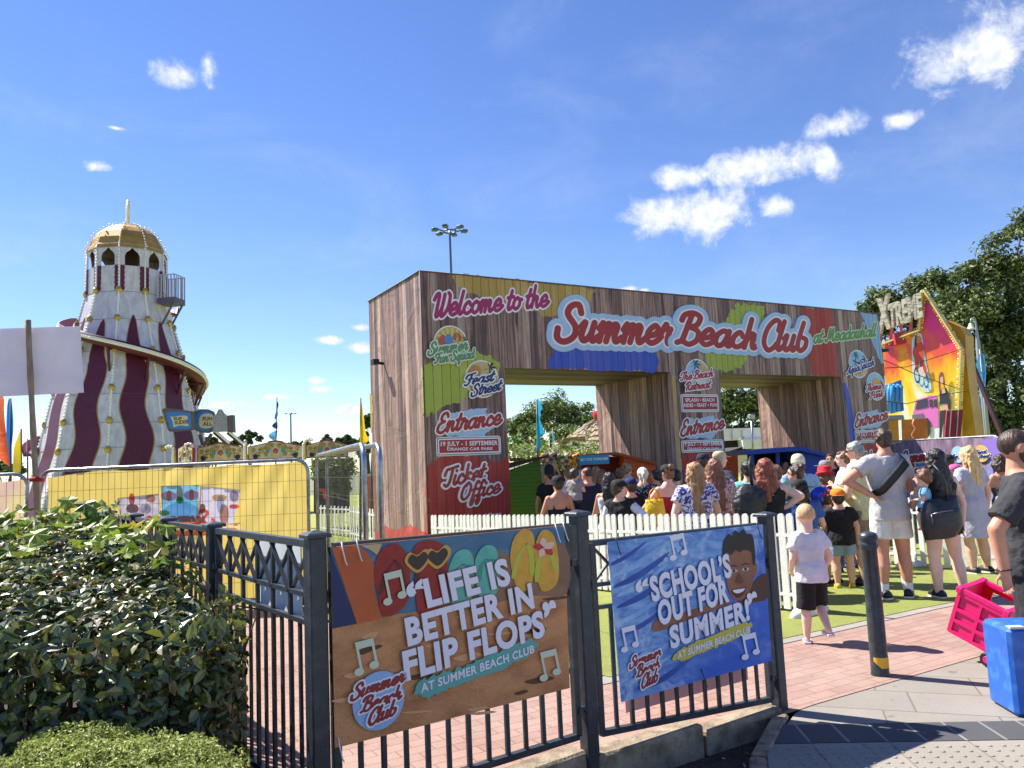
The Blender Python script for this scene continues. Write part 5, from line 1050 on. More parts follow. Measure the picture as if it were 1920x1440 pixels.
V, F = leaves(np.stack([x, y, -.097+RNG.random(len(x))*.02], 1), unit(np.stack([RNG.normal(0, .3, len(x)), RNG.normal(0, .3, len(x)), np.full(len(x), 1.)], 1)), .042, .017, .3, .1)
tag(bigmesh('leaf_litter', V, F, [leaf_mat('litter', [(58, 46, 36), (96, 78, 58), (140, 120, 92), (176, 160, 132), (44, 34, 28)], .8, .1)]), kind='stuff')
# ---------------------------------------------------------------- helter skelter
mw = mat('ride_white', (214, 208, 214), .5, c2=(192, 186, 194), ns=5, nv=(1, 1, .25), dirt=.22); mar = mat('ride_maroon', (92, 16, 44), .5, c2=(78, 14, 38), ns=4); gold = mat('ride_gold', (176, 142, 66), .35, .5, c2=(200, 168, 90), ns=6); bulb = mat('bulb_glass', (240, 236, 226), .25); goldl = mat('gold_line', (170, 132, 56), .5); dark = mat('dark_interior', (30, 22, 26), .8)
HX = D(237, 880, 40); HC = np.array([HX[0], 40., -.27]); NS = 10
PR = [(0, 4.75), (2.4, 3.93), (4.2, 3.62), (6.0, 3.25), (8.2, 2.66), (9.87, 2.2), (11.35, 1.86), (13.7, 1.84)]
def RZ(z):
    for (a, r), (b, s) in zip(PR, PR[1:]):
        if z <= b: return r+(s-r)*(z-a)/(b-a)
    return 1.84
A0 = math.radians(-90+18)+.267
def fp(i, u, z, lift=0.):
    """point on facet i (u -1..1 across) at height z"""
    a0, a1 = A0+2*math.pi*i/NS-math.pi/NS, A0+2*math.pi*i/NS+math.pi/NS; r = RZ(z)/math.cos(math.pi/NS)*.985
    p0, p1 = np.array([math.cos(a0), math.sin(a0)])*r, np.array([math.cos(a1), math.sin(a1)])*r; p = p0*(1-u)/2+p1*(1+u)/2; n = np.array([math.cos((a0+a1)/2), math.sin((a0+a1)/2)])
    return np.array([HC[0]+p[0]+n[0]*lift, HC[1]+p[1]+n[1]*lift, HC[2]+z])
hs_ = thing('slide_tower', HC, 0, 'tall maroon and white striped helter skelter tower with gold dome and spiral slide', 'helter skelter')
for i in range(NS):
    mb = MB(); zs = [0, 2.4, 4.2, 6.0, 8.2, 9.87, 11.35, 12.7]
    for a, b in zip(zs, zs[1:]): mb.raw([fp(i, -1, a), fp(i, 1, a), fp(i, 1, b), fp(i, -1, b)], [[0, 1, 2, 3]])
    # window storey: side posts and an ogee head
    for s in (-1, 1): mb.raw([fp(i, s, 12.7), fp(i, s*.58, 12.7), fp(i, s*.58, 13.2), fp(i, s, 13.2)], [[0, 1, 2, 3]])
    for s in (-1, 1): mb.raw([fp(i, s, 13.2), fp(i, s*.58, 13.2), fp(i, s*.45, 13.38), fp(i, s*.2, 13.5), fp(i, 0, 13.64), fp(i, 0, 13.85), fp(i, s, 13.85)], [[0, 1, 2, 3, 4, 5, 6]])
    mb.use(1); zt = 10.1-.25*(i % 2); nz = 46; L, R, L2, R2 = [], [], [], []
    for k in range(nz+1):
        z = zt*k/nz; wv = .14*math.sin(z*1.9+.6); hw = .50 if z < 7.6 else max(.012, .50*math.sqrt(max(0, (zt-z)/(zt-7.6)))*.9)
        for lst, e, sg in ((L, hw, -1), (R, hw, 1), (L2, hw+.05, -1), (R2, hw+.05, 1)): lst.append((wv*(1 if z < 8 else .3)+sg*e, z))
    for k in range(nz): mb.raw([fp(i, *L[k], .022), fp(i, *R[k], .022), fp(i, *R[k+1], .022), fp(i, *L[k+1], .022)], [[0, 1, 2, 3]])
    mb.use(2)
    for k in range(nz): mb.raw([fp(i, *L2[k], .012), fp(i, *R2[k], .012), fp(i, *R2[k+1], .012), fp(i, *L2[k+1], .012)], [[0, 1, 2, 3]])
    mb.use(1)
    for s in (-1, 1):
        for k in range(10):
            z0, z1 = 11.4+.13*k, 11.53+.13*k; e = .62-.05*(k % 2); V = [fp(i, s*.94, z0, .015), fp(i, s*e, z0, .015), fp(i, s*(e-.05+.1*(k % 2)), z1, .015), fp(i, s*.94, z1, .015)]; mb.raw(V, [[0, 1, 2, 3]])
    mb.use(3)
    for z in (1.2, 2.4, 3.4, 4.6, 6.0, 8.2, 9.87, 11.35): mb.bar(fp(i, -1, z, .006), fp(i, 1, z, .006), .02, .03)
    o = mb.build('panel', [mw, mar, goldl, mat('seam_grey', (150, 144, 150), .6)], hs_)
    mb = MB(); z = .4
    while z < 13.75: p = fp(i, 1, z, .05); mb.ell(p, (.05, .05, .05), n=6, m=4); z += .17
    mb.tube([fp(i, 1, z, .0) for z in (0, 2.4, 4.2, 6.0, 8.2, 9.87, 11.35, 13.8)], .045, 5); mb.build('bulb_strip', bulb, hs_)
    for z in (3.3, 4.7, 6.3, 8.3, 9.9, 11.4):
        mb = MB(); mb.lathe([(.17, -.02), (.17, .02), (.1, .06), (.02, .08)], (0, 0, 0), 6, smooth=False); a_ = A0+math.pi/NS*(2*i+1); X_, Z_ = np.array([-math.sin(a_), math.cos(a_), 0]), np.array([math.cos(a_), math.sin(a_), .12]); c_ = fp(i, 1, z, .04)
        mb.v[-24:] = [tuple(c_+X_*p[0]+Z_*p[2]*1.3+np.array([0, 0, 1.15*p[1]])) for p in mb.v[-24:]]; mb.build('gold_plaque', gold, hs_)
mb = MB(); mb.lathe([(1.55, 12.65), (1.57, 12.7), (.5, 12.75), (.5, 13.9)], HC, 10, smooth=False); mb.lathe([(1.77, 13.8), (1.74, 13.75), (.2, 13.8)], HC, 10); mb.build('lantern_floor', mat('lantern_wood', (84, 50, 44), .7), hs_)
dm = MB(); rings = []
for r, z in ((2.14, 13.55), (2.08, 13.72), (2.0, 13.95), (1.88, 14.28), (1.64, 14.66), (1.3, 14.95), (.85, 15.17), (.35, 15.3), (.06, 15.33)): r *= .92; rings.append([HC+[r*math.cos(A0+math.pi/NS*(2*j+1)), r*math.sin(A0+math.pi/NS*(2*j+1)), z+(.1 if z < 13.8 else 0)] for j in range(NS)])
dm.loft(rings, False, False); dm.build('dome', mat('dome_gold', (190, 150, 72), .5, .3, c2=(160, 120, 54), ns=2.5, dirt=.15), hs_)
for j in range(NS):
    mb = MB(); a = A0+math.pi/NS*(2*j+1)
    for t in np.linspace(0, 1, 16):
        r, z = np.interp(t*6, range(7), [2.05, 1.92, 1.8, 1.55, 1.15, .6, .1]), np.interp(t*6, range(7), [13.75, 13.97, 14.34, 14.76, 15.09, 15.28, 15.32]); mb.ell(HC+[r*math.cos(a), r*math.sin(a), z], (.045, .045, .045), n=6, m=4)
    mb.build('bulb_strip', bulb, hs_)
mb = MB(); mb.tube([HC+[0, 0, 15.2], HC+[0, 0, 15.5]], .05, 8); mb.tube([HC+[0, 0, 15.45], HC+[0, 0, 16.72]], .07, 8)
for k in range(12):
    for j in range(6): mb.ell(HC+[.1*math.cos(j*1.05), .1*math.sin(j*1.05), 15.5+k*.105], (.035, .035, .035), n=5, m=4)
mb.build('finial', bulb, hs_)
TH = [50, 90, 180, 270, 360, 450, 540, 575]; ZH = [10.9, 10.75, 10.1, 8.55, 7.1, 5.6, 4.0, 3.3]
pts = []
for k in range(121):
    t = 50+525*k/120; z = float(np.interp(t, TH, ZH)); a = math.radians(t); pts.append((a, z, RZ(z)))
hp = lambda a, z, r: HC+[r*math.cos(a), r*math.sin(a), z]
sec = lambda a, z, r, q: [hp(a, z+dz, r+dr) for dr, dz in q]
ch = MB(); ch.loft([sec(a, z, r, ((.02, -.06), (.74, -.12), (.84, .36), (.79, .36), (.70, -.02), (.24, .02), (.17, .3), (.12, .3), (.06, .0))) for a, z, r in pts], True, True); ch.build('slide_chute', mar, hs_)
ch = MB(); ch.loft([sec(a, z, r, ((.80, .08), (.84, .26), (.88, .26), (.84, .08))) for a, z, r in pts], True, False); ch.build('light_band', mat('band_white', (226, 222, 226), .45), hs_)
ch = MB()
for k in range(0, 481): 
    t = 50+525*k/480; z = float(np.interp(t, TH, ZH)); a = math.radians(t); ch.ell(hp(a, z+.17, RZ(z)+.88), (.045, .045, .045), n=5, m=4)
ch.build('bulb_strip', bulb, hs_)
for k in range(4, 120, 7):
    a, z, r = pts[k]; mb = MB(); mb.bar(hp(a, z-.1, r+.74), hp(a, z-1.25, RZ(z-1.25)), .09, .09); mb.bar(hp(a, z-.08, r), hp(a, z-.14, r+.76), .08, .1); mb.bar(hp(a, z-.1, r+.45), hp(a, z-1.25, RZ(z-1.25)), .05, .05); mb.build('bracket', mar, hs_)
ba = math.radians(-8); mb = MB(); bX = np.array([math.cos(ba), math.sin(ba), 0]); bY = np.array([-bX[1], bX[0], 0]); bc = HC+bX*2.5+[0, 0, 11.0]
mb.box(bc, (.95, 1.0, .3), ba)
for s in (-1, 1): mb.bar(HC+bX*1.95+bY*s*.4+[0, 0, 9.3], bc+bX*.45+bY*s*.4, .08, .08)
mb.build('balcony_floor', mat('ride_grey_purple', (92, 78, 96), .5), hs_)
mb = MB()
for s in (-1, 1):
    mb.bar(bc+bX*-.5+bY*s*.48+[0, 0, 1.35], bc+bX*.46+bY*s*.48+[0, 0, 1.35], .05, .05)
    for k in range(6): q = bc+bX*(-.45+.18*k)+bY*s*.48; mb.bar(q+[0, 0, .15], q+[0, 0, 1.35], .07, .03)
for k in range(6): q = bc+bX*.46+bY*(-.48+.19*k); mb.bar(q+[0, 0, .15], q+[0, 0, 1.35], .03, .07)
mb.bar(bc+bX*.46-bY*.48+[0, 0, 1.35], bc+bX*.46+bY*.48+[0, 0, 1.35], .05, .05); mb.build('balcony_rail', mat('rail_lilac', (176, 170, 186), .5), hs_)
# ---------------------------------------------------------------- ride signs, painted panels
def flat(px0, d, n=(0, -1, 0)): n = np.array(n, float); n /= np.linalg.norm(n); return Face(D(*px0, d), np.cross([0, 0, 1.], n)*1.0, n, .006)
def sheet_on(F, pts, name, m, root, t=.06, sm=0, k=0):
    Q = [F.px(*p) for p in pts]; Q = smooth_poly(Q, True, sm) if sm else Q; mb = MB(); F.poly(mb, Q, k, False)
    n = len(mb.v); base = [np.array(p)-F.n*t for p in mb.v]; nf = [f[::-1] for f in mb.f]; mb.raw(base, nf)
    for i in range(n): j = (i+1) % n; mb.f.append([i, j, n+j, n+i]); mb.m.append(0); mb.sm.append(False)
    return fixn(mb.build(name, m, root))
crm = mat('panel_cream', (206, 192, 150), .5, c2=(190, 176, 136), ns=3, dirt=.15); rdl = mat('panel_red', (150, 34, 40), .5); dgn = mat('scroll_green', (60, 62, 40), .5); gsc = mat('scroll_gold', (190, 158, 84), .45, .2); tea = mat('scroll_teal', (60, 140, 170), .5); nvy = mat('scroll_navy', (30, 30, 86), .5); bos = mat('boss_red', (176, 84, 80), .25)
fr = thing('ride_facade', D(460, 900, 26)*[1, 1, 0]+[0, 0, -.27], 0, 'row of cream painted fairground panels with gold scrolls, red bosses and curled bulb pillars', 'fairground panels')
def spiral(cx, cy, r, turns, a0, s=1):
    return [(cx+s*r*(1-.85*t)*math.cos(a0+turns*6.283*t), cy+r*(1-.85*t)*math.sin(a0+turns*6.283*t)) for t in np.linspace(0, 1, 22)]
def fair_panel(F, tl, pk_, tr, br, bl, rel=1.):
    mid = lambda a, b, t: (a[0]+(b[0]-a[0])*t, a[1]+(b[1]-a[1])*t)
    sh = mid(tl, pk_, .72); sh2 = mid(tr, pk_, .72); sheet_on(F, [bl, br, tr, (sh2[0], sh2[1]+1), (sh2[0]-2, pk_[1]+2.0), pk_, (sh[0]+2, pk_[1]+2.0), (sh[0], sh[1]+1), tl], 'panel', rdl, fr, .08)
    c = ((tl[0]+tr[0]+br[0]+bl[0])/4, (tl[1]+tr[1]+br[1]+bl[1]+pk_[1])/5); inn = [(c[0]+(x-c[0])*.965, c[1]+(y-c[1])*.84) for x, y in (bl, br, tr, sh2, (sh2[0]-2, pk_[1]+2), pk_, (sh[0]+2, pk_[1]+2), sh, tl)]
    mb = MB(); F.poly(mb, inn, 1); mb.build('panel_field', crm, fr)
    o = F.px(c[0], c[1]+1.5); hw = (F.px(*br)[0]-F.px(*bl)[0])/2; hh = F.px(*bl)[1]; H = (F.px(*pk_)[1]-hh)*.40; st = []
    for s in (-1, 1):
        for cx, cy, r, tn, a in ((.30, .35, .28, 1.3, 2.5), (.52, .12, .34, 1.2, .5), (.66, -.35, .36, 1.25, 3.6), (.36, -.4, .26, 1.2, 1.0), (.18, .62, .2, 1.1, 3.), (.78, .25, .2, 1.1, 5.)):
            st.append(([(o[0]+s*x*hw, o[1]+y*H) for x, y in [(p[0]/hw*H*1.0+cx, p[1]+cy) for p in spiral(0, 0, r, tn, a)]], H*.055))
        st.append(([(o[0]+s*hw*(.08+.72*t), o[1]+H*(.75-1.35*t*t+.25*math.sin(7*t))) for t in np.linspace(0, 1, 16)], H*.06))
    X, Y = grid(o[0]-hw, o[1]-H*1.6, o[0]+hw, o[1]+H*1.5, H*.045); V = seg_field(X, Y, st); a, b = MB(), MB(); F.fill(a, V-H*.05, X[0, 0], Y[0, 0], H*.045, None, 2); F.fill(b, V, X[0, 0], Y[0, 0], H*.045, None, 3); merge((0, a), (1, b)).build('scrollwork', [dgn, gsc], fr)
    for s in (-1, 1):
        for x_, y_, r_, m_ in ((.28, 0, .24, tea), (.72, -.62, .32, nvy)): mb = MB(); F.disc(mb, (o[0]+s*hw*x_, o[1]+H*y_), H*r_, None, 4); mb.build('painted_disc', m_, fr)
    mb = MB(); mb.ell(F.at(o, 3), (H*.34, H*.2, H*.34), n=16, m=10); mb.build('boss', bos, fr)
FP = flat((500, 860), 26); FPa = flat((345, 860), 26, (-.75, -.66, 0))
fair_panel(FPa, (334, 841), (345.5, 833), (361, 839), (361, 868), (334, 870)); fair_panel(FP, (369.5, 840), (411.7, 829), (457, 838), (458.7, 863.5), (369, 868)); fair_panel(FP, (465, 837.5), (516, 825), (567.6, 835.5), (568.7, 860), (465, 863.5)); fair_panel(FP, (574, 834), (612.4, 823.5), (652, 834), (652, 857), (574, 859.5))
for x, y0, y1, s in ((327, 834, 871, -1), (363.5, 829, 869, -1), (461.3, 824, 865, 0), (571.5, 821, 862, 1)):
    mb = MB(); a, b = D(x, y1, 25.8), D(x, y0+5, 25.8); h = b[2]-a[2]; path = [a, a+[0, 0, h*.8]]+[a+[s*-.0+s*.16*(1-math.cos(t))*1.0, 0, h*.8+.16*math.sin(t)] for t in (.5, 1., 1.6, 2.2)]; mb.tube(path, .055, 8); mb.build('bulb_pillar', gold, fr)
    q = MB()
    for k in range(9): f = k/8; p = np.array(path[0])*(1-f)+np.array(path[1])*f; q.ell(p+[-.02, -.07, 0], (.05, .05, .05), n=6, m=5)
    for p in path[2:]: q.ell(np.array(p)+[0, -.06, 0], (.05, .05, .05), n=6, m=5)
    q.build('bulb_strip', bulb, fr)
sgd = mat('sign_edge', (112, 84, 70), .6, c2=(70, 74, 90), ns=18, lo=.45, hi=.55); sgb = mat('sign_blue', (40, 116, 190), .5); sgc = mat('sign_cream', (196, 186, 160), .5); sgt = mat('sign_text', (120, 96, 40), .5); sgr = mat('sign_back_grey', (150, 148, 158), .6, c2=(128, 126, 136), ns=14, lo=.5, hi=.56)
def rsign(label, F, out, blue, cream, lines, loc):
    r = thing('ride_sign', loc, 0, label, 'ride sign', 'slide signs on lit struts'); sheet_on(F, out, 'board', sgd, r, .08, 3)
    for pts, m, k, nm in ((blue, sgb, 1, 'blue_field'), (cream, sgc, 2, 'cream_field')): mb = MB(); F.poly(mb, pts, k, True, 3); mb.build(nm, m, r)
    for t, A, B, C in lines: F.font(t, A, B, C, .05, 3).build('lettering', sgt, r)
    return r
Fs = flat((333, 790), 33, (-.15, -1, 0)); z2 = lambda *zz: [(290+x/4.683, 740+y/4.683) for x, y in zz]
r1 = rsign('ornate blue and cream slide sign on the tower side, reading SLIP', Fs, z2((65, 130), (120, 120), (330, 145), (345, 160), (352, 290), (330, 310), (145, 325), (110, 290), (80, 180)), z2((105, 165), (160, 150), (300, 160), (318, 185), (320, 285), (300, 300), (165, 300), (130, 275)), z2((140, 190), (160, 195), (220, 185), (290, 190), (285, 240), (300, 275), (220, 270), (170, 285), (160, 240)), (('SLIP', *z2((170, 222), (240, 222), (170, 196))), ('SLIDES', *z2((178, 262), (288, 250), (178, 232)))), Fs.at((0, 0)))
Fs2 = flat((380, 790), 33.5, (-.1, -1, 0)); r2 = rsign('half turned blue slide sign, partly covered by the grey back of another board', Fs2, z2((355, 145), (515, 148), (515, 320), (360, 315)), z2((368, 165), (500, 160), (505, 295), (372, 300)), z2((405, 180), (510, 175), (510, 280), (400, 285)), (('FUN', *z2((425, 228), (505, 225), (425, 196))), ('ALL', *z2((425, 275), (505, 270), (425, 240)))), Fs2.at((0, 0)))
r3 = thing('ride_sign', Fs2.at((1.0, 0)), 0, 'grey back of a pointed ride sign board beside the blue slide signs', 'ride sign', 'slide signs on lit struts'); Fs3 = flat((415, 790), 33.2)
sheet_on(Fs3, z2((510, 190), (540, 170), (560, 130), (585, 128), (605, 160), (635, 185), (640, 325), (512, 328)), 'board', sgr, r3, .08, 0); sheet_on(Fs3, z2((640, 182), (684, 178), (690, 332), (640, 330)), 'end_board', sgd, r3, .3, 0)
mb = MB()
for a, b in (((520, 330), (640, 440)), ((640, 335), (780, 450)), ((500, 345), (430, 450)), ((395, 350), (420, 440))): A, B = z2(a, b); mb.bar(D(*A, 33.4), D(*B, 33.4), .11, .11)
mb.build('strut', mat('strut_maroon', (70, 34, 40), .5), r3); mb = MB()
for a, b in (((540, 330), (650, 425)), ((660, 335), (775, 435))):
    A, B = z2(a, b)
    for t in np.linspace(0, 1, 12): mb.ell(D(A[0]+(B[0]-A[0])*t, A[1]+(B[1]-A[1])*t-1.2, 33.3), (.06, .06, .06), n=5, m=4)
mb.build('bulb_strip', bulb, r3)
# ---------------------------------------------------------------- lamp masts and flags
def mast(label, x, ytop, d, rad, hr, n, ybase=880):
    t = D(x, ytop, d); b = np.array([t[0], d, -.27]); m_ = mat('mast_steel', (88, 96, 108), .4, .6); r = thing('lamp_mast', b, 0, label, 'lamp mast'); mb = MB(); mb.tube([b, t-[0, 0, .35*hr], t-[0, 0, .05]], [rad*1.5, rad*.9, rad*.8], 10); mb.build('pole', m_, r)
    mb = MB(); mb.tube([t+[.35*hr*math.cos(a), .35*hr*math.sin(a), -.12*hr] for a in [2*math.pi*i/16 for i in range(17)]], .045*hr, 6); mb.build('ring', m_, r)
    for i in range(n):
        a = 2*math.pi*(i+.3)/n; q = MB(); c, s = math.cos(a), math.sin(a); q.bar(t+[.3*hr*c, .3*hr*s, -.12*hr], t+[.75*hr*c, .75*hr*s, -.02*hr], .06*hr, .06*hr); q.box(t+[.84*hr*c, .84*hr*s, -.06*hr], (.36*hr, .30*hr, .17*hr), a, bev=.04*hr); q.build('floodlight', m_, r)
mast('tall lamp mast with a ring of floodlights rising behind the arch', 843, 430, 44, .07, 1.05, 6); mast('small distant lamp mast on the skyline beside the blue streamer flag', 545, 775, 100, .1, .72, 4)
def flag(label, d, pole, outlines, cols, wave=.10, name='feather_flag', rad=.02, pm=None):
    a, b = D(*pole[0], d), D(*pole[1], d); b2 = a+(b-a)*((a[2]+.27)/max(.2, a[2]-b[2])); r = thing(name, b2, 0, label, 'flag', 'flags flying round the fairground'); mb = MB(); mb.tube([b2, a], [rad*1.6, rad], 6); mb.build('pole', pm or mat('flag_pole', (60, 60, 64), .5), r)
    F = flat(pole[0], d)
    for pts, c in zip(outlines, cols):
        Q = [F.px(*p) for p in pts]; Q = smooth_poly(Q, True, 3); x0, x1 = min(q[0] for q in Q), max(q[0] for q in Q); z0, z1 = min(q[1] for q in Q), max(q[1] for q in Q); h = max(x1-x0, z1-z0)/46
        X, Y = grid(x0-h, z0-h, x1+h, z1+h, h); V = poly_field(X, Y, Q); mb = MB(); F.fill(mb, V, X[0, 0], Y[0, 0], h)
        mb.v = [(p[0], p[1]+wave*math.sin(5.5*(p[0]-a[0])*2+2.2*p[2])*min(1, abs(p[0]-a[0])*3+.15), p[2]) for p in mb.v]; mb.sm = [True]*len(mb.sm); mb.build('cloth', c, r)
fc = lambda n_, c, c2=None: cloth_mat(n_, c, c2, .45, 2.5)
fo, fbl, fye, fcy, fnv, flb = fc('flag_orange', (236, 92, 40), (240, 130, 90)), fc('flag_blue', (28, 110, 196)), fc('flag_yellow', (236, 206, 50), (226, 190, 40)), fc('flag_cyan', (40, 164, 212), (70, 184, 224)), fc('flag_navy', (20, 40, 110)), fc('flag_lightblue', (110, 184, 230))
flag('orange feather flag at the far left edge of the picture', 17, ((-16, 735), (-10, 900)), [[(-14, 742), (11, 742), (14, 780), (18, 835), (17, 874), (2, 866), (-6, 850), (-12, 800)]], [fo]); flag('blue feather flag just right of the orange flag at the left edge', 18.5, ((20, 747), (20, 900)), [[(13, 760), (20, 748), (23, 775), (24, 810), (20, 868), (15, 860)]], [fbl])
flag('small yellow feather flag between the blue flag and the bamboo pole', 19, ((39.5, 804), (40, 900)), [[(39, 808), (41, 840), (40, 884), (20, 886), (26, 850), (33, 825)]], [fye]); flag('tiny pink pennant behind the bamboo pole beside the tower slide', 24, ((51.5, 823), (52, 890)), [[(51, 825), (53, 845), (52, 852), (49, 840)]], [fc('flag_pink', (206, 110, 120))])
flag('navy and light blue streamer flag above the painted ride panels', 33, ((519, 745), (517, 860)), [[(519, 752), (523, 758), (521, 766), (520, 772), (518, 764)], [(519, 768), (521, 776), (518, 786), (514, 783)], [(519, 790), (520, 804), (513, 802), (511, 797)], [(519, 807), (520, 812), (516, 826), (503, 817)]], [fnv, fbl, fnv, flb])
flag('tall yellow feather flag beside the left edge of the wooden arch', 17.5, ((676, 746), (676, 1000)), [[(676, 752), (680, 765), (683, 790), (686, 812), (691, 824), (684, 836), (685, 852), (677, 846), (675, 800)]], [fye]); flag('second yellow flag lower down behind the fence twin tubes', 19, ((697, 835), (697, 950)), [[(697, 838), (702, 850), (700, 870), (704, 885), (697, 880)]], [fye])
flag('turquoise feather flag seen through the left archway in front of the round tree', 20, ((1006, 749), (1008.5, 865)), [[(1006, 751), (1017, 764), (1013, 772), (1015, 779), (1012, 784), (1017, 800), (1022, 813), (1013, 818), (1014, 832), (1010, 848), (1007, 846)]], [fcy]); flag('small pale blue flag behind the turquoise one in the left archway', 25, ((1037, 806), (1038, 850)), [[(1036, 808), (1038.5, 810), (1039.5, 830), (1036.5, 829)]], [flb])
# swan-neck lamp post with its flag
lp = thing('lamp_post', D(1850, 860, 30)*[1, 1, 0]+[0, 0, -.27], 0, 'grey lamp post with a swan neck bell lamp beside the ride board', 'lamp post'); t0 = D(1850, 800, 30); mb = MB(); pth = [np.array([t0[0], 30, -.27]), D(1843, 740, 30), D(1834, 650, 30), D(1830.5, 612, 30), D(1829, 600, 30), D(1825.5, 595, 30), D(1821, 598, 30), D(1819.5, 607, 30)]; mb.tube(pth, [.11, .10, .09, .035, .03, .03, .03, .03], 8); mb.build('pole', mat('lamp_grey', (150, 156, 160), .45, .4), lp)
mb = MB(); mb.lathe([(.02, .0), (.05, -.02), (.08, -.10), (.13, -.2), (.16, -.24)], D(1819.5, 606, 30), 14); mb.build('lamp_shade', mat('lamp_shade_white', (214, 216, 216), .4), lp)
flag('light and dark blue flag hanging beside the swan neck lamp post', 29.4, ((1837, 655), (1853, 830)), [[(1837, 662), (1845, 670), (1848, 705), (1846, 740), (1838, 738), (1831, 722), (1828, 742), (1821, 720), (1829, 690)], [(1822, 742), (1836, 744), (1838, 765), (1833, 782), (1827, 772)]], [fc('flag_sky', (96, 176, 222), (60, 140, 204)), fbl], .06, rad=.03, pm=MATS['lamp_grey'])
# ---------------------------------------------------------------- ride with the painted mural
XF = Face(D(1730, 820, 27), (.66, -.75, 0), (-.75, -.66, 0), .012); X7 = lambda *zz: [(1600+x/3, 380+y/3) for x, y in zz]
xr = thing('thrill_ride', XF.at((0, -1.2)), 0, 'thrill ride with a flame mural board, bulb edging and big cream letters on top', 'fairground ride')
m, n, b = newmat('mural_flames'); co = n.coords('Object'); sx = n.add('ShaderNodeSeparateXYZ'); n.set(sx.inputs[0], co); mp = n.add('ShaderNodeMapping'); n.set(mp.inputs[0], co); mp.inputs[3].default_value = (1, 1, .42)
nz_ = n.noise(mp, 1.3, 5, .55, .7).outputs[0]; hgt = n.math('ADD', n.math('MULTIPLY', sx.outputs[2], .2), n.math('MULTIPLY', n.math('SUBTRACT', nz_, .5), 1.15)); hgt = n.math('ADD', hgt, n.math('MULTIPLY', n.math('ABSOLUTE', sx.outputs[0]), .06))
rp = n.add('ShaderNodeValToRGB'); cr_ = rp.color_ramp
for _ in range(4): cr_.elements.new(.5)
for e, (p, c) in zip(cr_.elements, ((.0, (196, 222, 236)), (.26, (236, 236, 226)), (.40, (250, 220, 60)), (.58, (248, 176, 30)), (.74, (236, 92, 50)), (.90, (228, 44, 128)))): e.position = p; e.color = lin(c)
n.set(rp.inputs[0], n.math('MULTIPLY', hgt, .84)); n.set(b.inputs['Base Color'], rp); b.inputs['Roughness'].default_value = .45
BO = X7((163, 800), (378, 718), (400, 492), (612, 822), (598, 1180), (598, 1330), (205, 1330))
sheet_on(XF, BO, 'mural_board', m, xr, .25); yel2 = mat('truss_yellow', (196, 148, 20), .5, c2=(176, 130, 18), ns=2, dirt=.15)
XB = Face(XF.at((0, 0), 0, -.4), XF.u, XF.n); sheet_on(XB, X7((520, 660), (600, 700), (630, 745), (632, 850), (655, 1060), (692, 1320), (700, 1400), (590, 1400), (596, 900)), 'truss_side', yel2, xr, .8)
bm_ = [mat('bulb_yellow', (240, 214, 90), .3), mat('bulb_green', (90, 170, 110), .3), mat('bulb_pink', (226, 110, 130), .3), mat('bulb_cream', (240, 232, 206), .3)]
mb = MB(); base = MB(); E_ = X7((163, 800), (378, 718), (400, 492), (612, 822), (598, 1180))
for a, b_ in zip(E_, E_[1:]):
    A, B = XF.px(*a), XF.px(*b_); nst = int(np.linalg.norm(B-A)/.085); base.bar(XF.at(A, 0, .03), XF.at(B, 0, .03), .05, .28, up=XF.n)
    for k in range(nst):
        c = A+(B-A)*k/nst
        for j in (-.08, 0, .08): mb.use(random.choice((0, 0, 1, 2, 3))); mb.ell(XF.at(c+np.array([-(B-A)[1], (B-A)[0]])/np.linalg.norm(B-A)*j, 0, .08), (.032, .032, .032), n=5, m=4)
base.build('edge_strip', mat('edge_strip_yellow', (226, 200, 110), .5), xr); mb.build('bulb_edging', bm_, xr)
mural = lambda name, pts, m, k, sm=3: (lambda q: (XF.poly(q, X7(*pts), k, True, sm), q.build(name, m, xr)))(MB())
pt = lambda n_, c: mat('mural_'+n_, c, .5)
mural('rider_splash', [(335, 760), (380, 735), (395, 800), (410, 900), (425, 960), (440, 1050), (400, 1065), (370, 1030), (340, 1000), (330, 860)], pt('splash', (190, 220, 232)), 1)
mural('rider_suit', [(352, 790), (378, 775), (398, 815), (395, 880), (400, 930), (380, 935), (372, 890), (365, 950), (352, 945), (345, 880), (335, 840)], pt('red', (206, 70, 50)), 2); mural('rider_helmet', [(355, 760), (375, 750), (385, 775), (370, 790), (354, 785)], pt('helmet', (216, 120, 60)), 3); mural('rider_arm', [(345, 800), (352, 740), (358, 742), (356, 810)], pt('dark', (60, 50, 60)), 3)
for cx, cy, rx_, ry_ in ((362, 970, 17, 48), (412, 1005, 13, 40)):
    q = MB(); o = XF.px(*X7((cx, cy))[0]); ex = XF.px(*X7((cx+rx_, cy))[0])-o; ey = XF.px(*X7((cx, cy+ry_))[0])-o; XF.ring(q, o, abs(ey[1])*.72, abs(ey[1]), 4, 24, abs(ex[0])/abs(ey[1])); q.build('bike_wheel', pt('tyre', (50, 52, 58)), xr)
mural('bike_body', [(372, 930), (400, 925), (412, 960), (405, 985), (385, 975), (372, 955)], pt('bike', (214, 200, 190)), 5); mural('fender', [(395, 920), (410, 912), (418, 950), (408, 965)], pt('red', (206, 70, 50)), 6)
mural('truck_body', [(335, 1195), (352, 1110), (418, 1092), (420, 1085), (470, 1085), (480, 1180), (480, 1260), (430, 1265), (425, 1230), (410, 1210), (395, 1225), (330, 1215)], pt('pink', (226, 120, 196)), 1, 0)
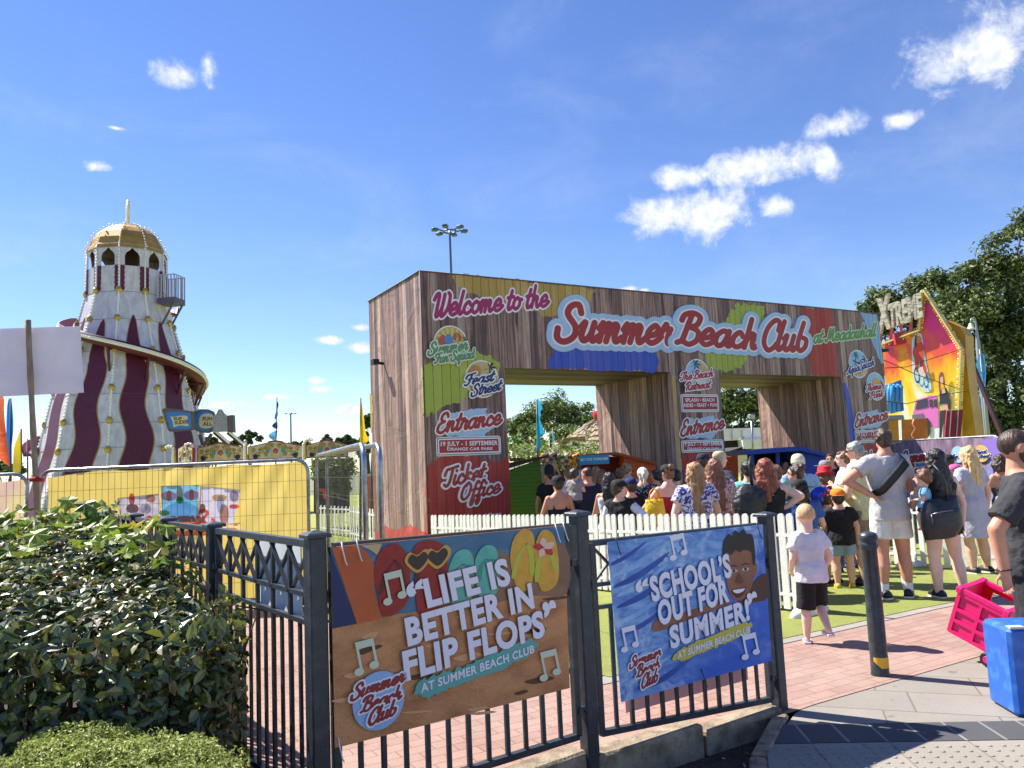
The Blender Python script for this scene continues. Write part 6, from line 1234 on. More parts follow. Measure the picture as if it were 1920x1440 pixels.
mural('truck_window', [(350, 1165), (360, 1118), (418, 1098), (420, 1150)], pt('glass', (70, 66, 80)), 2, 0); mural('truck_window', [(428, 1108), (448, 1106), (450, 1150), (430, 1152)], pt('glass', (70, 66, 80)), 2, 0); mural('truck_window', [(454, 1106), (472, 1106), (476, 1148), (456, 1150)], pt('glass', (70, 66, 80)), 2, 0)
mural('truck_grille', [(332, 1195), (395, 1185), (398, 1210), (334, 1218)], pt('grille', (110, 110, 116)), 2, 0); mural('truck_wheel', [(402, 1225), (418, 1212), (432, 1235), (436, 1290), (420, 1320), (406, 1280)], pt('tyre', (50, 52, 58)), 3)
mural('figure_legs', [(490, 1170), (525, 1165), (530, 1250), (520, 1330), (508, 1330), (510, 1240), (498, 1330), (486, 1320)], pt('dark', (60, 50, 60)), 4, 0); mural('figure_midriff', [(498, 1130), (530, 1125), (540, 1165), (500, 1172)], pt('skin', (226, 176, 150)), 4, 0)
mural('figure_jacket', [(488, 1075), (500, 1045), (525, 1040), (540, 1070), (552, 1120), (552, 1165), (538, 1165), (532, 1130), (500, 1132), (490, 1150)], pt('jacket', (52, 54, 66)), 5, 0); mural('figure_chest', [(498, 1045), (518, 1045), (524, 1070), (502, 1075)], pt('skin', (226, 176, 150)), 6, 0); mural('figure_hair', [(488, 1060), (486, 980), (500, 952), (514, 965), (520, 1010), (520, 1050), (510, 1020), (498, 1015), (496, 1060)], pt('hair', (134, 84, 56)), 7, 3); mural('figure_face', [(496, 985), (510, 980), (512, 1015), (502, 1025), (495, 1010)], pt('skin', (226, 176, 150)), 8, 3)
lt = mat('letter_cream', (206, 198, 176), .5, c2=(150, 140, 120), ns=26, nv=(.2, .2, 1), lo=.45, hi=.55)
XL = Face(XF.at((0, 0), 0, .25), XF.u, XF.n)
for t, A, B, C, bd in (('X', (1646, 621), (1668, 610), (1644, 562), .06), ('TREME', (1668, 613), (1729, 591), (1665, 571), .05)):
    q = XL.font(t, A, B, C, bd, 0); nv = len(q.v); bk = [np.array(p)-XL.n*.16 for p in q.v]; ed = {}
    for f in q.f:
        for i in range(len(f)): e = (f[i], f[(i+1) % len(f)]); ed[e] = 1
    F0 = list(q.f); q.raw(bk, [f[::-1] for f in F0]); q.f += [[b_, a, nv+a, nv+b_] for a, b_ in ed if (b_, a) not in ed]; q.m += [0]*(len(q.f)-len(q.m)); q.sm += [False]*(len(q.f)-len(q.sm)); q.build('letters', lt, xr)
mb = MB()
for x, y, y2 in ((1651, 615, 650), (1672, 607, 640), (1690, 602, 632), (1708, 596, 625), (1724, 590, 620)): mb.bar(XB.at(XB.px(x, y)), XB.at(XB.px(x, y2)), .08, .08)
mb.bar(XB.at(XB.px(1646, 612)), XB.at(XB.px(1730, 584)), .08, .08); mb.build('letter_frame', mat('frame_red', (150, 36, 48), .5), xr)
mb = MB(); mb.bar(D(1812, 655, 28), D(1884, 830, 27), .12, .12); mb.build('strut', mat('strut_maroon', (70, 34, 40), .5), xr)
mb = MB(); mb.bar(XF.at(XF.px(1675, 638), 0, .1), XF.at(XF.px(1696, 632), 0, -.3), .5, .4); mb.build('red_canopy', mat('canopy_red', (176, 40, 62), .6), xr)
FS_ = flat((1680, 800), 24.5, (-.3, -1, 0)); st_ = mat('seat_blue', (30, 116, 190), .4); 
se = thing('ride_gondola', FS_.at((0, -1)), 0, 'bright blue moulded ride seats behind the right end of the arch', 'ride gondola'); sheet_on(FS_, [(1662, 722), (1690, 712), (1695, 770), (1672, 775)], 'seat_back', st_, se, .3)
for x in (1668, 1676, 1684): mb = MB(); mb.tube([D(x, 772, 24.4), D(x-1, 735, 24.4), D(x+1, 721, 24.35), D(x+5, 724, 24.3), D(x+5, 755, 24.3)], .07, 8); mb.build('restraint', mat('restraint_blue', (70, 150, 214), .35), se)
sheet_on(FS_, [(1655, 730), (1664, 728), (1668, 775), (1660, 778)], 'side_shell', mat('shell_white', (214, 216, 220), .4), se, .3)
ob = thing('ride_booth', FS_.at((.6, -1)), 0, 'orange and red lightning patterned ride booth panel above the lilac banner', 'ride booth'); FO = flat((1700, 820), 23.5, (-.5, -1, 0))
sheet_on(FO, [(1690, 787), (1738, 785), (1741, 850), (1692, 850)], 'panel', mat('booth_orange', (214, 132, 40), .45, c2=(190, 92, 36), ns=1.5), ob, .1); sheet_on(FO, [(1664, 789), (1684, 788), (1687, 850), (1666, 850)], 'side_panel', mat('booth_amber', (206, 140, 36), .5), ob, .6); sheet_on(FO, [(1662, 779), (1694, 778), (1696, 786), (1662, 788)], 'shelf', mat('shelf_grey', (150, 146, 156), .4), ob, .8)
L = [(1714, 786), (1711, 795), (1716, 803), (1709, 815), (1714, 826), (1722, 834)]; mb = MB(); mb.tube([FO.at(FO.px(*p), 1) for p in L], .03, 5); mb.build('lightning_print', mat('lightning', (236, 150, 120), .5), ob)
cv = thing('covered_machine', FS_.at((3, -1)), 0, 'dark red tarpaulin-covered machine strapped at the foot of the mural board', 'covered machine'); FC = flat((1790, 810), 23, (-.5, -1, 0)); sheet_on(FC, [(1776, 770), (1806, 768), (1800, 835), (1770, 838), (1773, 800)], 'tarpaulin', mat('tarp_red', (150, 28, 50), .5, c2=(120, 20, 40), ns=3, bump=2, bs=4), cv, .7)
mb = MB()
for x in (1784, 1797): mb.bar(FC.at(FC.px(x, 769), 0, .03), FC.at(FC.px(x-5, 836), 0, .03), .05, .02)
mb.build('strap', mat('strap_grey', (190, 186, 190), .5), cv)
# cables over the ride
mb = MB()
for pts in (((1660, 690), (1700, 688), (1760, 668), (1802, 655)), ((1655, 752), (1700, 757), (1760, 742), (1815, 733)), ((1655, 674), (1720, 703), (1800, 730))): mb.tube([D(*p, 22+i*1.2) for i, p in enumerate(pts)], .012, 5)
cb = mb.build('festoon_cable', mat('cable_black', (30, 30, 32), .6)); tag(cb, 'thin black cables strung across the flame mural', 'cable')
# lilac banner fence on the right
pfa, pfb = D(1668, 838, 17.3), D(1876, 820, 14.6); hf2, HP3, HL3 = wire_fence(pfa[:2], pfb[:2], 1.66, -.24, 'wire fence panel on the right carrying the lilac beach club banner', wire=.002)
pa2 = D(1884, 824, 14.4); pb2 = D(2010, 808, 13.2); hf3, HP4, HL4 = wire_fence(pa2[:2], pb2[:2], 1.62, -.22, 'wire fence panel behind the big man at the right edge', wire=.002)
PN = np.cross(np.array([*(pfb-pfa)[:2], 0]), [0, 0, 1.]); PN /= np.linalg.norm(PN); YN_old = YN; YN = -PN
lb_ = thing('fence_banner', HP3(HL3/2, 0), 0, 'lilac and brown banner with club lettering and round logos on the right hand fence', 'banner')
m, n, b = newmat('lilac_cloth'); co = n.coords('Object'); f = n.ramp(n.noise(n.coords('Object', (6, 6, .8)), 2., 5, .6).outputs[0], .35, .65); cc = n.mix(f, lin((104, 84, 104)), lin((150, 128, 150))); sx = n.add('ShaderNodeSeparateXYZ'); n.set(sx.inputs[0], co)
lft = n.ramp(n.noise(co, .9, 2).outputs[0], .5, .56); cc = n.mix(lft, cc, lin((132, 138, 196))); n.set(b.inputs['Base Color'], cc); b.inputs['Roughness'].default_value = .5
drape(HP3, .05, HL3-.05, .05, 1.66, m, lb_, .02, seed=3); YN = YN_old
PF = Face(HP3(0, 0)+PN*.05, (pfb-pfa)*[1, 1, 0], PN, .004); prt = lambda name, pts, m, k, sm=0: (lambda q: (PF.poly(q, pts, k, True, sm), q.build(name, m, lb_)))(MB())
prt('violet_print', [(1838, 824), (1874, 822), (1880, 880), (1862, 866)], mat('violet_print', (136, 112, 196), .5), 1)
for c, cm_ in (((1797, 852), skyp), ((1841, 850), sand)): q = MB(); o = PF.px(*c); PF.disc(q, o, .165, .165, 2); q.build('logo_disc', cm_, lb_)
for t, A, B, C, cm_ in (('Summer', (1690, 868), (1752, 862), (1690, 848), red), ('Beach', (1700, 893), (1752, 888), (1700, 872), red), ('Aqua', (1782, 860), (1808, 858), (1783, 852), navy), ('Feast', (1829, 851), (1850, 849), (1829, 844), navy), ('Street', (1833, 859), (1856, 857), (1833, 852), navy)):
    L = PF.script(t, A, B, C, [(.2, 0), (0., 1)], r=.19, k=3, h=.05); merge((0, L[0]), (1, L[1])).build('lettering', [white, cm_], lb_)
# ---------------------------------------------------------------- huts, stalls and the thatched roof
def planks(name, c, c2):
    m, n, b = newmat(name); co = n.coords('Object'); sx = n.add('ShaderNodeSeparateXYZ'); n.set(sx.inputs[0], co); fr_ = n.math('FRACT', n.math('DIVIDE', sx.outputs[2], .085)); g = n.noise(n.coords('Object', (1.5, 1.5, 14)), 3, 4).outputs[0]
    cc = n.mix(n.ramp(g, .35, .65), lin(c), lin(c2)); cc = n.mix(n.math('MULTIPLY', n.math('LESS_THAN', fr_, .1), .6), cc, lin([q*.3 for q in c])); n.set(b.inputs['Base Color'], cc); b.inputs['Roughness'].default_value = .6; return m
hg, ho, hb2 = planks('hut_green', (84, 130, 40), (72, 116, 34)), planks('hut_orange', (206, 92, 30), (186, 78, 26)), planks('hut_blue', (24, 66, 176), (20, 56, 156)); felt = mat('roof_felt', (70, 66, 64), .9, c2=(54, 52, 50), ns=30)
def hutwall(root, name, m, pts, d, t): F = flat(pts[0], d); return sheet_on(F, pts, name, m, root, t)
gh = thing('hut', D(980, 960, 17.2)*[1, 1, 0]+[0, 0, -.25], 0, 'green boarded hut with a grey felt roof inside the left archway', 'hut', 'painted wooden huts in the archways'); hutwall(gh, 'wall', hg, [(938, 888), (1013, 861), (1016, 1015), (940, 1018)], 17.2, 1.5); hutwall(gh, 'roof', felt, [(930, 884), (953, 868), (1027, 853.5), (1027, 857), (955, 878), (930, 890)], 17.05, 1.8)
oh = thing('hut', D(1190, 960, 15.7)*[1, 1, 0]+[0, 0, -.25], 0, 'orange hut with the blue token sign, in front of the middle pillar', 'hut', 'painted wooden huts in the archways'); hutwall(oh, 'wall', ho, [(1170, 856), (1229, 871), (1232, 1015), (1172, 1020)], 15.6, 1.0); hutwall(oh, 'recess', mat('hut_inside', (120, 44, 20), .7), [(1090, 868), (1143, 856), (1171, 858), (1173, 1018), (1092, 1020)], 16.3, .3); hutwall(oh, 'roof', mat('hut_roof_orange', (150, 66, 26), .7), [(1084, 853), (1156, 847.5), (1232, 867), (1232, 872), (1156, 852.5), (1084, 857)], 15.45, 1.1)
hutwall(oh, 'corner_post', ho, [(1126, 880), (1132, 880), (1133, 1015), (1127, 1015)], 15.7, .1); hutwall(oh, 'notice', mat('notice_orange', (214, 120, 70), .6), [(1160, 867), (1168, 867.5), (1168, 871), (1160, 870.5)], 16.2, .01)
ts_ = thing('token_sign', D(1115, 862, 15.2), 0, 'bright blue sign reading BUY YOUR TOKENS HERE on the orange hut', 'sign'); FT = flat((1086, 854), 15.3); sheet_on(FT, [(1086, 854), (1142, 851.8), (1142.8, 869.6), (1087, 871.8)], 'board', mat('token_blue', (30, 140, 180), .5), ts_, .03); FT.font('BUY YOUR TOKENS HERE', (1089, 864.6), (1139.5, 862), (1089, 859.4), .02, 1).build('lettering', white, ts_)
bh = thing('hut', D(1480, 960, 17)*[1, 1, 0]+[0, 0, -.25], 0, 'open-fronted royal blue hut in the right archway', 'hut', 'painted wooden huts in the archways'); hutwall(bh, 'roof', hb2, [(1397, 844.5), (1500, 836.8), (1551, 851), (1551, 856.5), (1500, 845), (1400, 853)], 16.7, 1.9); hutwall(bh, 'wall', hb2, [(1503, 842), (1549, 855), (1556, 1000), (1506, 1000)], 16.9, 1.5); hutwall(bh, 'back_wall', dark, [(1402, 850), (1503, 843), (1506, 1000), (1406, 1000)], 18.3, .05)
for x in (1409, 1457): hutwall(bh, 'corner_post', hb2, [(x, 848), (x+5, 848), (x+8, 1000), (x+3, 1000)], 16.95, .1)
hutwall(bh, 'counter', hb2, [(1405, 903), (1506, 897), (1508, 1000), (1408, 1000)], 16.95, .4)
o2 = thing('hut', D(1370, 950, 19.8)*[1, 1, 0]+[0, 0, -.25], 0, 'second orange hut with a dark sloping roof behind the middle pillar', 'hut', 'painted wooden huts in the archways'); hutwall(o2, 'wall', ho, [(1350, 854), (1383, 842.5), (1387, 985), (1354, 985)], 19.8, 1.2); hutwall(o2, 'roof', felt, [(1345, 853), (1393, 837.5), (1393, 841), (1345, 858)], 19.65, 1.5)
wc = thing('cabin', D(1395, 880, 32)*[1, 1, 0]+[0, 0, -.27], 0, 'white panelled cabin behind the right archway under the dark trees', 'cabin'); wcm = mat('cabin_white', (222, 222, 220), .5, dirt=.1)
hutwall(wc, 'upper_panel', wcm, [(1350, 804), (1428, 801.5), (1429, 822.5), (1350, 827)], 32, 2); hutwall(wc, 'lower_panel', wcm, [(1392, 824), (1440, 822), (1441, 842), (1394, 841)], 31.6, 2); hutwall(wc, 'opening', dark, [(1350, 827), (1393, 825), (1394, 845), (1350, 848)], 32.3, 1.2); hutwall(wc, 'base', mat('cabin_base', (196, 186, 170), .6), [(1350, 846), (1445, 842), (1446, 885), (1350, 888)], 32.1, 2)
mb = MB()
for x in (1372, 1391, 1410): mb.bar(D(x, 803.5, 31.95), D(x+.8, 825, 31.95), .04, .02)
mb.build('panel_joint', mat('joint_grey', (130, 130, 132), .6), wc)
sp = thing('service_pole', D(1411, 870, 29)*[1, 1, 0]+[0, 0, -.27], 0, 'thin grey service pole with a lamp head before the white cabin', 'pole'); mb = MB(); mb.tube([D(1412.5, 870, 29), D(1409.5, 786, 29)], .045, 8); mb.build('shaft', galv, sp); mb = MB(); mb.box(D(1409, 781, 29), (.22, .2, .18), .3, bev=.03); mb.build('lamp_head', galv, sp)
hm = mat('thatch', (176, 160, 134), .95, c2=(120, 106, 86), ns=16, nv=(1, 1, .35), lo=.4, hi=.62, bump=1.5, bs=30); tc = D(1124, 850, 26); ht = thing('thatched_hut', tc*[1, 1, 0]+[0, 0, -.27], 0, 'round hut with a shaggy banded thatch roof in the left archway', 'thatched hut'); mb = MB(); rings = []; scl = 26/CF
prof = []; rr = [2, 14, 28, 42, 56, 70, 84, 98, 112]; hh = [787, 792, 800, 809, 818, 826, 834, 842, 850]
for i in range(len(rr)-1): prof += [(rr[i]*scl, (850-hh[i])*scl), ((rr[i+1]+1.5)*scl, (850-hh[i+1]+1.5)*scl), ((rr[i+1]+.5)*scl, (850-hh[i+1]-1.)*scl), ((rr[i+1]-3)*scl, (850-hh[i+1]-.8)*scl)]
for r_, z_ in prof: rings.append([tc+[r_*math.cos(a)*(1+.03*math.sin(7*a+z_*9)), r_*math.sin(a)*(1+.03*math.sin(7*a+z_*9)), z_+.05*math.sin(9*a+z_*5)+.025*math.sin(23*a)] for a in [2*math.pi*j/48 for j in range(48)]])
mb.loft(rings, True, False); fixn(mb.build('roof', hm, ht)); mb = MB(); mb.lathe([(1.6, -1.6), (1.6, .02)], tc, 24); mb.build('wall', mat('hut_wall', (110, 88, 64), .8), ht); FH = flat((1070, 830), 23.6); sheet_on(FH, [(1046, 822), (1097, 817.5), (1099, 840), (1048, 844)], 'name_board', mat('name_board', (150, 130, 92), .7, c2=(120, 100, 66), ns=6, nv=(1, 1, 5)), ht, .05); FH.font('Honey', (1056, 840), (1090, 837), (1055, 829), .03, 1).build('lettering', mat('board_text', (60, 44, 40), .6), ht)
mb = MB(); FH.poly(mb, [(1076, 830), (1098, 826), (1098.8, 838), (1078, 841)], .6, True); mb.build('green_print', mat('board_green', (110, 150, 130), .6), ht)
bl = thing('beach_ball', D(1123, 775, 26), 0, 'giant red and yellow ball on top of the thatched roof', 'ball'); c0 = D(1125, 777, 26); r0 = 14*scl
for j in range(6):
    mb = MB(); g = []
    for i in range(9): t = math.pi*i/8; g.append([c0+r0*np.array([math.sin(t)*math.cos(a), math.sin(t)*math.sin(a), math.cos(t)]) for a in np.linspace(j*math.pi/3, (j+1)*math.pi/3, 7)])
    mb.loft(g, False, True, False); mb.build('segment', mat('ball_red', (196, 30, 40), .4) if j % 2 else mat('ball_yellow', (236, 190, 50), .4), bl)
V, F = quads(np.concatenate([D(1000, 850, 22)+RNG.normal(size=(700, 3))*[1.6, .3, .16]+[1.4, 0, .05], D(985, 845, 22)+RNG.normal(size=(200, 3))*[.4, .3, .12]]), unit(RNG.normal(size=(900, 3))+[0, -.3, .6]), .16, .09); hk = thing('flower_hedge', D(1030, 850, 22)*[1, 1, 0]+[0, 0, -.25], 0, 'low leafy garland with pale flowers along the stall roof in the left archway', 'garland'); bigmesh('foliage', V, F, [leaf_mat('garland_leaf', [(100, 130, 50), (140, 160, 80), (200, 200, 180), (90, 116, 46), (170, 180, 90)], .6)], hk)
mb = MB(); mb.bar(D(955, 862, 22), D(1090, 857, 22), .1, .1); mb.build('beam', barkm, hk)
# prize stall with soft toys
ps = thing('prize_stall', D(1050, 900, 19)*[1, 1, 0]+[0, 0, -.26], 0, 'dark prize stall hung with soft toys between the green and orange huts', 'stall'); hutwall(ps, 'back_wall', mat('stall_dark', (34, 40, 40), .8, c2=(54, 60, 44), ns=3), [(1000, 858), (1092, 853), (1095, 1000), (1003, 1000)], 19.6, .3); hutwall(ps, 'poster', mat('poster_blue', (150, 190, 220), .6, c2=(206, 170, 150), ns=1.4), [(1014, 874), (1040, 869), (1042, 905), (1016, 905)], 18.8, .02); hutwall(ps, 'poster_prop', mat('prop_wood', (206, 180, 140), .6), [(1040, 868), (1043, 868), (1052, 892), (1049, 893)], 18.75, .03)
toyc = [(206, 160, 60), (92, 96, 130), (186, 170, 140), (60, 70, 120), (176, 150, 96), (70, 120, 70), (210, 200, 180), (120, 84, 60), (220, 190, 70)]
for i in range(20):
    x, y = 1019+(i % 10)*7.2, 864+9*(i//10)+random.uniform(-2, 2); c = D(x, y, 19.1); mb = MB(); mb.ell(c, (.075, .06, .09), n=8, m=6); mb.ell(c+[0, -.02, .12], (.06, .055, .055), n=8, m=6)
    for s in (-1, 1): mb.ell(c+[s*.045, 0, .17], (.022, .02, .022), n=6, m=4); mb.ell(c+[s*.08, -.03, .02], (.028, .028, .05), n=6, m=4); mb.ell(c+[s*.045, -.05, -.09], (.03, .04, .03), n=6, m=4)
    tag(mb.build('soft_toy', mat('toy_%d' % (i % 9), toyc[i % 9], .9)), 'small stuffed prize toy hanging in a row on the dark prize stall', 'soft toy', 'soft toys on the prize stall')
# vine-hung shelter and stall seen through the wire fence
vs_ = thing('vine_shelter', D(620, 930, 24)*[1, 1, 0]+[0, 0, -.27], 0, 'timber shelter hung with trailing vines seen through the bare wire fence', 'shelter'); mb = MB()
for x in (592, 622, 652): mb.bar(D(x, 960, 24), D(x, 868, 24), .1, .1)
mb.bar(D(585, 868, 24), D(662, 862, 24), .14, .14); mb.build('frame', mat('shelter_wood', (84, 66, 52), .8), vs_); hutwall(vs_, 'curtain', mat('curtain_navy', (36, 36, 58), .8, c2=(50, 48, 70), ns=4, nv=(4, 4, .3)), [(588, 880), (650, 876), (650, 962), (590, 964)], 24.6, .1); hutwall(vs_, 'red_sign', mat('shelter_red', (206, 70, 46), .6), [(598, 916), (611, 916), (611, 935), (606, 935), (605, 922), (598, 922)], 23.8, .03)
cs = [D(random.uniform(588, 662), 868+random.random()**1.6*24, 23.8)+RNG.normal(size=3)*[.1, .12, .08] for _ in range(900)]+[D(random.choice((624, 630, 637, 644, 650))+random.gauss(0, 2), random.uniform(870, 925), 23.7)+RNG.normal(size=3)*[.05, .1, .05] for _ in range(800)]
V, F = quads(np.array(cs), unit(RNG.normal(size=(len(cs), 3))+[0, -.6, .4]), .15, .08); bigmesh('vines', V, F, [leaf_mat('vine_leaf', [(92, 112, 44), (136, 150, 70), (70, 88, 40), (160, 166, 90)], .6)], vs_)
os_ = thing('stall', D(697, 930, 23)*[1, 1, 0]+[0, 0, -.27], 0, 'small terracotta stall with a pale awning glimpsed left of the arch', 'stall'); hutwall(os_, 'counter', mat('stall_terracotta', (186, 104, 66), .7), [(686, 892), (712, 890), (712, 960), (688, 960)], 23, .6); hutwall(os_, 'awning', mat('stall_awning', (214, 196, 170), .7), [(684, 893), (700, 884), (713, 884), (713, 892)], 22.8, .9)
# ---------------------------------------------------------------- people
QUEUE = []
clt = bpy.data.textures.new('cloth_folds', 'CLOUDS'); clt.noise_scale = .11; clt.noise_depth = 2
hrt_ = bpy.data.textures.new('hair_locks', 'CLOUDS'); hrt_.noise_scale = .05; hrt_.noise_depth = 2
def soft(o, voxel, sm=3, disp=0., tex=None):
    r = o.modifiers.new('r', 'REMESH'); r.mode = 'VOXEL'; r.voxel_size = voxel; r.use_smooth_shade = True
    if sm: s = o.modifiers.new('s', 'SMOOTH'); s.factor = .5; s.iterations = sm
    if disp: q = o.modifiers.new('d', 'DISPLACE'); q.texture = tex or clt; q.strength = disp; q.mid_level = .5; q.texture_coords = 'LOCAL'
    QUEUE.append(o); return o
def skin(name, c): return mat(name, c, .5, c2=[min(255, q*1.06) for q in c], ns=9, spec=.35)
SK = dict(light=skin('skin_light', (218, 170, 148)), pale=skin('skin_pale', (226, 186, 168)), tan=skin('skin_tan', (196, 140, 114)), brown=skin('skin_brown', (150, 98, 74)))
def fab(name, c, c2=None, **k): return mat('fabric_'+name, c, .85, c2=c2 or [q*.9 for q in c], ns=k.pop('ns', 5), bump=1.6, bs=13, **k)
def hairm(name, c, c2): return mat('hair_'+name, c, .42, c2=c2, ns=16, nv=(3, 3, .22), lo=.35, hi=.65, bump=.8, bs=26, bv=(3, 3, .2), spec=.5)
HM = dict(black=hairm('black', (22, 18, 18), (44, 38, 38)), dark=hairm('dark', (46, 32, 26), (76, 54, 42)), brown=hairm('brown', (92, 62, 42), (140, 100, 68)), lbrown=hairm('light_brown', (128, 92, 60), (178, 138, 94)), auburn=hairm('auburn', (92, 56, 38), (146, 96, 64)), red=hairm('red', (98, 44, 28), (156, 84, 54)), blond=hairm('blond', (186, 146, 88), (226, 196, 140)), fair=hairm('fair', (196, 156, 108), (216, 180, 134)), grey=hairm('grey', (120, 118, 116), (176, 174, 172)), white=hairm('white', (206, 198, 184), (226, 220, 208)))
shoe_w = mat('shoe_white', (226, 224, 220), .5); shoe_b = mat('shoe_black', (30, 30, 32), .5); shoe_y = mat('shoe_yellow', (206, 176, 50), .5); shoe_l = mat('shoe_lilac', (206, 196, 214), .5); eyem = mat('eye_dark', (28, 22, 20), .25); sock = mat('sock_white', (232, 230, 228), .8); lipm = mat('lips', (164, 88, 80), .5)
def ringz(cx, cy, z, rx, ry, n=18, p=2.3, sx=0.):
    out = []
    for i in range(n):
        a = 2*math.pi*i/n; c, s = math.cos(a), math.sin(a); out.append((cx+rx*math.copysign(abs(c)**(2/p), c), cy+ry*math.copysign(abs(s)**(2/p), s), z))
    return out
def lerp(a, b, t): return np.array(a)*(1-t)+np.array(b)*t
def hand(mb, w, d, side, L, fr, curl=.5, fist=0.):
    """palm, four fingers of different lengths with two bends, and a thumb off the side"""
    d = unit(np.array(d, float)); side = np.array(side, float)-d*np.dot(side, d); side = unit(side); nrm = np.cross(d, side)
    c = w+d*L*.28; mb.ell(c, (L*.21, L*.10, L*.29), ax=(side, nrm, d)); mb.cap(w-d*L*.1, w+d*L*.12, L*.135, L*.14)
    for k, (o, l) in enumerate(((-.30, .40), (-.1, .47), (.1, .45), (.28, .36))):
        p = w+d*L*.5+side*o*L*.52; a = curl*.8+fist; dr = unit(d*math.cos(a)+nrm*math.sin(a)+side*o*.25); q = p+dr*L*l*.5; a2 = a+curl*.8+fist; dr2 = unit(d*math.cos(a2)+nrm*math.sin(a2)+side*o*.1); mb.cap(p-d*L*.06, q, fr*1.1, fr); mb.cap(q, q+dr2*L*l*.5, fr, fr*.85)
    p = w+d*L*.16-side*L*.17; q = p+unit(d*.7-side*.65+nrm*.35)*L*.28; mb.cap(p, q, fr*1.3, fr*1.1); mb.cap(q, q+unit(d*.9-side*.1+nrm*(.3+fist*.4))*L*.2, fr*1.1, fr*.9)
ARM = dict(down=((.165, -.01, .73), (.170, .035, .545)), hip=((.30, -.05, .755), (.165, .02, .655)), fwd=((.165, .03, .73), (.12, .19, .74)), out=((.2, .08, .76), (.2, .25, .68)), fold=((.17, .05, .72), (.02, .17, .78)), hold=((.175, .07, .72), (.10, .2, .80)), back=((.18, -.05, .74), (.13, -.09, .6)))
def person(label, px, d, face=0., b=1., sex='f', hh=None, sk='light', top=('tee', 'grey'), bottom=('shorts', None), hair=('short', 'dark'), hat=None, arms=('down', 'down'), turn=0., tilt=0., legs=None, shoes=shoe_w, H=None, facevis=False, belly=0., lean=0., vox=None, stand=None, group='people queueing at the entrance', beard=None, hem=.525, socks=False, sleeve=.55, arm_custom=None):
    q_ = random.Random(label); nat = group == 'people queueing at the entrance' and stand is None
    if nat and turn == 0: turn = q_.uniform(-32, 32)
    if nat and abs(face) < 1: face = q_.uniform(-16, 16)
    if nat and arms == ('down', 'down') and arm_custom is None: arms = q_.choice((('down', 'down'), ('fwd', 'down'), ('down', 'fwd'), ('hold', 'fwd'), ('down', 'hip'), ('fold', 'fold')))
    hd = D(*px, d); z0 = gz(hd[0], hd[1]) if stand is None else stand; H = hd[2]-z0; hh = hh or (.212 if H > 1.22 else .195); Hb = H-hh*.97
    rz = math.radians(face); root = thing('person', (hd[0], hd[1], z0), rz, label, 'person', group); v = vox or max(.0115, d*.00125)
    W = Hb*b; skm = SK[sk]; X = lambda x, y, z: np.array([x*W, y*W+lean*max(0, z-.55)*Hb, z*Hb]); fem = sex == 'f'; shw = .118 if fem else .130
    hipw = (.118 if fem else .108); wst = .092 if fem else .103
    prof = [(.545, .07, .06, 0), (.60, hipw, .085+belly*.3, 0), (.66, (hipw+wst)/2, .078+belly*.8, belly*.25), (.715, wst, .07+belly, belly*.4), (.80, .112 if fem else .118, .08+belly*.4, belly*.2+(.012 if fem else 0)), (.87, shw*.98, .073, 0), (.925, shw*.93, .056, -.005), (.955, shw*.6, .045, -.008), (.985, .045, .042, -.006)]
    tr = lambda c, zs=0., ze=9.: [ringz(X(0, y, z)[0], X(0, y, z)[1], z*Hb, rx*W+c, ry*W+c) for z, rx, ry, y in prof if zs <= z <= ze]
    A = []
    for s, a in ((-1, arms[0]), (1, arms[1])):
        e, w = (arm_custom or {}).get(s) or ARM[a]; XA = lambda x, y, z: np.array([x*Hb*(1+.45*(b-1))+s*(shw*.88*(W-Hb)*.55), y*Hb+lean*max(0, z-.55)*Hb, z*Hb]); A.append((s, X(s*shw*.88, -.005, .915), XA(s*e[0], e[1], e[2]), XA(s*w[0], w[1], w[2])))
    Lg = []
    for s, k in ((-1, 0), (1, 1)):
        kn, an, ya = (legs[k] if legs else ((s*.068, .012, .305), (s*.07, -.01, .045), 0.)); Lg.append((s, X(s*.058, 0, .575), X(*kn), X(*an), ya))
    # ---- body: one continuous skin
    mb = MB(); mb.loft(tr(0)); ra = .036*W*(1. if not fem else .88)
    for s, sh, el, wr in A:
        mb.cap(sh, el, ra*1.12, ra*.86, 12); mb.cap(el, wr, ra*.88, ra*.60, 12); sd = np.array([0, 1., 0]) if abs(unit(wr-el)[1]) < .7 else np.array([0, 0, 1.])
        hand(mb, wr, wr-el, sd*1.0, .108*Hb, max(.0072, v*.62), .45)
    for s, hp_, kn, an, ya in Lg:
        mb.cap(hp_, kn, .066*W, .042*W, 12); mb.cap(kn, lerp(kn, an, .35)-[0, .008*W, 0], .041*W, .044*W, 12); mb.cap(lerp(kn, an, .35)-[0, .008*W, 0], an, .044*W, .026*W, 12); t = np.array([math.sin(ya), math.cos(ya), 0])
        mb.cap(an+[0, 0, -.012*Hb]-t*.012*Hb, an+t*.085*Hb+[0, 0, -.028*Hb], .026*Hb, .018*Hb)
    hc = np.array([0, lean*.45*Hb, H-hh*.5]); ct, st_ = math.cos(math.radians(turn)), math.sin(math.radians(turn)); cp, sp_ = math.cos(math.radians(tilt)), math.sin(math.radians(tilt))
    R = np.array([[ct, -st_, 0], [st_, ct, 0], [0, 0, 1.]]) @ np.array([[1, 0, 0], [0, cp, sp_], [0, -sp_, cp]]); h = lambda x, y, z: hc+R @ (np.array([x, y, z])*hh); hax = (R[:, 0], R[:, 1], R[:, 2])
    mb.cap(X(0, -.008, .95), h(0, -.06, -.28), .044*W**.3*Hb**.7*(1.0 if fem else 1.18), .235*hh, 12)
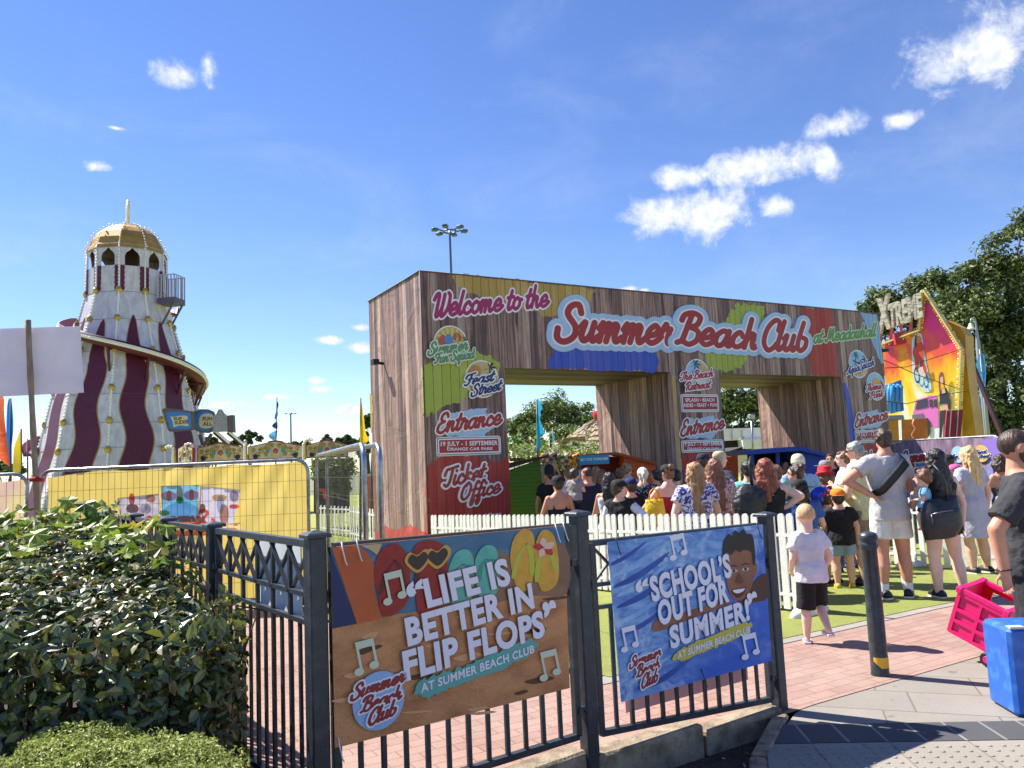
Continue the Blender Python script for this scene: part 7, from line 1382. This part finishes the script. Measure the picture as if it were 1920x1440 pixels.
    mb.ell(h(0, -.02, .08), (.36*hh, .44*hh, .41*hh), hax, 16, 12); mb.ell(h(0, .10, -.20), (.29*hh, .32*hh, .30*hh), hax, 14, 10); mb.ell(h(0, .22, -.36), (.16*hh, .17*hh, .13*hh), hax)
    mb.cap(h(0, .40, .06), h(0, .50, -.10), .05*hh, .075*hh, 8); mb.ell(h(0, .36, .13), (.24*hh, .08*hh, .05*hh), hax); mb.ell(h(0, .37, -.22), (.13*hh, .07*hh, .05*hh), hax)
    for s in (-1, 1): mb.ell(h(s*.365, -.06, -.02), (.035*hh, .085*hh, .13*hh), hax)
    soft(mb.build('body', skm, root, local=True), v, 2)
    if facevis:
        mb = MB()
        for s in (-1, 1): mb.ell(h(s*.155, .39, .045), (.055*hh, .03*hh, .035*hh), hax)
        mb.build('eyes', eyem, root, local=True); mb = MB()
        for s in (-1, 1): mb.cap(h(s*.24, .38, .13), h(s*.09, .425, .15), .02*hh, .02*hh, 6)
        mb.build('eyebrows', HM[hair[1]] if hair else eyem, root, local=True); mb = MB(); mb.ell(h(0, .425, -.225), (.10*hh, .03*hh, .03*hh), hax); mb.build('lips', lipm, root, local=True)
    if beard:
        mb = MB(); mb.ell(h(0, .14, -.32), (.285*hh, .27*hh, .20*hh), hax); mb.ell(h(0, .36, -.16), (.13*hh, .08*hh, .03*hh), hax)
        for s in (-1, 1): mb.ell(h(s*.29, .04, -.18), (.06*hh, .14*hh, .2*hh), hax)
        soft(mb.build('beard', HM[beard], root, local=True), v*.9, 2, .006, hrt_)
    # ---- clothes
    c = max(.012, v*.9); kind, tm = top
    if kind:
        tops = {'tee': .975, 'tank': .90, 'strapless': .845, 'cami': .80, 'dress': .965, 'sundress': .90, 'jacket': .985, 'strapdress': .80}; zt = tops[kind]; m_ = fab(*tm) if isinstance(tm, tuple) else tm
        mb = MB(); rr = []
        if kind in ('dress', 'sundress', 'strapdress'):
            for z, f in ((.33, 1.32), (.45, 1.16), (.54, 1.03)): rr.append(ringz(0, 0, z*Hb, hipw*W*f+c, (.085*f+belly*.3)*W+c))
            rr += tr(c*1.2, .59, zt)
        else: rr += [ringz(0, 0, hem*Hb, hipw*W*1.03+c*2.6, (.087+belly*.5)*W+c*2.6), ringz(0, 0, .6*Hb, hipw*W+c*2.5, (.086+belly*.4)*W+c*2.4), ringz(0, belly*.25*W, .66*Hb, (hipw+wst)/2*W+c*2.1, (.08+belly*.8)*W+c*2.1)]+tr(c*1.3, .70, zt)
        if kind in ('tank', 'strapless', 'cami', 'sundress', 'strapdress'): rr.append([(x, y, zt*Hb) for x, y, _ in rr[-1]])
        mb.loft(rr)
        if kind in ('tee', 'dress', 'jacket'):
            f = {'tee': sleeve, 'dress': .5, 'jacket': 1.9}[kind]
            for s, sh, el, wr in A:
                e = lerp(sh, el, min(f, 1.)); i = X(s*shw*.45, -.005, .925); mb.tube([i, sh, lerp(sh, e, .5), e], [ra*1.25+c, ra*1.3+c, ra*1.25+c*1.3, ra*1.2+c*1.6], 12)
                if f > 1: mb.tube([el, lerp(el, wr, f-1)], [ra+c, ra*.8+c], 12); mb.ell(el, [ra+c]*3)
        if kind in ('tank', 'cami', 'strapdress'):
            for s in (-1, 1):
                for y in (-1, 1): mb.tube([X(s*.062, y*.06, zt-.02), X(s*.066, y*.052, .90), X(s*.062, 0, .955)], .012 if kind != 'tank' else .026*Hb, 6)
        soft(mb.build('dress' if 'dress' in kind else 'top', m_, root, local=True), v*1.05, 3, .030 if d < 10 else .03)
    kind, bm_ = bottom
    if kind:
        m_ = fab(*bm_) if isinstance(bm_, tuple) else bm_; mb = MB(); cc = c*.9; lo = {'shorts': .40, 'hot': .49, 'jeans': .06, 'skirt': .42, 'long': .30}[kind]
        mb.loft([ringz(0, 0, .555*Hb, hipw*W*.92+cc, .08*W+cc), ringz(0, 0, .60*Hb, hipw*W+cc, (.085+belly*.3)*W+cc), ringz(0, 0, .68*Hb, (hipw+wst)/2*W+cc, (.078+belly*.6)*W+cc)])
        if kind == 'skirt': mb.loft([ringz(0, 0, lo*Hb, hipw*W*1.12+cc, .1*W+cc), ringz(0, 0, .6*Hb, hipw*W+cc, .085*W+cc)])
        else:
            for s, hp_, kn, an, ya in Lg:
                if kind == 'jeans': mb.tube([hp_+[0, 0, .02*Hb], kn, an+[0, 0, .01*Hb]], [.066*W+cc, .045*W+cc, .034*W+cc], 14)
                else:
                    t = (.575-lo)/(.575-.305); e = lerp(hp_, kn, t) if t <= 1 else lerp(kn, an, .05); mb.tube([hp_+[0, 0, .02*Hb], lerp(hp_, e, .5), e], [.068*W+cc, .064*W+cc*1.6, .062*W+cc*1.8], 14)
        soft(mb.build('skirt' if kind == 'skirt' else 'trousers' if kind == 'jeans' else 'shorts', m_, root, local=True), v*1.05, 3, .016)
    if d < 12.5 and shoes is not None:
        for s, hp_, kn, an, ya in Lg:
            t = np.array([math.sin(ya), math.cos(ya), 0]); mb = MB(); u = np.array([t[1], -t[0], 0]); L = .155*Hb; q = an-[0, 0, an[2]]+[0, 0, max(0, an[2]-.045*Hb)]; zz = lambda f, z: q+t*f*L+[0, 0, z*Hb]
            foot = lambda z, g: [zz(f, z)+u*w*L*g for f, w in ((-.34, -.17), (-.36, 0), (-.34, .17), (-.1, .19), (.25, .2), (.5, .21), (.64, .15), (.68, 0), (.64, -.15), (.5, -.21), (.25, -.2), (-.1, -.19))]
            mb.loft([foot(.0, 1.05), foot(.018, 1.08)], True, False); o = mb.build('shoe', shoes if shoes is not None else shoe_w, root, local=True) if shoes is not shoe_l else mb.build('flip_flop', shoe_l, root, local=True)
            if shoes is not shoe_l:
                mb = MB(); mb.loft([foot(.019, 1.0), foot(.034, .98), [p*[1, 1, 1]+[0, 0, 0] for p in [lerp(zz(0, .052), p, .9 if i not in (5, 6, 7, 8, 9) else .82) for i, p in enumerate(foot(.05, .9))]], [lerp(zz(-.12, .068), p, .55) for p in foot(.064, .8)]], True, True); mb.build('upper', shoe_b if shoes is shoe_w else shoes, o, local=True)
            if socks: mb = MB(); mb.tube([lerp(kn, an, .62), an+[0, 0, .0]], [.036*W, .033*W], 12); soft(mb.build('sock', sock, root, local=True), v, 1)
    # ---- hair and hats
    if hair:
        k, hm_ = hair; hm_ = HM[hm_]; mb = MB()
        if k == 'buzz': mb.ell(h(0, -.055, .105), (.368*hh, .42*hh, .40*hh), hax, 16, 12)
        elif k == 'balding':
            for s in (-1, 0, 1): mb.ell(h(s*.25, -.28+abs(s)*.16, -.02), (.15*hh, .16*hh, .17*hh), hax)
        else:
            mb.ell(h(0, -.075, .12), (.40*hh, .435*hh, .415*hh), hax, 16, 12); mb.ell(h(0, .12, .33), (.28*hh, .24*hh, .16*hh), hax); mb.ell(h(0, -.22, -.10), (.345*hh, .28*hh, .30*hh), hax); mb.ell(h(0, -.2, -.26), (.26*hh, .2*hh, .16*hh), hax)
            for s in (-1, 1): mb.ell(h(s*.31, -.08, .06), (.1*hh, .2*hh, .22*hh), hax)
        if k in ('long', 'vlong', 'bob'):
            l = {'long': 1.75, 'vlong': 2.7, 'bob': .75}[k]; rr = []
            for t in np.linspace(0, 1, 9):
                z = .15-t*l; w_ = .42+.14*math.sin(t*2.6)-(.26*max(0, t-.55) if k == 'vlong' else .1*t*t); y_ = -.12-.24*min(1, t*2.2)-.02*t; p = hc*[1, 1, 0]+[0, 0, hc[2]+z*hh]
                rr.append([tuple(p+R[:, 0]*w_*(1+.04*math.sin(7*a+4*t))*hh*math.cos(a)+R[:, 1]*(y_+(.30-.13*min(1, t*2))*math.sin(a)*(1+.09*math.sin(9*a+3*t))+.05*math.cos(2*a))*hh+[0, 0, .05*hh*math.sin(5*a+t*3)*t]) for a in [2*math.pi*i/20 for i in range(20)]])
            mb.loft(rr)
            for s in (-1, 1): mb.tube([h(s*.34, .02, .15), h(s*.42, .0, -.3), hc+R[:, 0]*s*.40*hh+R[:, 1]*(-.12)*hh-[0, 0, min(l, 1.3)*hh]], [.10*hh, .11*hh, .05*hh], 8)
        if k == 'bun': mb.ell(h(0, -.42, .40), (.2*hh, .2*hh, .19*hh), hax)
        if k == 'pony': mb.tube([h(0, -.4, .2), h(0, -.62, .05), h(0, -.58, -.5), h(0, -.5, -1.0)], [.12*hh, .16*hh, .13*hh, .03*hh], 10)
        if k == 'crop': mb.ell(h(0, .1, .42), (.33*hh, .33*hh, .18*hh), hax)
        soft(mb.build('hair', hm_, root, local=True), v*(.8 if k != 'buzz' else .9), 2, .004 if k == 'buzz' else .03, hrt_)
    if hat:
        k, hm2, bd = hat; m_ = fab(*hm2) if isinstance(hm2, tuple) else hm2; mb = MB(); g = lambda x, y, z: h(x, y, z)
        dome = lambda r1, r2, z0, zt_: [[h(r1*f*math.cos(a), -.03+r2*f*math.sin(a), z) for a in [2*math.pi*i/20 for i in range(20)]] for f, z in ((1., z0), (1.02, z0+.1), (.97, z0+(zt_-z0)*.5), (.8, z0+(zt_-z0)*.8), (.5, z0+(zt_-z0)*.95), (.12, zt_))]
        if k == 'cap':
            mb.loft(dome(.41, .47, .12, .56)); a0 = math.radians(bd); f = np.array([math.sin(-a0), math.cos(a0)]); s_ = np.array([f[1], -f[0]])
            br_ = lambda z, g_: [h(*(f*y*g_+s_*x), z) for x, y in ((-.36, .2), (-.36, .42), (-.27, .66), (-.1, .76), (.1, .76), (.27, .66), (.36, .42), (.36, .2))]
            mb.loft([br_(.13, 1.), br_(.165, 1.)], True, False)
        elif k == 'bucket': mb.loft([[h(r1*math.cos(a), -.03+r1*1.1*math.sin(a), z) for a in [2*math.pi*i/22 for i in range(22)]] for r1, z in ((.60, .02), (.62, .0), (.44, .18), (.41, .45), (.36, .55), (.1, .58))])
        elif k == 'beanie': mb.loft(dome(.42, .47, -.02, .62))
        elif k == 'tall': mb.loft(dome(.40, .44, .1, .95))
        mb.build('hat', m_, root, local=True)
    return root, dict(h=h, X=X, A=A, hc=hc, hh=hh, Hb=Hb, R=R, v=v)
# ---- cloth patterns
def pattern(name, c1, c2, sc, lo, hi, dist=1.2, c3=None):
    m, n, b = newmat('fabric_'+name); co = n.coords('Object'); f = n.ramp(n.noise(co, sc, 3, .55, dist).outputs[0], lo, hi); c = n.mix(f, lin(c1), lin(c2))
    if c3: c = n.mix(n.ramp(n.noise(co, sc*1.6, 2, .5, .4).outputs[0], .6, .64), c, lin(c3))
    n.set(b.inputs['Base Color'], c); b.inputs['Roughness'].default_value = .85; return m
flo_blue = pattern('blue_floral', (56, 56, 140), (226, 222, 236), 17, .46, .52, 2.); flo_pink = pattern('pink_floral', (206, 170, 166), (120, 76, 90), 34, .5, .56, .8, (232, 214, 210)); flo_navy = pattern('navy_floral', (24, 28, 52), (206, 206, 216), 34, .58, .62, .8); flo_cap = pattern('floral_cap', (40, 16, 26), (214, 60, 84), 24, .48, .52, .6, (230, 220, 222)); denim = mat('fabric_denim', (62, 88, 130), .85, c2=(92, 118, 156), ns=9, bump=.3, bs=90); denl = mat('fabric_light_denim', (130, 156, 178), .85, c2=(158, 180, 196), ns=7, bump=.3, bs=90)
blk = ('black', (24, 24, 27)); nav = ('navy', (26, 32, 52)); wht = ('white', (226, 224, 230)); gry = ('grey', (150, 148, 150)); lg = ('pale_grey', (196, 192, 192)); dkg = ('dark_grey', (70, 70, 76)); khk = ('khaki', (150, 134, 104)); BJ = ('jeans', denim); BK = ('shorts', blk)
P_ = person
# ---- far side of the queue, left archway
P_('person in dark clothes with tall dark hat at the edge of the green hut', (1029, 880), 14, sk='tan', top=('tee', blk), bottom=BJ, hair=('short', 'black'), hat=('tall', blk, 0), facevis=False, turn=60)
P_('woman in a low-backed black strap top and blue jeans wearing a black cap', (1045, 893), 11.0, b=1.12, sk='tan', top=('cami', blk), bottom=BJ, hair=('short', 'dark'), hat=('cap', blk, 180))
P_('woman with a white top and dark strap facing the toy stall', (1065, 877), 13.2, sk='light', top=('tank', wht), bottom=BJ, hair=('bun', 'brown'), turn=30)
_, big = P_('large bald man in a navy tee shirt carrying a small child', (1100, 876), 11.2, b=1.3, sex='m', sk='tan', top=('tee', nav), bottom=('long', nav), hair=('buzz', 'dark'), arms=('hold', 'down'), belly=.02)
P_('toddler in a grey tee shirt held on the arm of the bald man', (1077, 877), 11.1, face=-30, sex='m', hh=.17, sk='light', top=('tee', gry), bottom=('shorts', dkg), hair=('short', 'dark'), stand=.66, b=1.25, shoes=None, arms=('fwd', 'fwd'), legs=(((-.09, .12, .40), (-.08, .10, .16), 0), ((.09, .12, .40), (.08, .10, .16), 0)))
P_('grey haired person just left of the bald man, mostly hidden', (1088, 882), 13, sex='m', top=('tee', dkg), hair=('short', 'grey'), bottom=BJ)
P_('woman with light brown hair standing beyond the bald man near the orange hut', (1117, 875), 14, top=('tank', khk), hair=('long', 'lbrown'), bottom=BJ); P_('person with sunlit fair hair and patterned top behind the black haired woman', (1127, 882), 13, top=('tee', flo_navy), hair=('bob', 'brown'), bottom=BJ)
P_('woman with long straight black hair in a white summer dress', (1141, 886), 10.4, b=1.05, sk='tan', top=('sundress', wht), bottom=(None, None), hair=('long', 'black'))
_, bo_ = P_('boy in a black cap and a black and white raglan tee looking right', (1160, 900.5), 9.8, face=-25, sex='m', sk='light', top=('tee', blk), bottom=('shorts', blk), hair=('short', 'dark'), hat=('cap', blk, 0), turn=-60, facevis=True, b=1.1, sleeve=.12)
mb = MB()
for s, sh, el, wr in bo_['A']: mb.tube([lerp(sh, el, .02), lerp(sh, el, .4), lerp(sh, el, .85)], [.062, .058, .052], 12)
soft(mb.build('sleeves', fab(*wht), _, local=True), .012, 2, .01)
P_('boy in a dark tee and navy cap beside the raglan boy', (1181, 897), 10.8, sex='m', top=('tee', blk), bottom=('shorts', nav), hair=('short', 'dark'), hat=('cap', ('cap_navy', (26, 34, 92)), 20), b=1.15)
P_('person in black in the shade of the orange hut, left of the updo woman', (1163, 877), 13.6, top=('tee', blk), hair=('short', 'brown'), bottom=BJ); P_('woman with brown hair pinned up standing by the orange hut', (1176, 869), 14, top=('tank', dkg), hair=('bun', 'lbrown'), bottom=BJ)
P_('woman in a navy and white floral top with her pale hair in a ponytail', (1204, 877), 11.8, b=1.1, top=('dress', flo_navy), bottom=(None, None), hair=('pony', 'white')); P_('dark haired person with glasses beyond the floral top woman', (1229, 881), 13, sex='m', sk='tan', top=('tee', blk), hair=('short', 'black'), bottom=BJ, turn=50)
_, wy_ = P_('woman in a red strapless top, white skirt and black cap holding a yellow bag', (1250, 872), 10.2, face=15, sk='light', top=('strapless', ('red', (170, 30, 50))), bottom=('skirt', lg), hair=('bun', 'brown'), hat=('cap', blk, 30), arms=('out', 'back'), turn=10, b=1.05, hem=.62)
P_('black haired person close to the red topped woman, almost hidden', (1267, 881), 13, top=('tee', dkg), hair=('short', 'black'), bottom=BJ)
P_('woman with very long light brown hair in a blue and white floral dress', (1300, 867), 8.9, b=1.25, sk='pale', top=('dress', flo_blue), bottom=(None, None), hair=('vlong', 'lbrown'), hh=.225); P_('man in a dark cap and dark shirt between the two long haired women', (1318, 851), 10.6, sex='m', sk='tan', top=('tee', blk), hair=('short', 'dark'), hat=('cap', nav, 40), bottom=BJ)
P_('woman with very long auburn hair in a pale pink patterned dress', (1338, 860), 9.4, b=1.2, sk='light', top=('dress', flo_pink), bottom=(None, None), hair=('vlong', 'auburn'), hh=.225); P_('older man in a beige cap and navy jacket looking right', (1349, 847), 10.8, face=-70, sex='m', sk='light', top=('jacket', nav), hair=('short', 'grey'), hat=('cap', ('beige', (196, 182, 150)), 0), bottom=BJ, facevis=True)
P_('dark haired child in a turquoise top beside the red haired woman', (1401, 865), 9.8, sex='m', top=('tee', ('turquoise', (120, 200, 206))), hair=('crop', 'black'), bottom=BJ)
_, rw = P_('red haired woman in a sleeveless black top with one hand on her hip', (1433, 860), 8.6, b=1.22, sk='pale', top=('tank', blk), bottom=('jeans', ('pale_jeans', (150, 160, 172))), hair=('long', 'red'), arms=('down', 'hip'), hh=.225, arm_custom={1: ((.225, -.06, .845), (.12, -.0, .755))})
P_('person in a neon yellow top partly behind the red haired woman', (1453, 872), 10, top=('tee', ('neon', (190, 226, 40))), hair=('short', 'brown'), bottom=BJ, b=1.1); P_('person in the dark inside of the blue hut at the counter', (1472, 863), 17.6, face=180, top=('tank', dkg), hair=('bun', 'dark'), bottom=BJ)
P_('older person in a cream knitted hat and pale blue shirt', (1495, 854), 10.4, sex='m', b=1.1, top=('tee', ('pale_blue', (150, 184, 222))), hair=('short', 'white'), hat=('beanie', ('cream', (214, 204, 176)), 0), bottom=BJ); P_('child with dark hair in a knot, turned left, wearing grey', (1490, 872), 9.7, face=40, turn=20, top=('tee', dkg), hair=('bun', 'dark'), bottom=BJ, facevis=True)
P_('boy in a mid blue tee and black cap behind the white fence', (1498, 900.5), 8.7, sex='m', b=1.25, top=('tee', ('mid_blue', (52, 92, 160))), hair=('bob', 'black'), hat=('cap', blk, -100), bottom=('shorts', nav)); P_('child in a red bucket hat and red tee', (1545, 874.5), 10.6, b=1.15, top=('tee', ('bright_red', (190, 24, 32))), hair=('bob', 'brown'), hat=('bucket', ('hat_red', (206, 30, 44)), 0), bottom=BJ, turn=20)
P_('person in a grey cap in the shade of the right archway', (1545, 864), 13, sex='m', top=('tee', dkg), hair=('short', 'dark'), hat=('cap', gry, 60), bottom=BJ); P_('man in black facing the camera at the edge of the blue hut', (1556, 851), 14, face=170, sex='m', sk='tan', top=('tee', blk), hair=('short', 'dark'), bottom=BJ, facevis=True)
P_('woman with pink face and tied-back hair beside the man in sunglasses', (1579, 846), 11, face=75, sk='pale', top=('tee', wht), hair=('bun', 'brown'), bottom=BJ, facevis=True, arms=('fwd', 'fwd'))
_, gm = P_('grey haired man in dark sunglasses and a pale yellow shirt', (1601, 828.5), 9.3, face=55, sex='m', b=1.1, sk='light', top=('tee', ('pale_yellow', (226, 222, 168))), hair=('short', 'grey'), bottom=('shorts', khk), facevis=True, turn=-5, tilt=12, arms=('down', 'down'), shoes=shoe_b)
mb = MB(); h = gm['h']; hh = gm['hh']
for s in (-1, 1): mb.ell(h(s*.17, .42, .05), (.13*hh, .04*hh, .075*hh), (gm['R'][:, 0], gm['R'][:, 1], gm['R'][:, 2])); mb.bar(h(s*.28, .36, .07), h(s*.37, -.05, .05), .012, .008)
mb.build('sunglasses', eyem, _, local=True)
P_('small boy in a dark red flowered cap and grey tee', (1548, 919.5), 9.6, sex='m', top=('tee', gry), hair=('short', 'dark'), hat=('cap', flo_cap, 100), bottom=('shorts', blk), b=1.15, turn=-20, shoes=shoe_b); P_('small boy in an orange cap, black tee and light denim shorts', (1569, 917), 9.15, sex='m', face=-10, top=('tee', blk), hair=('short', 'dark'), hat=('cap', ('orange', (232, 140, 24)), 175), bottom=('shorts', denl), b=1.2, shoes=shoe_y, arms=('down', 'down'))
# ---- the nearer group on the lawn
_, gt = P_('tall man in pale grey tee and white shorts, black strap across his back', (1654, 806), 8.24, sex='m', b=1.0, sk='tan', top=('tee', lg), bottom=('shorts', ('white_shorts', (232, 230, 228))), hair=('crop', 'dark'), arms=('hip', 'fwd'), socks=True, legs=(((-.075, .0, .305), (-.10, -.02, .045), -.25), ((.075, .015, .305), (.075, .0, .045), .5)), hem=.52, hh=.215, group='people on the artificial lawn', arm_custom={-1: ((.29, -.04, .80), (.15, -.075, .70))})
X = gt['X']; mb = MB(); pts = [X(.10, -.03, .955)]+[X(.10-.20*t, -.122-.012*math.sin(3*t), .93-.20*t) for t in (.1, .35, .6, .85, 1.)]+[X(-.135, -.03, .69)]; 
mb.loft([[tuple(p+np.array([.03, 0, -.03])), tuple(p+np.array([-.03, 0, .03])), tuple(p+np.array([-.03, -.012, .03])), tuple(p+np.array([.03, -.012, -.03]))] for p in pts], True, True); mb.build('strap', mat('strap_black', (22, 22, 24), .5), _, local=True)
_, lw = P_('woman with long black hair, black shorts and trainers carrying a big black shoulder bag', (1752, 842), 8.15, b=1.08, sk='pale', top=('tank', blk), bottom=('hot', blk), hair=('vlong', 'black'), arms=('hold', 'down'), hh=.225, shoes=shoe_w, legs=(((-.08, .0, .305), (-.075, -.01, .045), -.2), ((.085, .01, .305), (.11, -.01, .045), .3)), group='people on the artificial lawn')
P_('child with short brown hair in a pale blue top carried by the black haired woman', (1729, 879), 8.0, face=60, sex='m', hh=.18, sk='light', top=('tee', ('sky_blue', (130, 186, 226))), bottom=('shorts', nav), hair=('short', 'brown'), stand=.62, b=1.15, shoes=None, arms=('fwd', 'fwd'), legs=(((-.09, .12, .40), (-.08, .10, .16), 0), ((.09, .12, .40), (.08, .10, .16), 0)), group='people on the artificial lawn')
P_('woman with long wavy blond hair in a pale grey fitted dress', (1813, 837), 9.9, b=1.08, sk='light', top=('dress', ('lilac_grey', (190, 186, 202))), bottom=(None, None), hair=('long', 'blond'), hh=.225, turn=15, face=15); P_('child in a pink cap behind the blonde woman', (1789, 872), 11.6, top=('tee', gry), hair=('bob', 'brown'), hat=('cap', ('pink', (226, 90, 150)), 30), bottom=BJ); P_('dark capped person behind the black haired woman by the lilac banner', (1777, 853), 12, sex='m', face=20, sk='tan', top=('tee', dkg), hair=('short', 'dark'), hat=('cap', blk, 0), bottom=BJ, turn=-60)
P_('bare shouldered person half hidden behind the big man in charcoal', (1874, 852), 11, sk='tan', top=('cami', ('floral_dark', (70, 60, 66))), hair=('bob', 'dark'), bottom=BJ, turn=-40)
wb_ = 'small fair haired boy walking in a white tee, black shorts and lilac flip flops'
P_(wb_, (1511, 944), 6.42, face=12, sex='m', hh=.2, sk='pale', top=('tee', wht), bottom=('long', blk), hair=('buzz', 'fair'), arms=('fwd', 'down'), b=1.02, shoes=shoe_l, stand=0., legs=(((-.07, .02, .31), (-.075, .03, .045), .5), ((.10, .11, .335), (.035, -.13, .135), .2)), hem=.53, lean=.06, turn=-10, vox=.0095, arm_custom={-1: ((.165, .0, .73), (.12, .12, .62)), 1: ((.18, -.03, .73), (.15, .08, .60))}, group='people on the artificial lawn')
_, om = P_('heavily built bearded man in a charcoal tee with bracelet, cut by the right edge', (1904, 804), 4.9, face=-116, sex='m', b=1.1, sk='tan', top=('tee', ('charcoal', (52, 52, 57))), bottom=('long', ('charcoal2', (40, 40, 44))), hair=('buzz', 'dark'), beard='dark', facevis=True, turn=14, vox=.0075, stand=0., belly=.02, hh=.24, shoes=shoe_b, sleeve=.8, group='people on the artificial lawn', arm_custom={1: ((.185, -.135, .735), (.18, -.12, .56))})
s, sh, el, wr = om['A'][1]; mb = MB(); q = unit(wr-el); p = wr-q*.005; t1 = unit(np.cross(q, [0, 1., 0])); t2 = np.cross(q, t1); mb.tube([p+(t1*math.cos(a)+t2*math.sin(a))*.036 for a in [2*math.pi*i/18 for i in range(19)]], .004, 6); mb.build('bracelet', eyem, _, local=True)
# ---- bags
yb2 = thing('carrier_bag', (0, 0, 0), 0, 'yellow plastic carrier bag hanging from the hand of the red topped woman', 'bag'); c = D(1228, 955, 9.95); yb2.location = (c[0], c[1], c[2]-.19)
mb = MB(); mb.loft([[(c[0]+w_*math.cos(a)*1.0, c[1]+t_*math.sin(a), c[2]+z_+.01*math.sin(3*a)) for a in [2*math.pi*i/24 for i in range(24)]] for z_, w_, t_ in ((-.19, .07, .05), (-.185, .12, .07), (-.10, .14, .09), (.03, .125, .07), (.10, .115, .03), (.125, .112, .016))]); mb.build('bag', mat('plastic_yellow', (236, 190, 20), .35, c2=(244, 206, 60), ns=7, bump=2., bs=14), yb2); mb = MB()
for y in (-.02, .02): mb.tube([c+[-.07, y, .12], c+[-.05, y, .22], c+[0, y*.5, .27], c+[.05, y, .22], c+[.07, y, .12]], .007, 6)
mb.build('handles', mat('plastic_orange', (226, 130, 30), .4), yb2)
lea = mat('black_leather', (30, 31, 36), .32, c2=(44, 45, 50), ns=10, bump=.35, bs=110); c = D(1765, 968, 7.92); sb = thing('shoulder_bag', c-[0, 0, .22], 0, 'large slouchy black leather shoulder bag with a front zip', 'bag'); mb = MB()
mb.loft([[c+np.array([w_*math.copysign(abs(math.cos(a))**.75, math.cos(a))+xo, t_*math.sin(a), z_+zs*math.cos(a)]) for a in [2*math.pi*i/28 for i in range(28)]] for z_, w_, t_, xo, zs in ((-.225, .10, .04, -.05, .0), (-.215, .16, .08, -.03, .02), (-.10, .205, .11, .0, .01), (.04, .20, .10, .0, 0), (.15, .175, .06, .01, .015), (.19, .16, .035, .02, .02))]); soft(mb.build('bag', lea, sb), .009, 2, .012)
mb = MB(); mb.tube([c+[.05, -.05, .16], c+[.02, -.10, .33], c+[-.02, -.10, .45], c+[-.04, -.02, .52], c+[-.04, .1, .46]], .013, 8); mb.build('strap', lea, sb); mb = MB(); mb.tube([c+[-.15, -.098, .03], c+[-.05, -.118, .055], c+[.06, -.118, .065]], .006, 6); mb.tube([c+[-.15, -.1, .03], c+[-.152, -.108, -.06]], .005, 6); mb.build('zip', mat('zip_metal', (120, 120, 126), .3, .8), sb)
c = D(1403, 945, 8.45); bp_ = thing('backpack', c-[0, 0, .2], 0, 'quilted black puffy bag hanging at the side of the red haired woman', 'bag'); mb = MB(); mb.ell(c, (.17, .12, .22), n=16, m=12); mb.ell(c+[.09, .02, .03], (.12, .11, .18))
soft(mb.build('bag', mat('quilted_black', (30, 30, 33), .5, c2=(44, 44, 47), ns=8, nv=(1, 1, 4), bump=1.5, bs=9, bv=(1, 1, 3)), bp_), .011, 2, .03); mb = MB(); mb.tube([c+[.05, -.02, .2], c+[.03, -.05, .42], c+[.08, .06, .5]], .018, 6); mb.build('strap', mat('strap_black', (22, 22, 24), .5), bp_)
c = D(1540, 930, 9.6); fb_ = thing('foil_balloon', c-[0, 0, .12], 0, 'shiny blue printed bag held among the children behind the fence', 'bag'); mb = MB(); mb.ell(c, (.14, .08, .12), n=16, m=10); soft(mb.build('bag', mat('foil_blue', (26, 56, 180), .2, .3, c2=(60, 90, 210), ns=6), fb_), .012, 1, .03)
# ---- freeze all the soft shapes in one go
bpy.context.view_layer.update(); dg = bpy.context.evaluated_depsgraph_get()
NEW = [(o, bpy.data.meshes.new_from_object(o.evaluated_get(dg))) for o in QUEUE]
for o, me in NEW:
    mts = [q for q in o.data.materials]; o.modifiers.clear(); o.data = me; me.materials.clear()
    for q in mts: me.materials.append(q)
    me.polygons.foreach_set('use_smooth', [True]*len(me.polygons)); me.polygons.foreach_set('material_index', [0]*len(me.polygons))
